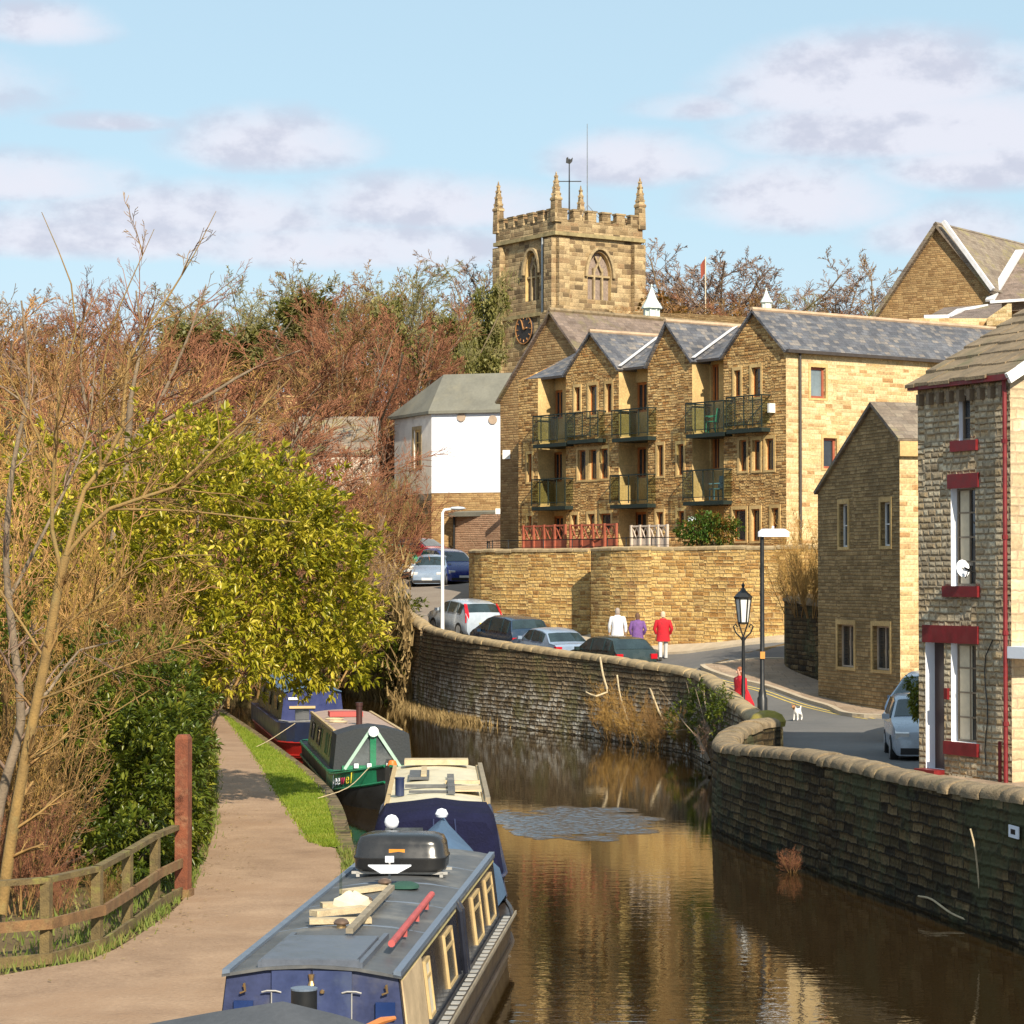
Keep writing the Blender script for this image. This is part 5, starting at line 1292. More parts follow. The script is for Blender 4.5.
LBR = 'low bare tree in the scrub between the tower and the right-hand trees'
for px, yt, D, mt, k in [(765, 292, 215, TW_RED, 0), (785, 285, 220, TW_PUR, 1), (805, 290, 210, TW_RED, 2), (655, 290, 190, TW_BRN, 0), (715, 292, 188, TW_BRN, 2), (745, 296, 185, TW_OLV, 1), (790, 300, 180, TW_RED, 0)]:
    plant(PU[k], px, yt, D, LBR, GR, mt, 1.5, zg=15)
plant(PB[0], 838, 256, 210, 'purple-brown bare tree left of the pair beside the large gable', GR, TW_PUR, 1.2, zg=16)
plant(PB[1], 880, 252, 205, 'pale brown bare tree touching the left slope of the large gable', GR, TW_BRN, 1.2, zg=16)
plant(PU[2], 858, 288, 195, 'olive low tree in front of the purple-brown tree near the large gable', GR, TW_OLV, 1.5, zg=16)
plant(PR_[0], 677, 280, 185, 'bushy rust-coloured tree beside the church tower behind the white cupola', GR, None, 1.35, zg=15)
# midground woodland
plant(PI[0], 250, 283, 165, 'green ivy-clad tree left of the large red-twigged tree', 'ivy-clad trees', None, 1.35)
plant(PI[0], 438, 264, 160, 'tall ivy-clad tree immediately left of the church tower', 'ivy-clad trees', None, .6, zg=10)
plant(PI[0], 446, 310, 150, 'shorter ivy-clad tree between the red tree and the church tower', 'ivy-clad trees', None, .42, zg=10)
GM = 'red-twigged trees in the middle distance'
plant(PU[1], 330, 292, 139, 'dense red-twigged tree just left of the middle of the red dome', GM, TW_RED, 1.35, zg=7)
plant(PU[2], 372, 292, 140, 'dense red-twigged tree just right of the middle of the red dome', GM, TW_RED, 1.3, zg=7)
plant(PU[0], 350, 284, 142, 'large dome-shaped red-twigged tree in the centre of the wood', GM, TW_RED, 1.6, zg=7)
plant(PU[1], 305, 300, 146, 'red-twigged tree on the left shoulder of the large central one', GM, TW_BRN, 1.5, zg=7)
plant(PU[2], 398, 300, 144, 'red-twigged tree on the right shoulder of the large central one', GM, TW_RED, 1.15, zg=7)
plant(PU[1], 425, 340, 141, 'small red-twigged tree above the grey roof of the white building', GM, TW_RED, .9, zg=8)
plant(PU[0], 265, 330, 138, 'brown-twigged tree left of the large red one', GM, TW_BRN, 1.8, zg=6.5)
LM = 'brown bare tree in the thicket left of the cottage'
for px, yt, D, mt, k in [(215, 330, 120, TW_RED, 1), (175, 312, 108, TW_RED, 2), (130, 318, 112, TW_BRN, 0), (90, 312, 102, TW_GLD, 1), (45, 315, 96, TW_ORG, 2), (5, 305, 90, TW_GLD, 0), (150, 360, 92, TW_RED, 0), (60, 360, 84, TW_GLD, 1), (205, 370, 104, TW_RED, 2), (110, 380, 80, TW_OLV, 0), (240, 360, 132, TW_BRN, 0)]:
    plant(PU[k], px, yt, D, LM, 'trees in the left thicket', mt, 1.75, zg=1.0 if D < 110 else 2)
LS = 'bare shrub in the thicket of twigs below the cottage and the white building'
for px, yt, D, mt, k in [(285, 425, 122, TW_RED, 0), (330, 425, 120, TW_PUR, 1), (375, 425, 122, TW_RED, 2), (392, 455, 132, TW_OLV, 0), (255, 430, 112, TW_RED, 1), (388, 475, 134, TW_GLD, 1), (425, 492, 136, TW_GLD, 2), (355, 455, 118, TW_BRN, 0), (335, 480, 110, TW_GLD, 2), (320, 490, 104, TW_PUR, 1), (290, 500, 100, TW_BRN, 0), (410, 500, 134, TW_OLV, 1), (446, 500, 137, TW_GLD, 0), (362, 510, 121, TW_GLD, 2), (340, 525, 112, TW_BRN, 1), (400, 518, 133, TW_GLD, 1)]:
    plant(PS[k], px, yt, D, LS, 'shrubs in front of the cottage', mt, 1.5 if px < 320 else (1.1 if D > 130 else .75), 'shrub', zg=hr(xat(px, D), D)-.2 if D > 130 else (max(1.5, hr(xat(px, D), D)-1.2) if D > 110 else 1.5))
LW_ = 'golden bare shrub growing behind the upper canal wall beside the car park'
for px, yt, D, k, mt in [(360, 540, 118, 0, TW_GLD), (352, 555, 112, 1, TW_GLD), (374, 575, 113, 2, TW_GLD), (345, 545, 118, 2, TW_BRN), (360, 585, 108, 1, TW_GLD), (385, 600, 109, 0, TW_OLV)]:
    plant(PS[k], px, yt, D, LW_, 'shrubs by the upper canal wall', mt, .8, 'shrub', zg=zat(640, D))
LP_ = 'tall arching bare shrub on top of the dark garden wall'
for px, yt, D, k in [(800, 500, 80.5, 0), (812, 520, 79, 1), (790, 530, 82.5, 2)]:
    plant(PS[k], px, yt, D, LP_, 'shrubs on the garden wall', TW_GLD, .8, 'shrub', zg=3.9)
plant(PS[1], 748, 545, 90, 'thin bare climber over the top of the retaining wall near the corner bay', None, TW_GLD, 1.2, 'shrub', zg=5.9)
# wall-foot plants along the canal
LC = 'dry golden shrub hanging on the far canal wall'
for px, yt, D, k, mt in [(612, 668, 78, 0, TW_GLD), (640, 672, 76, 1, TW_GLD), (668, 682, 74.3, 2, TW_BRN), (626, 690, 77, 2, TW_GLD), (655, 700, 75, 0, TW_GLD), (690, 700, 72, 1, TW_BRN)]:
    x = np.interp(D, [p[1] for p in FARW], [p[0] for p in FARW])-.25
    o = plant(PS[k], 512+FPX*x/D, yt, D, LC, 'shrubs on the far canal wall', mt, .85, 'shrub', zg=zat(752 if px > 650 else 745, D)+.1)
o = plant(PS[0], 804, 838, 43.2, 'small rust-red twiggy plant at the foot of the near canal wall', None, TW_RED, 1.1, 'shrub', zg=.05); o.location.x -= .22
o = plant(PS[2], 712, 700, 66, 'dark twiggy shrub at the shaded corner where the two canal walls meet', None, TW_PUR, .55, 'shrub', zg=0.1)
o.location.x = 5.35
# dry tufts at the foot of the far wall
pts = []
for _ in range(2200):
    D = random.choice([random.gauss(89, 1.2), random.gauss(94, 2), random.gauss(98, 1.5)]); x = np.interp(D, [p[1] for p in FARW], [p[0] for p in FARW])-.3-abs(random.gauss(0, .28)); pts.append((x, D, -.05))
v_, f_, r_ = blades(pts, .3, RNG, .025)
tag(npmesh('reeds', v_, f_, M_dryblade, rnd=r_), 'dry tufts of grass along the foot of the far canal wall', 'grass', kind='stuff')
pts = []
for _ in range(6000):
    D = random.uniform(99, 116); x = np.interp(D, [p[1] for p in UPW], [p[0] for p in UPW])-.2-abs(random.gauss(0, .25)); pts.append((x, D, max(0, random.gauss(1.2, 1.8))))
v_, f_, r_ = blades(pts, .6, RNG, .05)
tag(npmesh('creeper', v_, f_, M_dryblade, rnd=r_), 'dry creeper hanging over the upper length of canal wall', 'creeper', kind='stuff')

# ---- evergreen shrubs (laurel) -----------------------------------------------
def evergreen(name, label, loc, blobs, mat, size=.17, dens=26, per=7, stems=(), seed=1, droop=.35):
    g = np.random.default_rng(seed); r = thing(name, loc, label, 'shrub'); CC, DD = [], []
    for c, rad in blobs:
        rad = np.array(rad, float); area = 4*math.pi*((rad[0]*rad[1])**1.6+(rad[0]*rad[2])**1.6+(rad[1]*rad[2])**1.6)**(1/1.6)/3**(1/1.6)
        n = int(area*dens); d = g.normal(0, 1, (n, 3)); d /= np.linalg.norm(d, axis=1, keepdims=True)
        bump_ = 1+.17*np.sin(d[:, 0]*7+c[0]*3)*np.sin(d[:, 2]*8+c[2]*2)+.13*np.sin(d[:, 1]*9+d[:, 2]*5)
        rr = bump_*np.where(g.random(n) < .72, g.uniform(.88, 1.08, n), g.uniform(.4, .9, n))
        CC.append(np.array(c)+d*rad*rr[:, None]); q = d/rad; q /= np.linalg.norm(q, axis=1, keepdims=True); DD.append(q+np.array([0, 0, .25]))
    for c_, rad in blobs:         # loose sprigs standing out of the mass
        for _ in range(int(16*max(rad))):
            u_ = g.normal(0, 1, 3); u_[2] = u_[2]*.7+.25; u_ /= np.linalg.norm(u_); k_ = np.linspace(.95, g.uniform(1.15, 1.5), 6)[:, None]
            q = np.array(c_)+u_*np.array(rad)*k_+np.array([0, 0, .25])*(k_-.95)+g.normal(0, .03, (6, 3)); CC.append(q); DD.append(np.tile(u_+np.array([0, 0, .4]), (6, 1)))
    c = np.concatenate(CC); d = np.concatenate(DD); keep = c[:, 2] > .15; c, d = c[keep], d[keep]
    v, f, rr = leaves(c, d, per, size, g, droop, .75, .34); npmesh('foliage', v, f, mat, r, rnd=rr, off=loc)
    S = []
    base = np.array(loc, float)
    for cb, rad in blobs:
        if abs(cb[0]-base[0]) > 1.9 or rad[0] < .13: continue
        cfg = [dict(segs=6, jit=.08, up=0, t0=.3, tip=.3), dict(n=6, ang=.6, ratio=.4, segs=3, jit=.12, rr=.5)]
        b0_ = base+np.array([g.uniform(-.4, .4), g.uniform(-.4, .4), 0]); dv = np.array(cb)-b0_; L_ = np.linalg.norm(dv); q = grow(g, cfg, b0_, dv/L_, L_, .06); S += q[0]+q[1]
    if not S: S = [[*(base), base[0], base[1], blobs[0][0][2], .012, .008]]
    v, f = seg_mesh(np.array(S), 5); npmesh('stems', v, f, M_bark, r, off=loc)
    return r
def bl(px, py, D, rx, ry, rz): p = at(px, py, D); return ((p.x, p.y, p.z), (rx, ry, rz))
evergreen('laurel', 'large yellow-green laurel tree overhanging the towpath and the green narrowboat', (-6.8, 49, .35),
          [bl(235, 560, 49, 1.9, 1.8, 2.0), bl(170, 520, 48, 1.6, 1.5, 1.7), bl(295, 590, 50, 1.35, 1.3, 1.6), bl(325, 625, 50.5, .95, 1.0, 1.15), bl(250, 640, 50, 1.5, 1.3, 1.1), bl(190, 455, 49, .9, .9, .8), bl(150, 640, 47.5, 1.7, 1.4, 1.3), bl(268, 500, 50, 1.1, 1.1, .9), bl(340, 672, 51, .55, .7, .4), bl(352, 610, 50.5, .6, .8, .7), bl(300, 530, 50.5, 1.0, .9, .8), bl(110, 560, 47, 1.0, 1.0, 1.5)],
          LF_LAUREL, .18, 14, 7, seed=3)
evergreen('laurel', 'dense green laurel hedge reaching to the ground beside the rusty post and the path', (-5.7, 40, .35),
          [bl(180, 800, 40, .35, 1.2, 1.25), bl(168, 730, 41.5, .6, 1.2, 1.0), bl(150, 790, 40.5, .7, 1.0, 1.3), bl(192, 775, 43, .25, 1.6, 1.1)],
          LF_DARK, .15, 34, 7, seed=5)
evergreen('laurel', 'dark laurel mass behind the wooden fence and the bare tree', (-7.6, 40, .3),
          [bl(110, 780, 41, 1.1, 1.0, 1.5), bl(60, 770, 42, 1.2, 1.0, 1.6), bl(120, 700, 43, 1.3, 1.1, 1.2), bl(20, 740, 43, 1.3, 1.0, 1.9), bl(70, 850, 39, 1.0, .6, .5), bl(-30, 800, 42, 1.3, 1.0, 1.6), bl(135, 850, 38.2, .6, .5, .55)],
          LF_DARK, .15, 26, 7, seed=6)
evergreen('laurel', 'pale green laurel showing behind the bare twigs at the left edge', (-9.5, 50, .3),
          [bl(70, 500, 51, 1.2, 1.2, 1.2), bl(-10, 600, 50, 1.3, 1.2, 1.7), bl(60, 640, 50, 1.2, 1.2, 1.2)], LF_LAUREL, .18, 9, 7, seed=7)
evergreen('terrace_shrub', 'round green shrub with red-orange tips on the terrace above the retaining wall', (xat(709, 91.5), 91.6, 6.05),
          [bl(709, 529, 91.6, .85, .6, .52), bl(693, 533, 91.8, .5, .5, .4), bl(722, 533, 91.4, .5, .5, .45)], LF_HEB, .16, 40, 6, seed=8)
# ivy leaves on the dark upper wall
evergreen('ivy_bush', 'dark ivy clump hanging over the upper canal wall', (-4.6, 103, .3),
          [bl(402, 622, 102.6, .8, .4, .9), bl(388, 640, 104, .9, .5, 1.5), bl(410, 660, 100.4, .5, .4, 1.3), bl(398, 672, 101.5, .6, .4, 1.0)], LF_DARK, .2, 26, 5, seed=9)
evergreen('wall_ivy', 'dark green ivy on the shaded end of the far canal wall', (5.6, 66, .2),
          [bl(700, 715, 70, .35, 1.0, .7), bl(722, 722, 66, .3, 1.2, .8), bl(680, 722, 73, .3, .8, .5)], LF_DARK, .12, 30, 5, seed=10)

# ---- bare tree in the left foreground -----------------------------------------
def limb_tree(name, label, base, limbs, twig, bark, seed, cfgs, cat='tree', group=None):
    g = np.random.default_rng(seed); r = thing(name, base, label, cat, group); T, K = [], []
    for pts, r0, r1, dens, ln in limbs:
        P_ = densify([(*at(*p[:3]),) for p in pts], .35); n = len(P_)
        for i in range(n-1):
            a, c = r0+(r1-r0)*i/n, r0+(r1-r0)*(i+1)/n; T.append([*P_[i], *P_[i+1], a, c])
            if i > n*.12 and (P_[i][2] < 8.6 or base[1] > 50 or g.random() < .3):
                for _ in range(g.poisson(dens)):
                    d = np.array(P_[i+1])-np.array(P_[i]); d /= np.linalg.norm(d); ax = np.cross(d, g.normal(0, 1, 3)); ax /= np.linalg.norm(ax)
                    q = grow(g, cfgs, P_[i], rot_about(d, ax, g.uniform(.4, 1.0)), ln*g.uniform(.5, 1.3)*(1-.55*i/n), a*.4+.006)
                    for lv in q: K += lv
    v, f = seg_mesh(np.array(T), 8); npmesh('trunk', v, f, bark, r, off=base, smooth=True)
    K = np.array(K); K[:, 6] = np.clip(K[:, 6], .005, 1); K[:, 7] = np.clip(K[:, 7], .0035, 1)
    v, f = seg_mesh(K, 3); npmesh('crown', v, f, twig, r, off=base, rnd=np.repeat(g.random(len(f)//3), 3)); return r
CT = [dict(segs=4, jit=.11, up=.03, t0=.15, tip=.4), dict(n=5, ang=.6, ratio=.55, segs=4, jit=.13, up=.02, rr=.6), dict(n=4, ang=.6, ratio=.5, segs=3, jit=.15, up=.02, rr=.6)]
limb_tree('bare_tree', 'young bare tree with a pale ochre trunk leaning over the wooden fence', tuple(at(5, 905, 34)), [
    ([(3, 912, 34), (14, 830, 34), (30, 740, 34), (46, 660, 34), (58, 590, 34), (66, 556, 34)], .085, .06, .9, .9),
    ([(62, 575, 34), (52, 530, 34), (54, 460, 33.8), (58, 400, 33.6), (75, 330, 33.6), (70, 283, 33.5), (40, 211, 33.5)], .032, .002, 1.3, 1.3),
    ([(66, 556, 34), (84, 490, 34.2), (103, 466, 34.3), (122, 428, 34.4), (128, 360, 34.5), (165, 300, 34.6), (194, 252, 34.7), (215, 210, 34.8)], .038, .002, 2.2, 1.3),
    ([(66, 556, 34), (109, 509, 34), (175, 487, 34), (219, 444, 34), (262, 406, 34), (290, 378, 34)], .032, .006, 1.8, 1.1),
    ([(109, 509, 34), (187, 511, 34.3), (259, 519, 34.6), (300, 522, 35)], .02, .006, 1.0, .9),
    ([(52, 640, 34), (94, 600, 33.8), (150, 560, 33.6), (215, 555, 33.5)], .018, .005, 2.4, 1.0),
    ([(38, 700, 34), (90, 680, 33.7), (140, 660, 33.6), (200, 640, 33.5), (230, 645, 33.4)], .018, .005, 2.6, .9),
    ([(46, 660, 34), (20, 620, 34.2), (0, 590, 34.4), (-30, 560, 34.5)], .02, .008, 1.4, 1.0),
    ([(54, 470, 34), (30, 420, 34), (10, 380, 34), (-10, 330, 34)], .02, .006, 2.4, 1.1),
    ([(100, 466, 34), (100, 400, 33.6), (110, 330, 33.4), (153, 228, 33.3)], .02, .002, 2.0, 1.1),
    ([(28, 760, 34), (70, 735, 33.8), (110, 715, 33.7), (150, 690, 33.6)], .016, .005, 2.6, .8)], TW_BRN, M_barky, 5, CT)
limb_tree('bare_tree', 'second slender bare tree behind the fence at the left edge', tuple(at(-8, 880, 36)), [
    ([(-12, 900, 36), (2, 800, 36), (22, 720, 36), (15, 650, 36), (6, 560, 36), (12, 470, 36), (28, 380, 36), (20, 300, 36)], .09, .01, 1.2, 1.3),
    ([(20, 720, 36), (50, 690, 36.3), (80, 650, 36.6), (120, 640, 37)], .03, .006, 1.6, 1.0),
    ([(8, 600, 36), (40, 540, 36.2), (85, 440, 36.5), (95, 350, 36.8)], .03, .006, 1.5, 1.2)], TW_PUR, M_bark, 9, CT)
limb_tree('bare_tree', 'reddish bare tree with spreading twigs above the laurel', tuple(at(60, 830, 55)), [
    ([(60, 850, 55), (80, 700, 55), (110, 560, 55), (125, 470, 55), (130, 400, 55)], .14, .07, .5, 2),
    ([(125, 470, 55), (160, 400, 55), (190, 330, 55), (205, 285, 55)], .06, .012, 2.6, 2.0),
    ([(118, 500, 55), (90, 430, 55), (80, 360, 55), (85, 300, 55)], .06, .012, 2.6, 2.0),
    ([(130, 440, 55), (200, 400, 55), (250, 370, 55), (300, 350, 55)], .06, .012, 2.4, 1.8),
    ([(120, 480, 55), (60, 440, 55), (20, 400, 55), (-10, 380, 55)], .06, .012, 2.4, 1.8),
    ([(130, 400, 55), (140, 340, 55), (135, 290, 55)], .05, .012, 2.6, 1.8)], TW_RED, M_bark, 13,
    [dict(segs=4, jit=.1, up=.05, t0=.15, tip=.4), dict(n=6, ang=.55, ratio=.5, segs=3, jit=.12, up=.04, rr=.6), dict(n=5, ang=.6, ratio=.5, segs=2, jit=.14, up=.03, rr=.7)])
for px, yt, D, k, mt in [(95, 520, 44.5, 0, TW_GLD), (140, 560, 43.8, 1, TW_BRN), (60, 560, 43.5, 2, TW_GLD), (120, 610, 43, 2, TW_GLD), (165, 640, 42.8, 0, TW_BRN)]:
    plant(PS[k], px, yt, D, 'bare golden-brown shrub tangled in front of the large laurel', 'shrubs tangled in the laurel', mt, .62, 'shrub', zg=zat(yt, D)-2.9)
LG = 'golden-brown bare shrub in the thicket behind the wooden fence'
for px, yt, D, k, mt in [(30, 470, 46, 0, TW_GLD), (-10, 440, 44, 1, TW_ORG), (75, 520, 46, 2, TW_BRN), (15, 640, 37.2, 0, TW_BRN), (10, 560, 41, 2, TW_GLD), (20, 770, 35.6, 2, TW_RED), (105, 845, 36, 1, TW_BRN), (60, 830, 35.4, 0, TW_RED), (-20, 620, 38, 1, TW_GLD)]:
    plant(PS[k], px, yt, D, LG, 'shrubs behind the wooden fence', mt, .9, 'shrub', zg=.3)
LH = 'tall tangled shrub below the skyline in the left thicket'
for px, yt, D, k, mt in [(20, 380, 66, 0, TW_GLD), (60, 400, 62, 1, TW_GLD), (-15, 360, 70, 2, TW_ORG), (100, 420, 64, 0, TW_BRN), (150, 430, 74, 2, TW_RED), (210, 430, 84, 0, TW_RED), (250, 440, 92, 1, TW_BRN), (300, 470, 96, 2, TW_RED), (40, 345, 78, 1, TW_ORG), (90, 350, 76, 2, TW_GLD), (325, 500, 98, 0, TW_PUR), (335, 560, 100, 1, TW_GLD), (225, 560, 112, 2, TW_BRN), (250, 570, 113, 0, TW_OLV), (275, 560, 114, 1, TW_BRN), (236, 600, 111, 1, TW_OLV)]:
    plant(PS[k], px, yt, D, LH, 'tall shrubs in the left thicket', mt, 1.0, 'shrub', zg=.8)
# ------------------------------------------------------------------ boats
M_navy = pm('navy_paint', (.018, .03, .085), .4, var=.25, scale=2, dirt=(.04, .05, .09))
M_navy2 = pm('faded_navy_paint', (.028, .038, .10), .5, var=.4, scale=3, dirt=(.09, .095, .13))
M_hull = pm('black_hull', (.02, .02, .02), .45, var=.4, scale=2, dirt=(.06, .05, .035))
M_hullbrown = pm('brown_black_hull', (.045, .035, .03), .35, var=.4, scale=2, dirt=(.09, .07, .05))
M_greyroofp = pm('grey_roof_paint', (.085, .088, .092), .55, var=.35, scale=2.2, dirt=(.20, .19, .17))
M_railblue = pm('pale_blue_rail', (.13, .165, .22), .45, var=.15)
M_side = pm('dark_cabin_side', (.018, .02, .03), .22, var=.3, scale=2)
M_ply = pm('bare_plywood', (.5, .37, .22), .7, var=.25, scale=2.5, dirt=(.42, .22, .12))
M_wood = pm('weathered_planks', (.5, .4, .25), .85, var=.3, scale=6, bump=.01)
M_wooddk = pm('grey_plank', (.25, .21, .15), .9, var=.3, scale=6)
M_canvasn = pm('navy_canvas', (.010, .011, .034), .9, var=.35, scale=3, bump=.02, spec=.15)
M_canvasb = pm('blue_canvas', (.07, .13, .22), .8, var=.2, scale=2, bump=.01)
M_canvasg = pm('grey_canvas', (.07, .075, .085), .85, var=.25, scale=2, bump=.01)
M_canvask = pm('black_canvas', (.022, .026, .032), .7, var=.3, scale=2, bump=.01)
M_creamroof = pm('cream_roof_paint', (.62, .56, .40), .55, var=.12, scale=2, dirt=(.45, .38, .25))
M_olive = pm('olive_paint', (.13, .14, .055), .3, var=.25, scale=2)
M_green = pm('green_gloss', (.012, .16, .075), .3, var=.2)
M_pink = pm('brown_pink_roof', (.36, .26, .21), .7, var=.2, scale=2)
M_bpane = pm('boat_window_glass', (.035, .04, .045), .22, var=.5, scale=3, spec=.3)
M_brass = pm('brass', (.45, .3, .14), .35, .8, var=.2)
M_redpole = pm('faded_red_pole', (.42, .08, .075), .6, var=.25, scale=4)
M_tread = pm('worn_tread', (.36, .35, .33), .7, var=.2, scale=5)
M_cwin = pm('cream_window_frame', (.50, .36, .17), .5, var=.15)
M_redhull = pm('red_hull', (.42, .02, .015), .4, var=.3, scale=2)
M_plast = pm('clear_plastic', (.06, .07, .08), .15, var=.5, scale=3)
def boat_root(name, label, loc, rz): return thing(name, loc, label, 'narrowboat', 'narrowboats moored along the towpath', rz)
def hull(r, y0, y1, mat, bow=2.4, stern=.8, gw=.62, bowz=.95, W=1.04, mat_deck=None, tiphalf=.05):
    st = []
    for y in np.linspace(y0, y1, 40):
        w_ = W
        if y < y0+stern: w_ = W*(.55+.45*math.sqrt(max(0, 1-((y0+stern-y)/stern)**2)))
        g_ = gw
        if y > y1-bow:
            t = (y-(y1-bow))/bow; w_ = max(tiphalf, W*(1-t**2.2)); g_ = gw+(bowz-gw)*t**1.6
        st.append((y, w_, g_))
    m = MB(); m.rings([[V(-w_, y, g_), V(-w_*.98, y, .3), V(-w_*.9, y-.35*max(0, (y-(y1-bow))/bow), -.45), V(w_*.9, y-.35*max(0, (y-(y1-bow))/bow), -.45), V(w_*.98, y, .3), V(w_, y, g_)] for y, w_, g_ in st])
    h = m.build('hull', mat, r, local=True, smooth=True, angle=30)
    m = MB()
    for sg in (-1, 1):
        for dz, rr in ((0.0, .035), (-.35, .03)):
            m.tube([V(sg*(w_+.01), y, g_+dz) for y, w_, g_ in st], rr, 5)
    m.build('rubbing_strake', mat_deck or mat, r, local=True); return st
def cabin(r, y0, y1, mat, zb=.6, ze=1.43, zr=1.52, wb=.9, wt=.8, name='cabin'):
    def sec(y, o=0): return [V(-wb-o, y, zb), V(-wt-o, y, ze), V(-wt*.5, y, ze+(zr-ze)*.75), V(0, y, zr), V(wt*.5, y, ze+(zr-ze)*.75), V(wt+o, y, ze), V(wb+o, y, zb)]
    m = MB(); m.rings([sec(y0), sec(y1)]); return m.build(name, mat, r, local=True)
def roofp(r, y0, y1, mat, ze=1.43, zr=1.52, wt=.8, rail=None, th=.035):
    top = []
    def sec(y):
        a = [V(x*(wt+.03), y, ze+.01+(zr-ze)*(1-x*x)) for x in (-1, -.75, -.5, -.25, 0, .25, .5, .75, 1)]
        return a+[V(x*(wt+.03), y, ze+.01-th+(zr-ze)*(1-x*x)+.01) for x in (1, .5, 0, -.5, -1)]
    m = MB(); m.rings([sec(y0), sec(y1)]); rf_ = m.build('roof', mat, r, local=True, smooth=True)
    if rail:
        for sg in (-1, 1):
            m = MB(); m.obox(V(sg*(wt-.01)-.035, y0, ze+.0), (.07, 0, 0), (0, y1-y0, 0), (0, 0, .055)); m.build('handrail', rail, r, local=True)
    return rf_
def sidewin(r, y0, y1, z0, z1, sg, frame, pane, wb=.9, wt=.8, zb=.6, ze=1.43, t=.03, bars=1):
    X = lambda z: sg*(wb+(wt-wb)*(z-zb)/(ze-zb)); m = MB()
    Q = lambda y, z, o: V(X(z)+sg*o, y, z)
    for a, c, d, e in ((y0, y1, z0, z0+t), (y0, y1, z1-t, z1), (y0, y0+t, z0+t, z1-t), (y1-t, y1, z0+t, z1-t)):
        m.rings([[Q(a, d, .0), Q(c, d, .0), Q(c, e, .0), Q(a, e, .0)], [Q(a, d, .028), Q(c, d, .028), Q(c, e, .028), Q(a, e, .028)]])
    if bars > 1:
        zc_ = z0+(z1-z0)*.68; m.rings([[Q(y0+t, zc_, 0), Q(y1-t, zc_, 0), Q(y1-t, zc_+.03, 0), Q(y0+t, zc_+.03, 0)], [Q(y0+t, zc_, .025), Q(y1-t, zc_, .025), Q(y1-t, zc_+.03, .025), Q(y0+t, zc_+.03, .025)]])
    w_ = m.build('window', frame, r, local=True)
    m = MB(); m.face([Q(y0+t, z0+t, .012), Q(y1-t, z0+t, .012), Q(y1-t, z1-t, .012), Q(y0+t, z1-t, .012)]); m.build('pane', pane, w_, local=True)

# --- nearest boat: navy, grey roof -------------------------------------------
NA = -math.atan(.73/9.3); NL = V(-1.83, 23.0, 0)
nb_ = boat_root('narrowboat', 'nearest narrowboat with a grey roof full of gear and a faded navy rear bulkhead', NL, NA)
rotN = Matrix.Rotation(NA, 3, 'Z'); 
def nloc(px, py, z):      # local point on the boat seen at a pixel at height z
    s = (py-HOR)/(EYE-z); p = V((px-512)/s, FPX/s, z)-NL; return rotN.transposed() @ p
hull(nb_, -1.9, 12.5, M_hullbrown, 2.6, .9)
cb = cabin(nb_, .02, 9.9, M_side)
m = MB(); wb, wt = .9, .8
m.face([V(-.885, 0, .62), V(-.79, 0, 1.42), V(-.4, 0, 1.485), V(0, 0, 1.505), V(.4, 0, 1.485), V(.79, 0, 1.42), V(.885, 0, .62)])
bh = m.build('bulkhead', M_navy2, nb_, local=True)
m = MB()
for sg in (-1, 1): m.box((sg*.19, -.018, 1.06), (.36, .03, .84))
m.build('door', pm('navy_door', (.035, .05, .13), .45, var=.3, scale=3, dirt=(.07, .09, .15)), bh, local=True)
for x in (-.37, .37):
    m = MB(); m.tube([(x-.09, -.04, 1.28), (x-.04, -.05, 1.295), (x+.04, -.05, 1.295), (x+.09, -.04, 1.28)], .008, 5); m.tube([(x, -.04, 1.28), (x, -.04, .7)], .006, 4)
    m.build('door_stay', M_tread, bh, local=True)
for x in (-.05, .1): 
    m = MB(); m.lathe([(0.001, 0), (.022, .01), (.022, .03), (.001, .045)], (x, -.05, 1.27), 8); m.build('door_knob', M_brass, bh, local=True)
for x in (-.63, .68):
    m = MB(); m.tube([(x, -.03, 1.33), (x+.01, -.05, 1.36), (x+.02, -.05, 1.29), (x-.03, -.04, 1.27)], .012, 5); m.build('brass_hook', M_brass, bh, local=True)
    m = MB(); m.box((x, -.03, 1.12), (.18, .02, .16)); m.build('vent_cover', pm('deep_blue', (.01, .03, .12), .4), bh, local=True)
m = MB(); m.lathe([(.001, .0), (.03, .0), (.02, -.06), (.035, -.1), (.001, -.11)], (0, -.05, 1.45), 8); m.build('padlock', M_brass, bh, local=True)
roofp(nb_, -.05, 9.95, M_greyroofp, rail=M_railblue)
for y in (2.6, 4.5, 6.2, 8.0):
    m = MB(); m.rings([[V(x*.78, y, 1.452+.09*(1-x*x)) for x in (-1, -.5, 0, .5, 1)]+[V(x*.78, y, 1.44+.09*(1-x*x)) for x in (1, .5, 0, -.5, -1)], [V(x*.78, y+.04, 1.452+.09*(1-x*x)) for x in (-1, -.5, 0, .5, 1)]+[V(x*.78, y+.04, 1.44+.09*(1-x*x)) for x in (1, .5, 0, -.5, -1)]])
    m.build('roof_seam', M_railblue, nb_, local=True)
m = MB(); m.box((-.02, .78, 1.555), (.86, 1.5, .05)); m.box((-.02, .02, 1.53), (.9, .05, .09))
for sg in (-1, 1): m.box((-.02+sg*.46, .95, 1.52), (.05, 1.9, .07))
m.build('sliding_hatch', pm('hatch_paint', (.10, .115, .145), .4, var=.2), nb_, local=True)
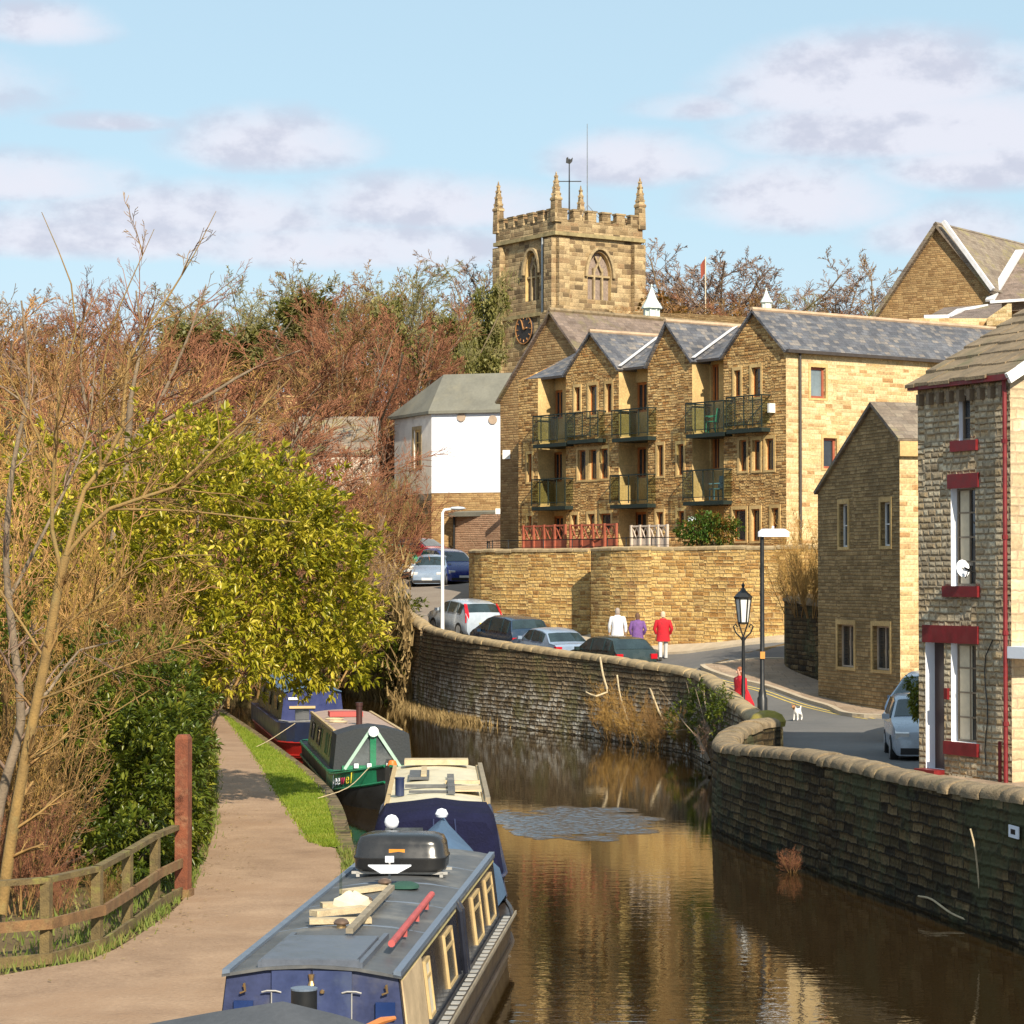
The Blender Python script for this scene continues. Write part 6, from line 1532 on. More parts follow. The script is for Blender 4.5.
# right side fittings
m = MB(); X = lambda z: .9-.1*(z-.6)/.83
m.rings([[V(X(z)+.004, y, z) for y, z in ((.06, .64), (1.55, .64), (1.55, 1.38), (.06, 1.38))], [V(X(z)+.02, y, z) for y, z in ((.06, .64), (1.55, .64), (1.55, 1.38), (.06, 1.38))]]); m.build('plywood_panel', M_ply, nb_, local=True)
for y0_, y1_ in ((1.75, 2.15), (3.55, 4.35), (6.7, 7.6), (8.4, 9.3)): sidewin(nb_, y0_, y1_, .74, 1.3, 1, M_cwin, M_curtain if y0_ < 2 else M_bpane, bars=2)
for y0_, y1_ in ((1.0, 2.0), (3.6, 4.6), (6.4, 7.4)): sidewin(nb_, y0_, y1_, .8, 1.3, -1, M_cwin, M_pane)
m = MB()
for y in (5.0, 5.25): m.tube([V(.93, y, .68), V(.86, y, 1.36), V(.8, y, 1.46)], .035, 6)
m.build('side_pipe', M_side, nb_, local=True)
m = MB(); m.rings([[V(X(z)+.003, y, z) for y, z in ((.1, 1.365), (9.85, 1.365), (9.85, 1.39), (.1, 1.39))], [V(X(z)+.012, y, z) for y, z in ((.1, 1.365), (9.85, 1.365), (9.85, 1.39), (.1, 1.39))]]); m.build('coach_line', pm('pale_gold_line', (.5, .42, .2), .5), nb_, local=True)
m = MB(); m.obox((.915, -.2, .615), (.15, 0, 0), (0, 10.4, 0), (0, 0, .02)); m.build('side_deck', M_hull, nb_, local=True)
for i in range(34):
    m = MB(); m.obox((.945, -.1+i*.3, .638), (.09, 0, 0), (0, .17, 0), (0, 0, .008)); m.build('tread_pad', M_tread, nb_, local=True)
m = MB(); m.obox((1.062, -1.2, .62), (.02, 0, 0), (0, 11.6, 0), (0, 0, .045)); m.build('gunwale_strip', M_wooddk, nb_, local=True)
# canvas over the bow
m = MB(); S_ = []
for y, zr_, zg_, w_ in ((9.93, 1.54, 1.42, .82), (10.6, 1.66, 1.2, .93), (11.25, 1.8, .95, .86), (11.5, 1.78, .9, .62), (12.1, 1.2, .92, .25)):
    S_.append([V(-w_, y, zg_-.35 if y > 10 else .7), V(-w_*.9, y, zg_), V(-w_*.45, y, (zr_*.55+zg_*.45)-.02), V(0, y, zr_), V(w_*.45, y, (zr_*.55+zg_*.45)-.02), V(w_*.9, y, zg_), V(w_, y, zg_-.35 if y > 10 else .7)])
m.rings(S_); m.build('bow_canvas', M_canvasb, nb_, local=True, smooth=True, angle=60)
m = MB(); m.lathe([(.001, -.06), (.07, -.04), (.09, 0), (.06, .06), (.001, .08)], (0, 11.15, 1.86), 10); m.build('headlamp', M_white, nb_, local=True, smooth=True)
# stern hood in grey canvas, flue and tiller
m = MB(); S_ = []
for y, zt_ in ((-3.6, 1.42), (-2.75, 1.66), (-2.0, 1.5)):
    S_.append([V(-1.0, y, zt_-.5), V(-.92, y, zt_-.2), V(-.35, y, zt_-.09), V(.2, y, zt_), V(.6, y, zt_-.09), V(.92, y, zt_-.2), V(1.0, y, zt_-.5)])
m.rings(S_); m.build('stern_canvas', M_canvasg, nb_, local=True, smooth=True, angle=50)
m = MB(); m.tube([V(.12, -1.2, .62), V(.12, -1.2, 1.5)], .115, 18); fl = m.build('flue', M_black, nb_, local=True, smooth=True)
m = MB(); m.tube([V(.12, -1.2, 1.5), V(.12, -1.2, 1.515)], .118, 18); m.build('flue_cap', M_railblue, fl, local=True)
m = MB(); m.tube([V(.62, -1.3, 1.18), V(.78, -1.1, 1.22), V(.88, -.95, 1.22)], [.02, .035, .02], 8); m.build('tiller', M_wood_or, nb_, local=True)
# gear lying on the roof: each its own thing
def onroof(px, py, z=1.52): return rotN @ nloc(px, py, z)+NL
# roof box
bx = thing('roof_box', onroof(399, 876), 'large black moulded roof box lying across the grey boat roof', 'roof box', rz=NA)
m = MB(); sec = lambda f, z: [V(math.copysign(min(1, abs(math.cos(a))**.35), math.cos(a))*.56*f, .35+math.copysign(min(1, abs(math.sin(a))**.35), math.sin(a))*.38*f, z) for a in [2*math.pi*j/24 for j in range(24)]]
m.rings([sec(.9, .06), sec(.97, .1), sec(.98, .2), sec(1.0, .21), sec(1.0, .235), sec(.97, .25), sec(.94, .38), sec(.87, .46), sec(.7, .49), sec(.3, .5)]); m.build('lid', pm('black_plastic', (.02, .02, .021), .28, var=.2, spec=.6), bx, local=True, smooth=True, angle=50)
m = MB(); m.box((0, .1, .04), (1.15, .04, .03)); m.box((0, .6, .04), (1.15, .04, .03)); m.box((.5, .1, .015), (.04, .04, .05)); m.box((-.5, .1, .015), (.04, .04, .05)); m.build('roof_bar', M_tread, bx, local=True)
m = MB(); m.box((-.02, -.008, .31), (.19, .012, .045)); m.build('badge', pm('orange_badge', (.6, .25, .03), .5), bx, local=True)
# white ball on a pole
p_ = onroof(392, 862); 
r = thing('ball_aerial', p_, 'white ball on a short pole behind the black roof box', 'aerial')
m = MB(); m.lathe([(.001, .415), (.05, .43), (.08, .465), (.092, .51), (.08, .555), (.05, .59), (.001, .605)], p_, 14); m.build('ball', M_white, r, smooth=True)
m = MB(); m.tube([p_, p_+Z*.42], .015, 6); m.build('pole', M_black, r)
# weather vane with white wings
p_ = onroof(390, 884)
r = thing('wing_vane', p_, 'white winged weather vane in front of the black roof box', 'weather vane')
m = MB(); m.tube([p_, p_+Z*.3], .012, 6); m.build('pole', M_tread, r)
m = MB(); c_ = p_+Z*.17; m.prism([c_+V(-.25, 0, .05), c_+V(.25, .0, .05), c_+V(.1, -.12, -.02), c_+V(-.1, -.12, -.02)], (0, 0, .015)); m.build('wing', M_white, r)
m = MB(); m.box(p_+Z*.3, (.1, .03, .07)); m.build('tail', M_white, r)
for i, (px, py, lb) in enumerate(((342, 927, 'bronze mushroom vent nearest the hatch on the grey boat roof'), (366, 904, 'bronze mushroom vent among the planks on the grey boat roof'), (385, 886, 'bronze mushroom vent just in front of the black roof box'))):
    p_ = onroof(px, py); r = thing('mushroom_vent', p_, lb, 'roof vent', 'mushroom vents on the boat roof')
    m = MB(); m.lathe([(.05, -.02), (.045, .05)], p_, 10); m.build('stem', M_brass, r)
    m = MB(); m.lathe([(.075, .045), (.082, .06), (.06, .09), (.02, .105), (.001, .106)], p_, 14); m.build('cap', pm('bronze', (.2, .13, .09), .4, .6), r, smooth=True)
random.seed(4)
def plank(p, q, w, h, mat, label, name='plank', cat='plank', group='planks on the boat roof', z=1.54):
    a, c = onroof(*p, z), onroof(*q, z); a.z = c.z = z+h/2
    m = MB(); m.beam(a, c, w, h); o = m.build(name, mat); return tag(o, label, cat, group)
plank((310, 922), (372, 921), .16, .05, M_wood, 'pale board at the front edge of the timber pile on the boat roof')
plank((314, 915), (366, 910), .15, .06, M_wood, 'pale board in the middle of the timber pile on the boat roof', z=1.59)
plank((322, 906), (372, 904), .14, .05, M_wood, 'pale board at the back of the timber pile on the boat roof', z=1.55)
plank((345, 893), (383, 888), .16, .05, M_wood, 'pale board beyond the timber pile, near the winged vane')
plank((350, 932), (392, 888), .07, .05, M_wooddk, 'long grey plank lying lengthwise beside the timber pile', z=1.60)
m = MB(); a = onroof(392, 942, 1.6); c = onroof(432, 893, 1.6); m.tube([a, c], .035, 10)
for f in (.3, .6, .85): q = a.lerp(c, f); m.box(q-Z*.05, (.05, .08, .08))
tag(m.build('pole', M_redpole), 'faded red pole lying lengthwise on the right side of the boat roof', 'pole')
m = MB(); p_ = onroof(352, 905, 1.62); m.rings([[p_+V(math.cos(j)*.2*k+(.02*math.sin(j*3)), math.sin(j)*.16*k, zz+.03*math.sin(j*2+k)) for j in [2*math.pi*i/12 for i in range(12)]] for k, zz in ((1, 0), (.9, .06), (.5, .09), (.2, .13), (.05, .14))]); tag(m.build('sack', M_curtain, smooth=True), 'crumpled cream cloth sack heaped on the timber pile', 'sack')
m = MB(); p_ = onroof(405, 886, 1.54); m.rings([[p_+V(math.cos(j)*.17*k, math.sin(j)*.2*k+.02*math.sin(3*j), zz) for j in [2*math.pi*i/12 for i in range(12)]] for k, zz in ((1, 0), (.95, .03), (.5, .06), (.1, .07))]); tag(m.build('net', pm('dark_green_net', (.02, .07, .05), .9), smooth=True), 'small dark green net bundle beside the winged vane', 'net')
gl = onroof(340, 900, 1.55); m = MB(); m.obox(gl, (.0, .28, 0), (.012, 0, 0), (0, 0, .26)); tag(m.build('glass_sheet', M_bglass), 'upright pane of clear glass at the left edge of the timber pile', 'glass pane')

# --- cream boat -------------------------------------------------------------------
CL = V(-1.21, 40, 0); CA = math.atan(.2/6.7)
cr = boat_root('narrowboat', 'cream-roofed narrowboat with a navy canvas hood at its near end', CL, CA)
hull(cr, -3.2, 11, M_navy, 2.4, 1.2)
cabin(cr, 0, 8.0, M_navy); roofp(cr, -.03, 8.05, M_creamroof, rail=M_cwin)
m = MB(); S_ = []
for y, k in ((-2.3, .93), (-2.15, 1.0), (-.03, 1.0)):
    S_.append([V(-1.02*k, y, .6), V(-.92*k, y, 1.3*k), V(-.8*k, y, 1.48*k), V(-.4, y, 1.52*k), V(0, y, 1.57*k), V(.4, y, 1.52*k), V(.8*k, y, 1.5*k), V(.92*k, y, 1.3*k), V(1.02*k, y, .6)])
m.rings(S_); hd = m.build('stern_hood', M_canvasn, cr, local=True, smooth=True, angle=50)
m = MB(); m.face([V(-.84, -2.315, .8), V(-.15, -2.315, .8), V(-.2, -2.312, 1.32), V(-.76, -2.312, 1.32)]); m.build('hood_window', M_plast, hd, local=True)
m = MB()
for x in (-.05, .35): m.tube([V(x, -2.33, .65), V(x*.8, -2.31, 1.45)], .012, 5)
m.build('zip', M_navy2, hd, local=True)
def cpt_(px, py, z=1.5): s = (py-HOR)/(EYE-z); return Matrix.Rotation(CA, 3, 'Z').transposed() @ (V((px-512)/s, FPX/s, z)-CL)
m = MB(); p_ = cpt_(400, 795); m.tube([p_, p_+Z*.28], .075, 14); m.tube([p_+Z*.28, p_+Z*.3], .085, 14); m.build('chimney', M_navy, cr, local=True, smooth=True)
m = MB()
for k in range(13): m.box((.25, 1.0+k*.28, 1.57), (.12, .17, .06))
m.build('vent_strip', M_greyroofp, cr, local=True)
for c_, s_ in (((-.05, 2.3, 1.56), (.95, .12, .05)), ((-.1, 1.3, 1.55), (.7, .08, .04)), ((-.3, 4.6, 1.57), (.35, 1.6, .05))):
    m = MB(); m.box(c_, s_); m.build('roof_fitting', M_greyroofp, cr, local=True)
for c_, s_ in (((-.22, 4.9, 1.61), (.1, 2.0, .04)), ((.45, 3.1, 1.56), (.6, .1, .06)), ((0, 7.4, 1.6), (1.2, .5, .1)), ((.5, 1.8, 1.56), (.5, .9, .03))):
    m = MB(); m.box(c_, s_); m.build('roof_board', M_wood, cr, local=True)
m = MB(); m.box((.83, 4, 1.5), (.08, 7.6, .1)); m.build('roof_pole', M_wooddk, cr, local=True)
for y0_ in (1, 3, 5): sidewin(cr, y0_, y0_+.9, .8, 1.3, 1, M_cwin, M_pane)

# --- green boat --------------------------------------------------------------------
GA = math.pi+math.atan(.146); GLc = V(-3.22, 58.0, 0)
gr = boat_root('narrowboat', 'green narrowboat with a white-edged triangular bow board and black side canvas', GLc, GA)
# local +y points to the viewer; cabin runs to negative y
hull(gr, -11.2, 3.5, M_hull, 2.8, 1.0, gw=.62, bowz=.98, mat_deck=M_green)
m = MB()      # green upper bow band, following the hull
for sg in (-1, 1):
    a = []
    for y in np.linspace(-.4, 3.42, 14):
        t = max(0, (y-.7)/2.8); w_ = max(.05, 1.04*(1-t**2.2)); g_ = .62+.36*t**1.6; a.append((sg*(w_+.012), y, g_))
    for i in range(13):
        p, q = a[i], a[i+1]; m.face([V(*p), V(*q), V(q[0], q[1], q[2]-.34), V(p[0], p[1], p[2]-.34)])
m.face([V(-1.03, -.3, .64), V(1.03, -.3, .64), V(1.03, .8, .66), V(0, 3.3, .97), V(-1.03, .8, .66)])
m.build('bow_band', M_green, gr, local=True)
cabin(gr, -9.6, -1.4, M_olive, name='cabin'); roofp(gr, -9.65, -1.35, M_pink, rail=M_cwin)
m = MB(); m.rings([[V(-.92, y, .62), V(-.84, y, 1.45), V(-.4, y, 1.58), V(0, y, 1.63), V(.4, y, 1.58), V(.84, y, 1.45), V(.92, y, .62)] for y in (-1.38, 0)]); m.build('side_canvas', M_canvask, gr, local=True, smooth=True, angle=50)
# triangular board (cratch)
m = MB(); m.face([V(-.62, .02, .66), V(.62, .02, .66), V(.02, .02, 1.6)]); cb_ = m.build('bow_board', M_plast, gr, local=True)
m = MB(); m.beam((-.66, .05, .66), (-.02, .05, 1.62), .07); m.beam((.66, .05, .66), (.02, .05, 1.62), .07); m.build('board_frame', pm('pale_green_trim', (.35, .5, .42), .5), cb_, local=True)
m = MB(); m.beam((0, .05, .66), (0, .05, 1.55), .14, .04); m.beam((-.72, .05, .68), (.72, .05, .68), .05, .12); m.build('centre_post', M_green, cb_, local=True)
m = MB(); m.lathe([(.001, 0), (.1, .0), (.12, .03), (.12, .06), (.08, .08), (.001, .085)], (0, 0, 0), 14)
for v_ in m.v: v_.xyz = V(v_.x, .1+v_.z, 1.52+v_.y)
m.build('headlamp', M_white, gr, local=True, smooth=True)
m = MB()
for x in (-.35, .1, .4): m.box((x, .15, .74), (.1, .08, .1))
m.build('white_fitting', M_white, gr, local=True)
m = MB(); m.lathe([(.001, .66), (.1, .68), (.12, .76), (.08, .86), (.001, .88)], (-.42, .3, 0), 10); m.build('orange_fender', pm('orange_plastic', (.7, .16, .02), .5), gr, local=True, smooth=True)
m = MB(); m.rings([[V(.62+math.cos(j)*.2+.04*k, 2.62+.13*k, .62+math.sin(j)*.16) for j in [2*math.pi*i/12 for i in range(12)]] for k in (0, 1, 2)]) if False else m.lathe([(.001, .35), (.16, .4), (.2, .52), (.16, .64), (.001, .7)], (-.25, 3.2, .1), 12); m.build('rope_fender', M_wood, gr, local=True, smooth=True)
m = MB(); m.tube([V(.1, -2.6, 1.5), V(.1, -2.6, 2.05)], .075, 12); m.tube([V(.1, -2.6, 1.98), V(.1, -2.6, 2.06)], .09, 12); m.build('chimney', pm('dark_chimney', (.05, .018, .015), .5), gr, local=True, smooth=True)
m = MB(); m.box((.15, -6.2, 1.6), (.85, .7, .12)); m.build('red_cover', pm('red_cover', (.42, .08, .07), .7), gr, local=True)
m = MB()
for y in (-3.4, -4.6): m.tube([V(.55+.22*math.cos(a), y+.25*math.sin(a), 1.56) for a in np.linspace(0, 6.2, 14)], .02, 5)
m.build('rope_coil', M_wood, gr, local=True)
for y0_ in (-8.5, -6.3): sidewin(gr, y0_, y0_+1.0, .85, 1.28, 1, M_black, M_pane)
for y0_ in (-8.5, -6.3, -4.1): sidewin(gr, y0_, y0_+1.0, .85, 1.28, -1, M_black, M_pane)
def lettering(parent, text, mat, size, mtx, name='lettering'):
    cu = bpy.data.curves.new('t', 'FONT'); cu.body = text; cu.size = size; cu.extrude = .006; cu.align_x = 'LEFT'; cu.shear = .25
    to = bpy.data.objects.new('t', cu); COL.objects.link(to); dg_ = bpy.context.evaluated_depsgraph_get(); me = bpy.data.meshes.new_from_object(to.evaluated_get(dg_)); me.transform(mtx)
    bpy.data.objects.remove(to); o = bpy.data.objects.new(name, me); me.materials.clear(); me.materials.append(mat); COL.objects.link(o); o.parent = parent; return o
# boat name on the bow band, on the side seen at left (local +x because the bow points at us)
def bowpt(y): t = max(0, (y-.7)/2.8); return V(max(.05, 1.04*(1-t**2.2))+.03, y, .62+.36*t**1.6)
def letter_frame(y):
    p = bowpt(y); q = bowpt(y+.12); xd = (q-p).normalized(); zd = Z; nd = xd.cross(zd).normalized(); zd = nd.cross(xd)*-1 if nd.cross(xd).z < 0 else nd.cross(xd)
    nd = xd.cross(zd).normalized(); p = p-Z*.26
    return Matrix(((xd.x, zd.x, nd.x, p.x), (xd.y, zd.y, nd.y, p.y), (xd.z, zd.z, nd.z, p.z), (0, 0, 0, 1)))
y = 1.35
for ch, mt, adv in (('J', M_white, .17), ('e', M_white, .2), ('e', M_white, .2), ('w', pm('magenta_letter', (.5, .02, .1), .5), .28), ('e', pm('yellow_letter', (.7, .6, .05), .5), .2), ('l', MATS['yellow_letter'], .12)):
    lettering(gr, ch, mt, .34, letter_frame(y)); y += adv
# painted lettering panel on the cabin side (dark strokes, unreadable in the photo)
m = MB()
for k, (y0_, dy_) in enumerate(((-2.0, .12), (-2.7, .1), (-3.1, -.1), (-3.5, .12), (-4.9, .1))):
    m.rings([[V(.905-.1*(z-.6)/.83, y0_+dy_*(z-.7), z) for z in (.8, .95, 1.1, 1.3)]+[V(.905-.1*(z-.6)/.83, y0_+.07+dy_*(z-.7), z) for z in (1.3, 1.1, .95, .8)], [V(.915-.1*(z-.6)/.83, y0_+dy_*(z-.7), z) for z in (.8, .95, 1.1, 1.3)]+[V(.915-.1*(z-.6)/.83, y0_+.07+dy_*(z-.7), z) for z in (1.3, 1.1, .95, .8)]])
m.build('painted_strokes', M_green, gr, local=True)

# --- far blue and red boat -----------------------------------------------------------
BA = math.pi+math.atan(.17); BL = V(-5.75, 72.2, 0)
bb = boat_root('narrowboat', 'farthest narrowboat with a deep blue cabin front and a red bow', BL, BA)
hull(bb, -11, 3.0, M_redhull, 2.6, 1.0, gw=.42, bowz=.5)
m = MB(); st_ = []
for y in np.linspace(-11, 3.05, 30):
    t = max(0, (y-.45)/2.6); w_ = max(.08, 1.05*(1-t**2.2)); st_.append([V(-w_, y, .42+.1*t), V(-w_-.01, y, .95+.12*t), V(w_+.01, y, .95+.12*t), V(w_, y, .42+.1*t)])
m.rings(st_); m.build('topside', M_navy, bb, local=True)
cabin(bb, -9.8, 0, M_olive, zb=.95, ze=1.8, zr=1.95); m = MB(); m.face([V(-.91, .01, .95), V(-.81, .01, 1.82), V(0, .01, 1.98), V(.81, .01, 1.82), V(.91, .01, .95)]); m.build('cabin_front', pm('bright_navy', (.02, .03, .12), .4, var=.2), bb, local=True)
roofp(bb, -9.85, .1, M_canvasb, ze=1.8, zr=1.95)
m = MB(); m.box((.3, .04, 1.35), (.75, .05, .07)); m.build('front_sill', M_cwin, bb, local=True)
m = MB(); m.box((.3, .03, 1.14), (.4, .03, .3)); m.build('front_window', M_pane, bb, local=True)
m = MB(); m.tube([V(-1.0, .5, 1.0), V(-.8, 1.6, 1.02), V(0, 2.9, 1.12), V(.8, 1.6, 1.02), V(1.0, .5, 1.0)], .03, 5); m.build('bow_rail', M_tread, bb, local=True)
m = MB()
for y0_ in (-2, -5, -8): m.box((.9, y0_, 1.4), (.03, .9, .4))
m.build('shutter', M_pane, bb, local=True)
m = MB(); m.box((.55, .06, 1.6), (.3, .02, .07)); m.build('name_plate', M_white, bb, local=True)
# mooring ropes
def rope(pts, label): m = MB(); m.tube(densify(pts, .3), .009, 5); tag(m.build('mooring_rope', M_wood), label, 'rope', 'mooring ropes')
rope([(-3.1, 54.9, .95), (-3.5, 53.5, .6), (-4.1, 52.8, .43)], 'mooring rope from the green boat bow to the grass verge')
rope([(-6.0, 69.3, 1.05), (-6.7, 68.4, .6), (-7.1, 67.8, .43)], 'mooring rope from the blue and red boat to the grass verge')
rope([(-2.2, 37.6, .66), (-2.5, 38.6, .5), (-2.75, 39.0, .44)], 'mooring rope from the cream-roofed boat to the quay')
# ------------------------------------------------------------------ fence and post
M_fence = pm('mossy_fence_wood', (.14, .10, .04), .9, var=.5, scale=5, bump=.02, dirt=(.24, .24, .05))
M_fencer = pm('brown_rail_wood', (.19, .105, .045), .9, var=.45, scale=5, bump=.02, dirt=(.22, .17, .07))
fz = .36
FPT = [(-8.6, 28.6, 0), (-7.3, 29.4, 0), (-5.66, 30.5, .02), (-5.24, 31.7, .0), (-5.15, 33.6, 0), (-5.08, 35.7, 0), (-4.95, 36.9, 0)]
fn_ = thing('wooden_fence', (-5.24, 31.7, fz), 'mossy three-rail wooden fence bending along the left side of the towpath', 'fence')
for i, (x, y, _) in enumerate(FPT[:-1]):
    m = MB(); a_ = .4 if i < 2 else 1.4
    m.rings([[V(x, y, z)+V(math.cos(a_+j*math.pi/2+.78), math.sin(a_+j*math.pi/2+.78), 0)*.085 for j in range(4)] for z in (.1, 1.36)]+[[V(x, y, 1.42)+V(math.cos(a_+j*math.pi/2+.78), math.sin(a_+j*math.pi/2+.78), 0)*.05 for j in range(4)]]); m.build('post', M_fence, fn_)
for k, z in enumerate((1.30, .88, .46)):
    for i in range(len(FPT)-1):
        a, c = V(*FPT[i][:2], z), V(*FPT[i+1][:2], z); d = (c-a).normalized(); off = V(d.y, -d.x, 0)*(.09 if k else 0)
        if k == 0: a.z += .1; c.z += .1
        m = MB(); m.beam(a+off-d*.03, c+off+d*.03, .045 if k else .11, .13 if k else .07); m.build('rail', M_fencer if k == 1 else M_fence, fn_)
pp = thing('timber_post', (-4.85, 37.0, .36), 'tall square rust-brown timber post standing at the end of the wooden fence', 'post')
m = MB(); m.rings([[V(-4.85, 37, z)+V(math.cos(.6+j*math.pi/2), math.sin(.6+j*math.pi/2), 0)*.14 for j in range(4)] for z in (.2, 2.70)]+[[V(-4.85, 37, 2.76)+V(math.cos(.6+j*math.pi/2), math.sin(.6+j*math.pi/2), 0)*.10 for j in range(4)]])
m.build('shaft', pm('rusty_timber', (.18, .055, .025), .85, var=.5, scale=5, bump=.015, dirt=(.30, .17, .09)), pp)
m = MB(); m.box((-4.85, 37, .42), (.26, .26, .14), rz=.6+.785); m.build('footing', M_fencer, pp)
f2 = thing('wooden_fence', (-5.35, 43.5, .36), 'short dark run of fence half hidden in the laurel hedge beside the path', 'fence')
for y, x in ((41.6, -5.12), (43.6, -5.28), (45.6, -5.45)):
    m = MB(); m.beam((x-.12, y, .1), (x-.12, y, 1.25), .1); m.build('post', M_fencer, f2)
for z in (.6, 1.1):
    m = MB(); m.beam((-5.19, 41.2, z), (-5.54, 46.2, z), .05, .12); m.build('rail', M_fencer, f2)

# ------------------------------------------------------------------ lamps
lp = thing('street_lamp', (6.4, 64, 1.05), 'tall black lamp post with a flat pale lantern head on the bend of the street', 'street lamp')
zt = zat(536, 64); x0, y0 = 6.4, 64
m = MB(); m.lathe([(.13, .0), (.13, .95), (.10, 1.0), (.10, 1.1), (.062, 1.2), (.052, zt-1.05)], (x0, y0, 1.05), 12); m.build('post', M_black, lp, smooth=True)
m = MB(); q = V(x0+.28, y0, zt); m.rings([[q+V(a*sx, b_*.16, z) for sx in (1,) for a, b_ in ((-.38, -.6), (-.3, -1), (.3, -1), (.42, 0), (.3, 1), (-.3, 1), (-.38, .6))] for z in (-.02, .1)]+[[q+V(a*.75, b_*.1, .18) for a, b_ in ((-.38, -.6), (-.3, -1), (.3, -1), (.42, 0), (.3, 1), (-.3, 1), (-.38, .6))]]); m.lathe([(.03, .16), (.03, .25), (.001, .26)], q, 8); m.build('lantern_head', M_white, lp)
m = MB(); m.box((x0, y0-.07, zat(655, 64)), (.12, .05, .18)); m.build('plate', pm('amber_plate', (.55, .25, .05), .5), lp)
M_frost = pm('frosted_glass', (.75, .75, .72), .3, var=.1)
vl = thing('street_lamp', (6.1, 66, 1.05), 'old-fashioned lantern lamp with a glass case and curled brackets beside the woman in red', 'street lamp')
vx, vy = 6.1, 66; zl0 = zat(637, 66); s66 = FPX/66
m = MB(); m.lathe([(.1, 0), (.1, .4), (.05, .5), (.042, zl0-1.05-.1), (.05, zl0-1.05)], (vx, vy, 1.05), 10); m.build('post', M_black, vl, smooth=True)
m = MB(); zc0 = zat(622, 66); zc1 = zat(598, 66); zc2 = zat(588, 66)
m.lathe([(.13, zc0), (.20, zc1)], (vx, vy, 0), 6); m.build('glass_case', M_frost, vl)
m = MB()
for j in range(6):
    a_ = j*math.pi/3; m.beam((vx+math.cos(a_)*.135, vy+math.sin(a_)*.135, zc0), (vx+math.cos(a_)*.21, vy+math.sin(a_)*.21, zc1), .03)
m.lathe([(.24, zc1-.02), (.25, zc1+.03), (.15, zc1+.13), (.07, zc2-.06), (.03, zc2+.02), (.05, zc2+.07), (.001, zc2+.16)], (vx, vy, 0), 6)
m.lathe([(.14, zc0-.05), (.15, zc0)], (vx, vy, 0), 6)
m.build('lantern_frame', M_black, vl)
m = MB()
for sg in (-1, 1):
    m.tube([V(vx, vy, zl0-.12), V(vx+sg*.1, vy, zl0+.02), V(vx+sg*.2, vy, zl0+.12), V(vx+sg*.26, vy, zl0+.28), V(vx+sg*.2, vy, zl0+.34), V(vx+sg*.15, vy, zl0+.26)], .022, 6)
    m.tube([V(vx, vy, zl0), V(vx+sg*.12, vy, zc0-.03)], .02, 5)
m.build('scroll_bracket', M_black, vl)
gl_ = thing('street_lamp', (xat(442.5, 99.5), 99.5, 2.6), 'slim white lamp post with a short side arm beside the upper car park', 'street lamp')
gx, gy = xat(442.5, 99.5), 99.5; zt = zat(509, gy)
m = MB(); m.tube([V(gx, gy, 2.3), V(gx, gy, 4.0), V(gx, gy, zt-.15), V(gx+.08, gy, zt-.03), V(gx+.35, gy, zt)], [.085, .07, .06, .055, .05], 10); m.build('post', M_whitepaint, gl_, smooth=True)
m = MB(); m.lathe([(.001, -.02), (.1, 0), (.14, .05), (.1, .11), (.001, .13)], (0, 0, 0), 10, 2.4, 1)
for v_ in m.v: v_ += V(gx+.6, gy, zt-.03)
m.build('lamp_head', pm('light_grey_lamp', (.55, .6, .66), .4), gl_, smooth=True)

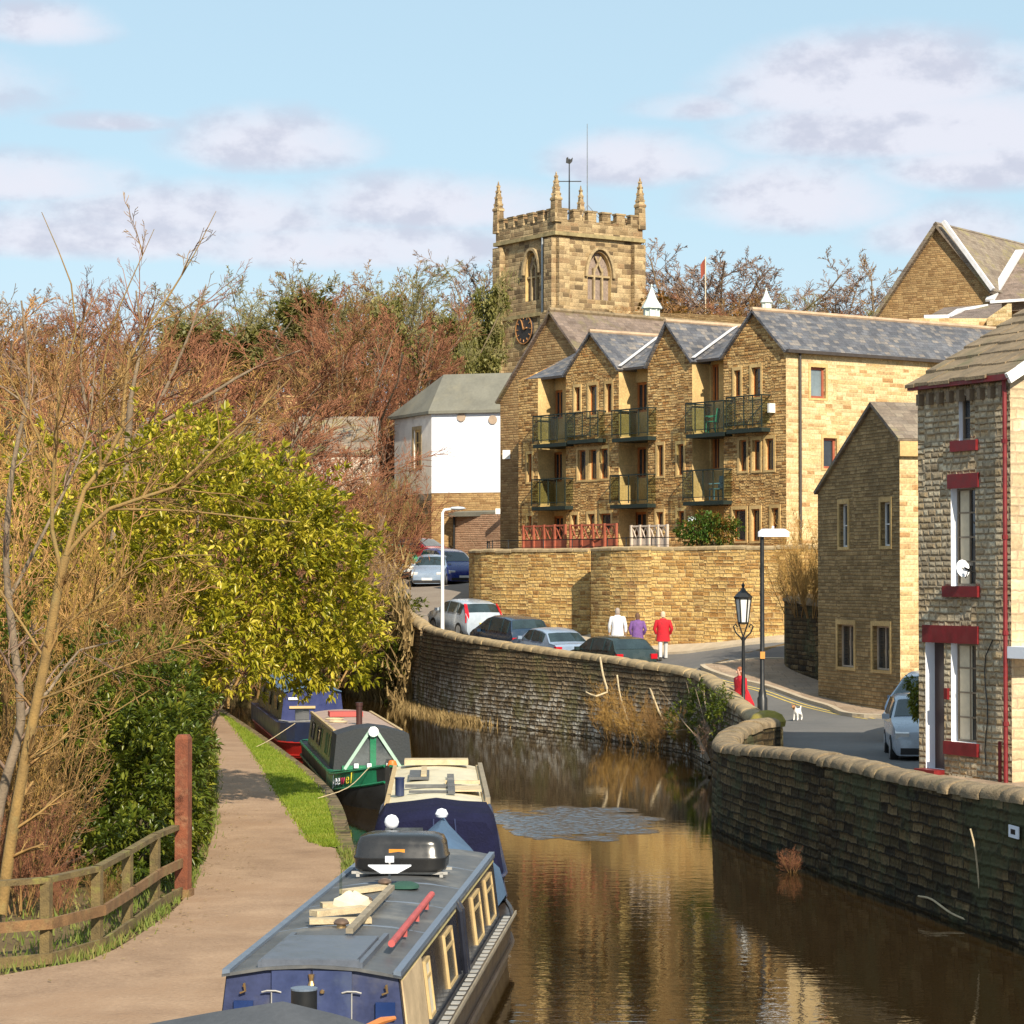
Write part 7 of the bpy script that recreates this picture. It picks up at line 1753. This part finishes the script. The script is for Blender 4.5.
# ------------------------------------------------------------------ cars
M_tyre = pm('tyre', (.018, .018, .018), .85); M_rim = pm('alloy', (.45, .46, .48), .35, .7); M_lampred = pm('red_lamp', (.5, .01, .02), .25); M_lampclear = pm('clear_lamp', (.75, .75, .75), .15)
M_cglass = pm('car_glass', (.02, .035, .04), .06, var=.5, scale=2, spec=.9); M_plate_y = pm('yellow_plate', (.7, .55, .08), .5); M_plate_w = pm('white_plate', (.75, .75, .72), .5); M_trim = pm('black_trim', (.02, .02, .022), .6)
def paint(n, c): return pm(n, c, .28, 0, .08, spec=.6, coat=.5)
def car(label, rear_or_front, px, D, rz, mat, prof='hatch', zoff=0, group='cars', tallamp=False, L=4.0, W=.83, front=False):
    h = V(-math.sin(rz), math.cos(rz), 0); p = V(xat(px, D), D, 0); c = p+h*(L/2)*(-1 if front else 1); c.z = hr(c.x, c.y)+.025+zoff
    p0 = c-h*L*.4; p1 = c+h*L*.4; slope = math.atan2(hr(p1.x, p1.y)-hr(p0.x, p0.y), L*.8)
    r = thing('parked_car', c, label, 'car', group, rz); r.rotation_euler = (slope, 0, rz)
    if prof == 'hatch': K = [(0, .70, .62, .50), (.03, .78, .80, .62), (.1, .80, .93, .95), (.16, .82, .95, 1.02), (.55, .83, .96, 1.39), (.95, .83, .96, 1.45), (1.9, .83, .94, 1.46), (2.35, .83, .93, 1.38), (3.0, .82, .92, .99), (3.35, .82, .88, .92), (3.75, .79, .78, .82), (3.93, .74, .68, .70), (4.0, .66, .55, .52)]
    elif prof == 'saloon': K = [(0, .72, .60, .5), (.04, .78, .85, .9), (.12, .8, .92, .97), (.55, .82, .95, 1.0), (1.05, .83, .95, 1.33), (1.35, .83, .95, 1.40), (2.0, .83, .94, 1.42), (2.4, .83, .93, 1.36), (3.0, .82, .91, .97), (3.35, .82, .87, .9), (3.75, .79, .76, .78), (3.93, .74, .66, .68), (4.0, .66, .55, .52)]
    else: K = [(0, .72, .62, .5), (.03, .8, .85, .9), (.08, .82, 1.0, 1.1), (.14, .83, 1.02, 1.2), (.4, .84, 1.03, 1.56), (.9, .84, 1.03, 1.62), (2.0, .84, 1.02, 1.62), (2.45, .84, 1.0, 1.52), (3.25, .83, .98, 1.08), (3.5, .82, .93, .98), (3.8, .79, .8, .84), (3.94, .74, .68, .7), (4.0, .66, .55, .52)]
    sc = L/4.0; ws = W/.83; rings = []
    def ring(k):
        y, w_, zb, zt = k; y = y*sc-L/2; w_ *= ws; up_ = max(0, zt-zb); cab = up_ > .25
        cw = w_-(.16 if cab else .05)*min(1, up_/.4+.2)
        return [V(-w_*.9, y, .20), V(-w_, y, .34), V(-w_*1.005, y, min(.62, zb-.04)), V(-w_*.97, y, zb), V(-cw, y, zt-.05 if cab else zb+up_*.6+.005), V(-cw*.86, y, zt-.01 if cab else zb+up_*.9+.008), V(-cw*.4, y, zt+.012), V(cw*.4, y, zt+.012), V(cw*.86, y, zt-.01 if cab else zb+up_*.9+.008), V(cw, y, zt-.05 if cab else zb+up_*.6+.005), V(w_*.97, y, zb), V(w_*1.005, y, min(.62, zb-.04)), V(w_, y, .34), V(w_*.9, y, .20)]
    RR = [ring(k) for k in K]
    m = MB(); m.rings(RR); m.build('body', mat, r, local=True, smooth=True, angle=32)
    def pane(name, q, mt, ins=.08, lift=.032):
        a, b_, c_, d_ = q; n_ = (b_-a).cross(d_-a).normalized(); cen = (a+b_+c_+d_)/4
        if n_.dot(cen-V(0, cen.y*.3, .9)) < 0: n_ = -n_
        P = lambda u, v: (a*(1-u)+b_*u)*(1-v)+(d_*(1-u)+c_*u)*v
        q2 = [P(ins, ins), P(1-ins, ins), P(1-ins, 1-ins), P(ins, 1-ins)]; m = MB(); m.rings([[p-n_*.01 for p in q2], [p+n_*lift for p in q2]]); return m.build(name, mt, r, local=True)
    iA = 3; iB = 4
    if prof == 'saloon': iA, iB = 3, 4
    # rear window between shoulder row of iA and roof of iB
    def q_between(i, j): return (RR[i][4], RR[i][9], RR[j][9]+V(0, 0, -.0), RR[j][4])
    def gpane(name, ra, rb, v0=.08, v1=.92, lift=.012):
        rows = []
        for v in (v0, v1):
            row = [ra[i]*(1-v)+rb[i]*v for i in range(4, 10)]; e0 = row[0].lerp(row[1], .55); e1 = row[5].lerp(row[4], .55); rows.append([e0]+row[1:5]+[e1])
        n_ = (rows[0][5]-rows[0][0]).cross(rows[1][0]-rows[0][0]).normalized(); n_ = -n_ if n_.z < 0 else n_
        m = MB()
        for i in range(5): m.face([rows[0][i]+n_*lift, rows[0][i+1]+n_*lift, rows[1][i+1]+n_*lift, rows[1][i]+n_*lift])
        e = rows[0]+rows[1][::-1]
        for i in range(12): m.face([e[i]+n_*lift, e[(i+1) % 12]+n_*lift, e[(i+1) % 12]-n_*.01, e[i]-n_*.01])
        return m.build(name, M_cglass, r, local=True)
    gpane('rear_window', RR[iA], RR[iB])
    ws_ = [i for i, k in enumerate(K) if k[3]-k[2] < .12 and k[0] > 2.8][0]
    gpane('windscreen', RR[ws_], RR[ws_-1], .05, .95)
    for sg, (ib, it) in ((-1, (3, 4)), (1, (10, 9))):
        for a_, c_ in ((iB, iB+1), (iB+1, iB+2)):
            y0_ = RR[a_][0].y; 
            pane('side_window', (RR[a_][ib], RR[c_][ib], RR[c_][it], RR[a_][it]), M_cglass, .07)
        pane('side_window', (RR[iB+2][ib], RR[ws_-1][ib]*.35+RR[ws_][ib]*.65, RR[ws_-1][it], RR[iB+2][it]), M_cglass, .07)
        for y in (-L/2+.75*sc, L/2-.78*sc):
            m = MB(); m.tube([V(sg*(W-.17), y, .31), V(sg*(W+.012), y, .31)], .31, 18); wh = m.build('wheel', M_tyre, r, local=True)
            m = MB(); m.tube([V(sg*(W+.0), y, .31), V(sg*(W+.022), y, .31)], .2, 12); m.build('rim', M_rim, wh, local=True)
        m = MB(); m.box((sg*(W+.08), L/2-1.25*sc, 1.0), (.16, .1, .11)); m.build('door_mirror', mat, r, local=True)
        m = MB()
        if tallamp: m.rings([[V(sg*(W-.1), -L/2+.02, .66), V(sg*(W-.0), -L/2+.1, .66), V(sg*(W-.015), -L/2+.13, .95), V(sg*(W-.14), -L/2+.03, .95)], [V(sg*(W-.17), -L/2+.3, 1.3), V(sg*(W-.09), -L/2+.4, 1.3), V(sg*(W-.1), -L/2+.5, 1.38), V(sg*(W-.2), -L/2+.44, 1.38)]])
        else: m.box((sg*(W-.16), -L/2+.09, .82), (.24, .18, .17))
        m.build('tail_lamp', M_lampred, r, local=True)
        m = MB(); m.box((sg*(W-.22), L/2-.13*sc, .66), (.3, .22, .13), rx=-.3); m.build('headlight', M_lampclear, r, local=True)
    m = MB(); m.box((0, -L/2+.01, .6), (.5, .05, .11)); m.build('number_plate', M_plate_y, r, local=True)
    m = MB(); m.box((0, L/2+.0, .42), (.5, .04, .11)); m.build('number_plate', M_plate_w, r, local=True)
    m = MB(); m.box((0, L/2-.05, .30), (1.3, .12, .14)); m.build('grille', M_trim, r, local=True)
    m = MB(); m.box((0, -L/2+.04, .36), (1.4, .1, .2)); m.build('rear_bumper', mat, r, local=True)
    return r
HD = math.atan(.44/.9); GC = 'cars parked along the canal wall'
SIL = paint('silver_blue_car_paint', (.22, .29, .40)); WHT = paint('pale_silver_car_paint', (.36, .42, .50)); NVY = paint('dark_navy_car_paint', (.015, .035, .07)); GRN = paint('dark_green_car_paint', (.02, .035, .035)); BLU = paint('royal_blue_car_paint', (.02, .04, .22)); REDC = paint('dark_red_car_paint', (.3, .03, .035))
car('pale silver hatchback with tall red tail lamps, farthest car along the canal wall', 0, 485, 98.5, HD, WHT, 'hatch', group=GC, tallamp=True, L=3.9)
car('dark navy tall car second from the far end of the row along the wall', 0, 531, 94, HD, NVY, 'mpv', -.12, group=GC)
car('silver-blue saloon parked third in the row along the canal wall', 0, 575, 90, HD, SIL, 'saloon', group=GC)
car('dark green hatchback with red tail lamps, nearest the three walkers', 0, 637, 86, HD, GRN, 'hatch', group=GC)
GU = 'cars in the upper car park'
car('pale silver-blue saloon facing the viewer beside the white lamp post', 0, 427, 119.5, math.pi-.12, SIL, 'saloon', group=GU, front=True, L=4.3)
car('royal blue tall car facing the viewer in the upper car park', 0, 464, 120.5, math.pi+.42, BLU, 'mpv', group=GU, front=True)
car('dark red car mostly hidden behind the royal blue one', 0, 452, 124, math.pi+.9, REDC, 'saloon', .55, group=GU, front=True, L=4.4)
r = thing('covered_trailer', (xat(396, 124), 124, hr(xat(396, 124), 124)), 'small trailer under a green cover behind the silver-blue saloon', 'trailer')
m = MB(); q = r.location; m.prism([q+V(-.9, 0, 1.0), q+V(1.3, 0, .9), q+V(.5, 0, 1.75), q+V(-.8, 0, 1.9)], (.3, 1.6, 0)); m.build('cover', pm('green_cover', (.05, .3, .16), .7), r)
m = MB(); m.box(q+V(.3, .8, .72), (2.2, 1.5, .5)); m.build('body', M_whitepaint, r)
for sx in (-.5, .9): m = MB(); m.tube([q+V(sx, 0, .3), q+V(sx, .2, .3)], .3, 12); m.build('wheel', M_tyre, r)
GH = 'cars parked beside the stone house'
car('silver-blue tall car half hidden behind the corner of the stone house', 0, 913, 60.5, math.pi-.42, SIL, 'mpv', group=GH, front=True, L=4.1)
car('pale silver car whose nose shows low beside the stone house doorway', 0, 930, 54.2, math.pi-.1, WHT, 'hatch', -.1, group=GH, front=True, L=3.9)

# ------------------------------------------------------------------ people and dog
M_skin = pm('skin', (.55, .33, .24), .6, var=.08); M_hairb = pm('brown_hair', (.12, .06, .035), .7); M_hairg = pm('grey_hair', (.32, .27, .24), .7); M_hairw = pm('fair_hair', (.62, .45, .32), .7); M_hairr = pm('auburn_hair', (.26, .08, .03), .7)
M_jwhite = pm('white_jacket', (.74, .76, .82), .8, var=.12, scale=9, bump=.03); M_jpurp = pm('purple_jacket', (.17, .08, .27), .8, var=.35, scale=9, bump=.03); M_jred = pm('red_jacket', (.5, .008, .02), .75, var=.35, scale=9, bump=.03); M_trg = pm('light_grey_trousers', (.55, .55, .55), .85, var=.12); M_trd = pm('dark_trousers', (.05, .05, .06), .85); M_shoe = pm('dark_shoes', (.03, .025, .02), .7)
def skin_mesh(verts, edges, root=0, sub=1):
    me = bpy.data.meshes.new('sk'); me.from_pydata([v[:3] for v in verts], edges, []); o = bpy.data.objects.new('sk', me); COL.objects.link(o)
    md = o.modifiers.new('s', 'SKIN'); md.use_smooth_shade = True
    sv = me.skin_vertices[0].data
    for i, v in enumerate(verts):
        rr = v[3]; sv[i].radius = rr if hasattr(rr, '__len__') else (rr, rr); sv[i].use_root = (i == root)
    s2 = o.modifiers.new('b', 'SUBSURF'); s2.levels = s2.render_levels = sub
    bpy.context.view_layer.update(); dg_ = bpy.context.evaluated_depsgraph_get(); out = bpy.data.meshes.new_from_object(o.evaluated_get(dg_)); bpy.data.objects.remove(o); return out
def person(loc, rz, H_, label, jacket, hair, trouser, coat=.42, arms='down', stride=.16, hairlong=.0, skirt=0, lean=0, wide=1.0, group=None):
    """local: faces +y, feet at z=0, drawn 1.75 m tall and scaled"""
    r = thing('person', loc, label, 'person', group, rz, H_/1.75)
    Vv, E = [], []
    def add(x, y, z, rad, par=None):
        Vv.append((x, y, z, rad)); 
        if par is not None: E.append((par, len(Vv)-1))
        return len(Vv)-1
    pel = add(0, 0, .95, (.15*wide, .105)); ch1 = add(0, -.01, 1.12, (.135*wide, .10), pel); ch = add(0, 0, 1.32, (.165*wide, .105), ch1); nk = add(0, .0, 1.47, .055, ch); nk2 = add(0, .02, 1.53, .052, nk)
    h1 = add(0, .035, 1.60, (.072, .085), nk2); h2 = add(0, .03, 1.68, (.075, .092), h1); add(0, .02, 1.735, (.05, .06), h2)
    J = {}
    for sg in (-1, 1):
        st = stride*sg
        hp_ = add(sg*.09, 0, .90, .09, pel); kn = add(sg*.10, st*.55+.02, .50, .058, hp_); an = add(sg*.10, st-.03*(1 if sg < 0 else 0), .10 if sg > 0 else .12, .038, kn)
        t1 = add(sg*.105, st+.10, .045, (.04, .03), an); add(sg*.11, st+.18, .035, (.036, .022), t1)
        sh = add(sg*.185*wide, 0, 1.40, .06, ch); sw = -.10*sg
        el_ = add(sg*(.245+.02)*wide, sw*.5-.03, 1.13, .042, sh)
        if arms == 'pocket': wr = add(sg*.215*wide, .07, .96, .03, el_)
        elif arms == 'rest': wr = add(sg*.16, .26, 1.08, .03, el_)
        else: wr = add(sg*.275*wide, sw+.04, .90, .027, el_)
        w0 = Vv[wr]; pm_ = add(w0[0]+sg*.004, w0[1]+.01, w0[2]-.055, (.016, .034), wr)
        p0 = Vv[pm_]
        for fi, (fy, fl) in enumerate(((.028, .075), (.010, .085), (-.009, .08), (-.026, .062))):
            f1 = add(p0[0], p0[1]+fy, p0[2]-.045, .0085, pm_); add(p0[0]-sg*.012, p0[1]+fy+.004, p0[2]-.045-fl*.8, .0075, f1)
        th = add(p0[0]-sg*.005, p0[1]+.045, p0[2]-.0, .010, pm_); add(p0[0]-sg*.012, p0[1]+.062, p0[2]-.04, .009, th)
        J[sg] = (sh, el_, wr, hp_, kn, an)
    body = skin_mesh(Vv, E, 0, 1); body.materials.append(M_skin); o = bpy.data.objects.new('body', body); COL.objects.link(o); o.parent = r
    # face
    m = MB(); m.prism([V(-.012, .105, 1.60), V(.012, .105, 1.60), V(0, .108, 1.645)], (0, .03, -.005)); m.build('nose', M_skin, r, local=True)
    for sg in (-1, 1):
        m = MB(); m.lathe([(.001, -.011), (.011, 0), (.001, .011)], (sg*.03, .112, 1.645), 8); m.build('eye', M_black, r, local=True)
        m = MB(); m.rings([[V(sg*(.078+k*.012), .02+math.cos(j)*.018, 1.635+math.sin(j)*.03) for j in [2*math.pi*i/8 for i in range(8)]] for k in (0, 1)]); m.build('ear', M_skin, r, local=True)
    m = MB(); m.box((0, .116, 1.582), (.045, .01, .009)); m.build('mouth', pm('lips', (.4, .12, .1), .6), r, local=True)
    # hair cap
    m = MB(); R_ = []
    for z, a, b0, b1 in ((1.55-hairlong, .078, -.075, .0), (1.60, .088, -.085, .05), (1.66, .092, -.09, .085), (1.71, .082, -.078, .095), (1.75, .055, -.05, .07), (1.768, .01, 0, .02)):
        R_.append([V(math.cos(t)*a, (b0+b1)/2+math.sin(t)*(b1-b0)/2, z) for t in [2*math.pi*i/14 for i in range(14)]])
    m.rings(R_); m.build('hair', hair, r, local=True, smooth=True, angle=70)
    # jacket: torso loft + sleeves
    hem = .95-coat*.5; m = MB(); R_ = []
    for z, a, b_ in ((hem, .215+skirt, .15+skirt*.8), (hem+.12, .205+skirt*.5, .145+skirt*.3), (1.05, .185, .135), (1.2, .195, .14), (1.34, .215, .14), (1.42, .19, .12), (1.47, .11, .085), (1.51, .075, .07)):
        R_.append([V(math.cos(t)*a*wide, math.sin(t)*b_+.0+(.01*math.sin(3*t+z*9)), z) for t in [2*math.pi*i/18 for i in range(18)]])
    m.rings(R_)
    for sg in (-1, 1):
        s0, e0, w0 = [V(*Vv[i][:3]) for i in J[sg][:3]]; m.tube([s0+V(-sg*.05, 0, .0), s0, s0.lerp(e0, .5), e0, e0.lerp(w0, .6), w0+(w0-e0).normalized()*.01], [.07, .082, .072, .062, .055, .048], 10)
    m.build('coat' if coat > .6 else 'jacket', jacket, r, local=True, smooth=True, angle=60)
    for sg in (-1, 1):
        h0, k0, a0 = [V(*Vv[i][:3]) for i in J[sg][3:]]; m = MB(); m.tube([h0+Z*.08, h0-Z*.05, h0.lerp(k0, .5), k0, k0.lerp(a0, .6), a0-Z*.02], [.105, .105, .09, .072, .066, .065], 12); m.build('trouser_leg', trouser, r, local=True, smooth=True)
        m = MB(); a_ = a0; m.rings([[V(a_.x+sx*w_, a_.y+y_, z_) for sx, z_ in ((-1, 0), (-1, h_*.7), (-.5, h_), (.5, h_), (1, h_*.7), (1, 0))] for y_, w_, h_ in ((-.06, .035, .09), (.0, .045, .11), (.08, .048, .08), (.17, .045, .055), (.22, .03, .04))]); m.build('shoe', M_shoe, r, local=True, smooth=True, angle=60)
    return r
def stand(px, ytop, Ht, d0, d1):
    best = min(np.arange(d0, d1, .2), key=lambda D: abs(zat(ytop, D)-hr(xat(px, D), D)-Ht)); return V(xat(px, best), best, hr(xat(px, best), best)+.03), zat(ytop, best)-hr(xat(px, best), best)
l_, h_ = stand(617.5, 609, 1.8, 89, 94.5); person(l_, -.15, min(h_, 1.85), 'person in a white jacket walking away behind the dark green car', M_jwhite, M_hairg, M_trd, .5, wide=1.12, group='people walking')
l_, h_ = stand(637.5, 614, 1.66, 89, 94.5); person(l_, .1, min(h_, 1.75), 'person in a purple jacket walking away between the other two walkers', M_jpurp, M_hairb, M_trd, .45, wide=1.1, arms='pocket', hairlong=.04, group='people walking')
l_ = V(xat(663, 90), 90, hr(xat(663, 90), 90)+.03); person(l_, -.05, 1.74, 'person in a bright red jacket and light grey trousers walking away up the street', M_jred, M_hairw, M_trg, .55, wide=1.18, arms='pocket', stride=.12, group='people walking')
l_ = V(xat(740, 66.9), 66.9, hr(xat(740, 66.9), 66.9)+.03); person(l_, 1.9, zat(667, 66.9)-l_.z, 'person in a long red coat standing behind the canal wall at the lantern lamp', M_jred, M_hairr, M_trd, .85, skirt=.12, arms='pocket', hairlong=.08, stride=.06, wide=1.5)
bg_ = thing('shopping_bag', (xat(747.5, 67.2), 67.2, 1.15), 'large red bag held at the side of the person in the long red coat', 'bag')
m = MB(); q = V(xat(747.5, 67.2), 67.2, 1.35); m.rings([[q+V(-.2, -.1, .05), q+V(.2, -.1, .0), q+V(.2, .1, .0), q+V(-.2, .1, .05)], [q+V(-.2, -.12, .35), q+V(.16, -.12, .35), q+V(.16, .12, .35), q+V(-.2, .12, .35)], [q+V(-.16, -.03, .75), q+V(.0, -.03, .72), q+V(.0, .03, .72), q+V(-.16, .03, .75)]]); m.build('bag', M_jred, bg_)
m = MB(); m.tube([q+V(-.12, 0, .72), q+V(-.16, 0, .85), q+V(-.22, .05, .9)], .015, 5); m.build('handle', M_jred, bg_)
# dog seen from the front, walking towards the viewer
dl = V(xat(797, 69.5), 69.5, hr(xat(797, 69.5), 69.5)+.03); dg = thing('dog', dl, 'small white dog with a tan head standing in the street', 'dog', None, math.pi-.5)
Vv = [(0, -.02, .25, (.075, .085)), (0, .12, .26, (.085, .095)), (0, .20, .32, .055), (0, .25, .39, .055), (0, .30, .41, .05), (0, .37, .385, .028), (0, .40, .38, .02),
      (0, -.15, .26, (.075, .08)), (0, -.21, .31, .02), (0, -.25, .40, .014)]
E = [(0, 1), (1, 2), (2, 3), (3, 4), (4, 5), (5, 6), (0, 7), (7, 8), (8, 9)]
for sg in (-1, 1):
    n0 = len(Vv); Vv += [(sg*.05, .13, .18, .034), (sg*.055, .12, .10, .020), (sg*.055, .13, .03, .018), (sg*.055, .155, .015, .018)]; E += [(1, n0), (n0, n0+1), (n0+1, n0+2), (n0+2, n0+3)]
    n0 = len(Vv); Vv += [(sg*.05, -.13, .17, .042), (sg*.055, -.19, .10, .022), (sg*.055, -.165, .03, .017), (sg*.055, -.14, .015, .018)]; E += [(7, n0), (n0, n0+1), (n0+1, n0+2), (n0+2, n0+3)]
bm_ = skin_mesh(Vv, E, 0, 2)
M_fur = bpy.data.materials.new('white_and_tan_fur'); b = NB(nt(M_fur)); tc_ = b.node('ShaderNodeTexCoord').outputs['Object']; sx_, sy_, sz_ = b.sep(tc_)
b.out(b.pr(b.mix(b.map(b.m('ADD', sy_, b.m('MULTIPLY', b.noise(tc_, 12, 3), .06)), .26, .30), (.8, .78, .74), (.35, .17, .07)), .9)); bm_.materials.append(M_fur)
o = bpy.data.objects.new('body', bm_); COL.objects.link(o); o.parent = dg
for sg in (-1, 1):
    m = MB(); m.rings([[V(sg*.035, .27, .44), V(sg*.06, .28, .44), V(sg*.055, .265, .42)], [V(sg*.05, .275, .495), V(sg*.055, .278, .49), V(sg*.052, .27, .485)]]); m.build('ear', pm('tan_fur', (.3, .14, .06), .9), dg, local=True)
m = MB(); m.lathe([(.001, -.01), (.012, 0), (.001, .01)], (0, .425, .388), 8); m.build('nose', M_black, dg, local=True)

# ------------------------------------------------------------------ terrace furniture, signs, odds and ends
def lattice_fence(px0, px1, yt, yb, w0, mat, label, name='terrace_fence'):
    a, c = U(px1, w0), U(px0, w0); zt_, zb_ = Zf(yt, (px0+px1)/2, w0), 6.05
    r = thing(name, FP(a, 6.05, w0), label, 'fence', 'fences on the terrace')
    m = MB(); z0 = zb_+.05; z1 = z0+(zt_-z0)*.5
    m.obox(FP(a, z0, w0), D_*(c-a), NI*.04, Z*(z1-z0)); m.beam(FP(a, zt_, w0), FP(c, zt_, w0), .07); m.build('panel', mat, r)
    n_ = 5
    for i in range(n_):
        u = a+(c-a)*i/(n_-1); m = MB(); m.beam(FP(u, zb_, w0-.03), FP(u, zt_+.05, w0-.03), .08, .08, up=NI); m.build('post', mat, r)
    m = MB()
    for i in range((n_-1)*2):
        u0, u1 = a+(c-a)*i/((n_-1)*2), a+(c-a)*(i+1)/((n_-1)*2); m.beam(FP(u0, z1, w0), FP(u1, zt_, w0), .035); m.beam(FP(u0, zt_, w0+.03), FP(u1, z1, w0+.03), .035)
    m.build('lattice', mat, r)
lattice_fence(524, 566, 526, 548, -2.2, M_wood_red, 'left red-stained lattice fence on the apartment terrace')
lattice_fence(571, 617, 525, 548, -2.4, M_wood_red, 'right red-stained lattice fence on the apartment terrace')
lattice_fence(632, 668, 526, 548, -2.4, pm('weathered_white_wood', (.55, .46, .38), .7), 'white lattice fence on the apartment terrace')
r = thing('iron_railing', (3, 97.6, 6.15), 'thin black iron railing along the top of the retaining walls', 'railing')
m = MB(); nb = MB()
for pts_ in ([(p[0]+.25, p[1]+.25) for p in REA[1:]], [(p[0]+.2, p[1]+.3) for p in REB[:4]]):
    L = densify(pts_, 1.1)
    for i in range(len(L)):
        nb.beam((*L[i], 6.1), (*L[i], 6.62), .04)
        if i: m.beam((*L[i-1], 6.58), (*L[i], 6.58), .035); m.beam((*L[i-1], 6.3), (*L[i], 6.3), .02)
m.build('rail', M_black, r); nb.build('uprights', M_black, r)['kind'] = 'stuff'
r = thing('garden_lamp', (xat(692, 92.8), 92.8, 6.05), 'small post lamp with a pale dome behind the terrace shrub', 'lamp')
m = MB(); m.tube([r.location, r.location+Z*1.15], .03, 6); m.build('post', M_black, r)
m = MB(); m.lathe([(.17, 1.12), (.16, 1.2), (.1, 1.28), (.001, 1.3)], r.location, 12); m.build('lamp_shade', M_white, r)
# flagpole on the hill
fd = 205; r = thing('flagpole', (xat(706, fd), fd, 16), 'thin white flagpole with a small red flag among the trees right of the tower', 'flagpole')
m = MB(); m.tube([V(xat(706, fd), fd, 15), at(706, 256, fd)], .045, 6); m.build('pole', M_curtain, r)
m = MB(); q = at(706, 257, fd); m.rings([[q+V(0, 0, 0), q+V(0, 0, -1.2)], [q+V(-.25, .1, -.3), q+V(-.2, .1, -1.5)], [q+V(-.42, -.05, -.6), q+V(-.38, -.05, -1.8)]], closed=False, caps=False); m.rings([[q+V(0, .03, 0), q+V(0, .03, -1.2)], [q+V(-.25, .13, -.3), q+V(-.2, .13, -1.5)], [q+V(-.42, -.02, -.6), q+V(-.38, -.02, -1.8)]], closed=False, caps=False); m.build('flag', pm('faded_red_flag', (.26, .06, .035), .8), r)
# life-belt sign on the upper wall
r = thing('lifebelt_sign', at(404, 636, 101.4), 'small red lifebelt sign with a white disc on the upper canal wall', 'sign')
q = r.location; m = MB(); m.box(q, (.32, .05, .36), rz=-.9); m.build('board', M_red, r); m = MB(); nn = V(-.78, -.62, 0); m.tube([q+nn*.03, q+nn*.05], .08, 12); m.build('disc', M_white, r)
r = thing('wall_sign', (7.02, 35.2, 1.45), 'small white sign plate on the near canal wall at the right edge', 'sign')
m = MB(); m.obox((7.03, 34.75, 1.45), (-.06, .36, 0), (-.02, 0, 0), (0, 0, .17)); m.build('plate', M_white, r)
m = MB(); m.obox((7.003, 34.85, 1.50), (-.03, .16, 0), (-.012, 0, 0), (0, 0, .07)); m.build('lettering', M_black, r)
# sticks leaning on the near wall
def stick(pts, rad, label): m = MB(); m.tube(densify([tuple(at(*p)) for p in pts], .1), rad, 5); tag(m.build('dead_branch', M_wood), label, 'branch', 'dead branches against the near wall')
stick([(917, 895, 38.0), (930, 898, 37.6), (950, 912, 36.9), (974, 922, 36.3)], .018, 'pale curved stick lying at the waterline below the near wall')
stick([(969, 828, 36.0), (974, 850, 36.05), (978, 890, 36.1), (981, 920, 36.1)], .014, 'thin upright dead stem growing against the near wall')
# branches trailing on the far wall
def bstick(pts, rad, label): m = MB(); m.tube(densify([tuple(at(*p)) for p in pts], .2), rad, 5); tag(m.build('dead_branch', M_wood), label, 'branch', 'dead branches on the far wall')
bstick([(600, 657, 78.0), (603, 675, 77.6), (607, 692, 77.3), (596, 696, 77.2), (586, 692, 77.6)], .03, 'pale bent branch hanging over the middle of the far canal wall')
bstick([(617, 675, 77), (620, 695, 76.6), (628, 722, 76.2)], .025, 'pale straight branch hanging beside the bent one')
bstick([(650, 688, 75.6), (655, 702, 75), (662, 718, 74.7), (668, 722, 74.3)], .028, 'forked pale branch hanging towards the shaded end of the far wall')
# small bush beside the house corner
evergreen('corner_bush', 'small green bush between the parked cars and the corner of the stone house', (8.44, 51.5, 1.15), [bl(917, 703, 51.6, .12, .25, .26), bl(916, 688, 51.8, .12, .2, .2)], LF_DARK, .11, 150, 6, seed=20)
# leaves and twigs on the towpath
g_ = np.random.default_rng(5); n = 260; yy = g_.uniform(27, 60, n); xx = np.interp(yy, [p[1] for p in PL], [p[0] for p in PL])+np.abs(g_.normal(0, .5, n))
c = np.stack([xx, yy, np.array([hl(a, b_) for a, b_ in zip(xx, yy)])+.05], 1); v_, f_, r_ = leaves(c, np.tile([0, 0, .02], (n, 1)), 1, .09, g_, 0, 1.0, .4); v_[:, 2] = v_[:, 2]*.15+.85*np.repeat(c[:, 2], 4)
tag(npmesh('fallen_leaves', v_, f_, M_dryblade, rnd=r_), 'scattered dry leaves along the left edge of the towpath', 'leaves', kind='stuff')
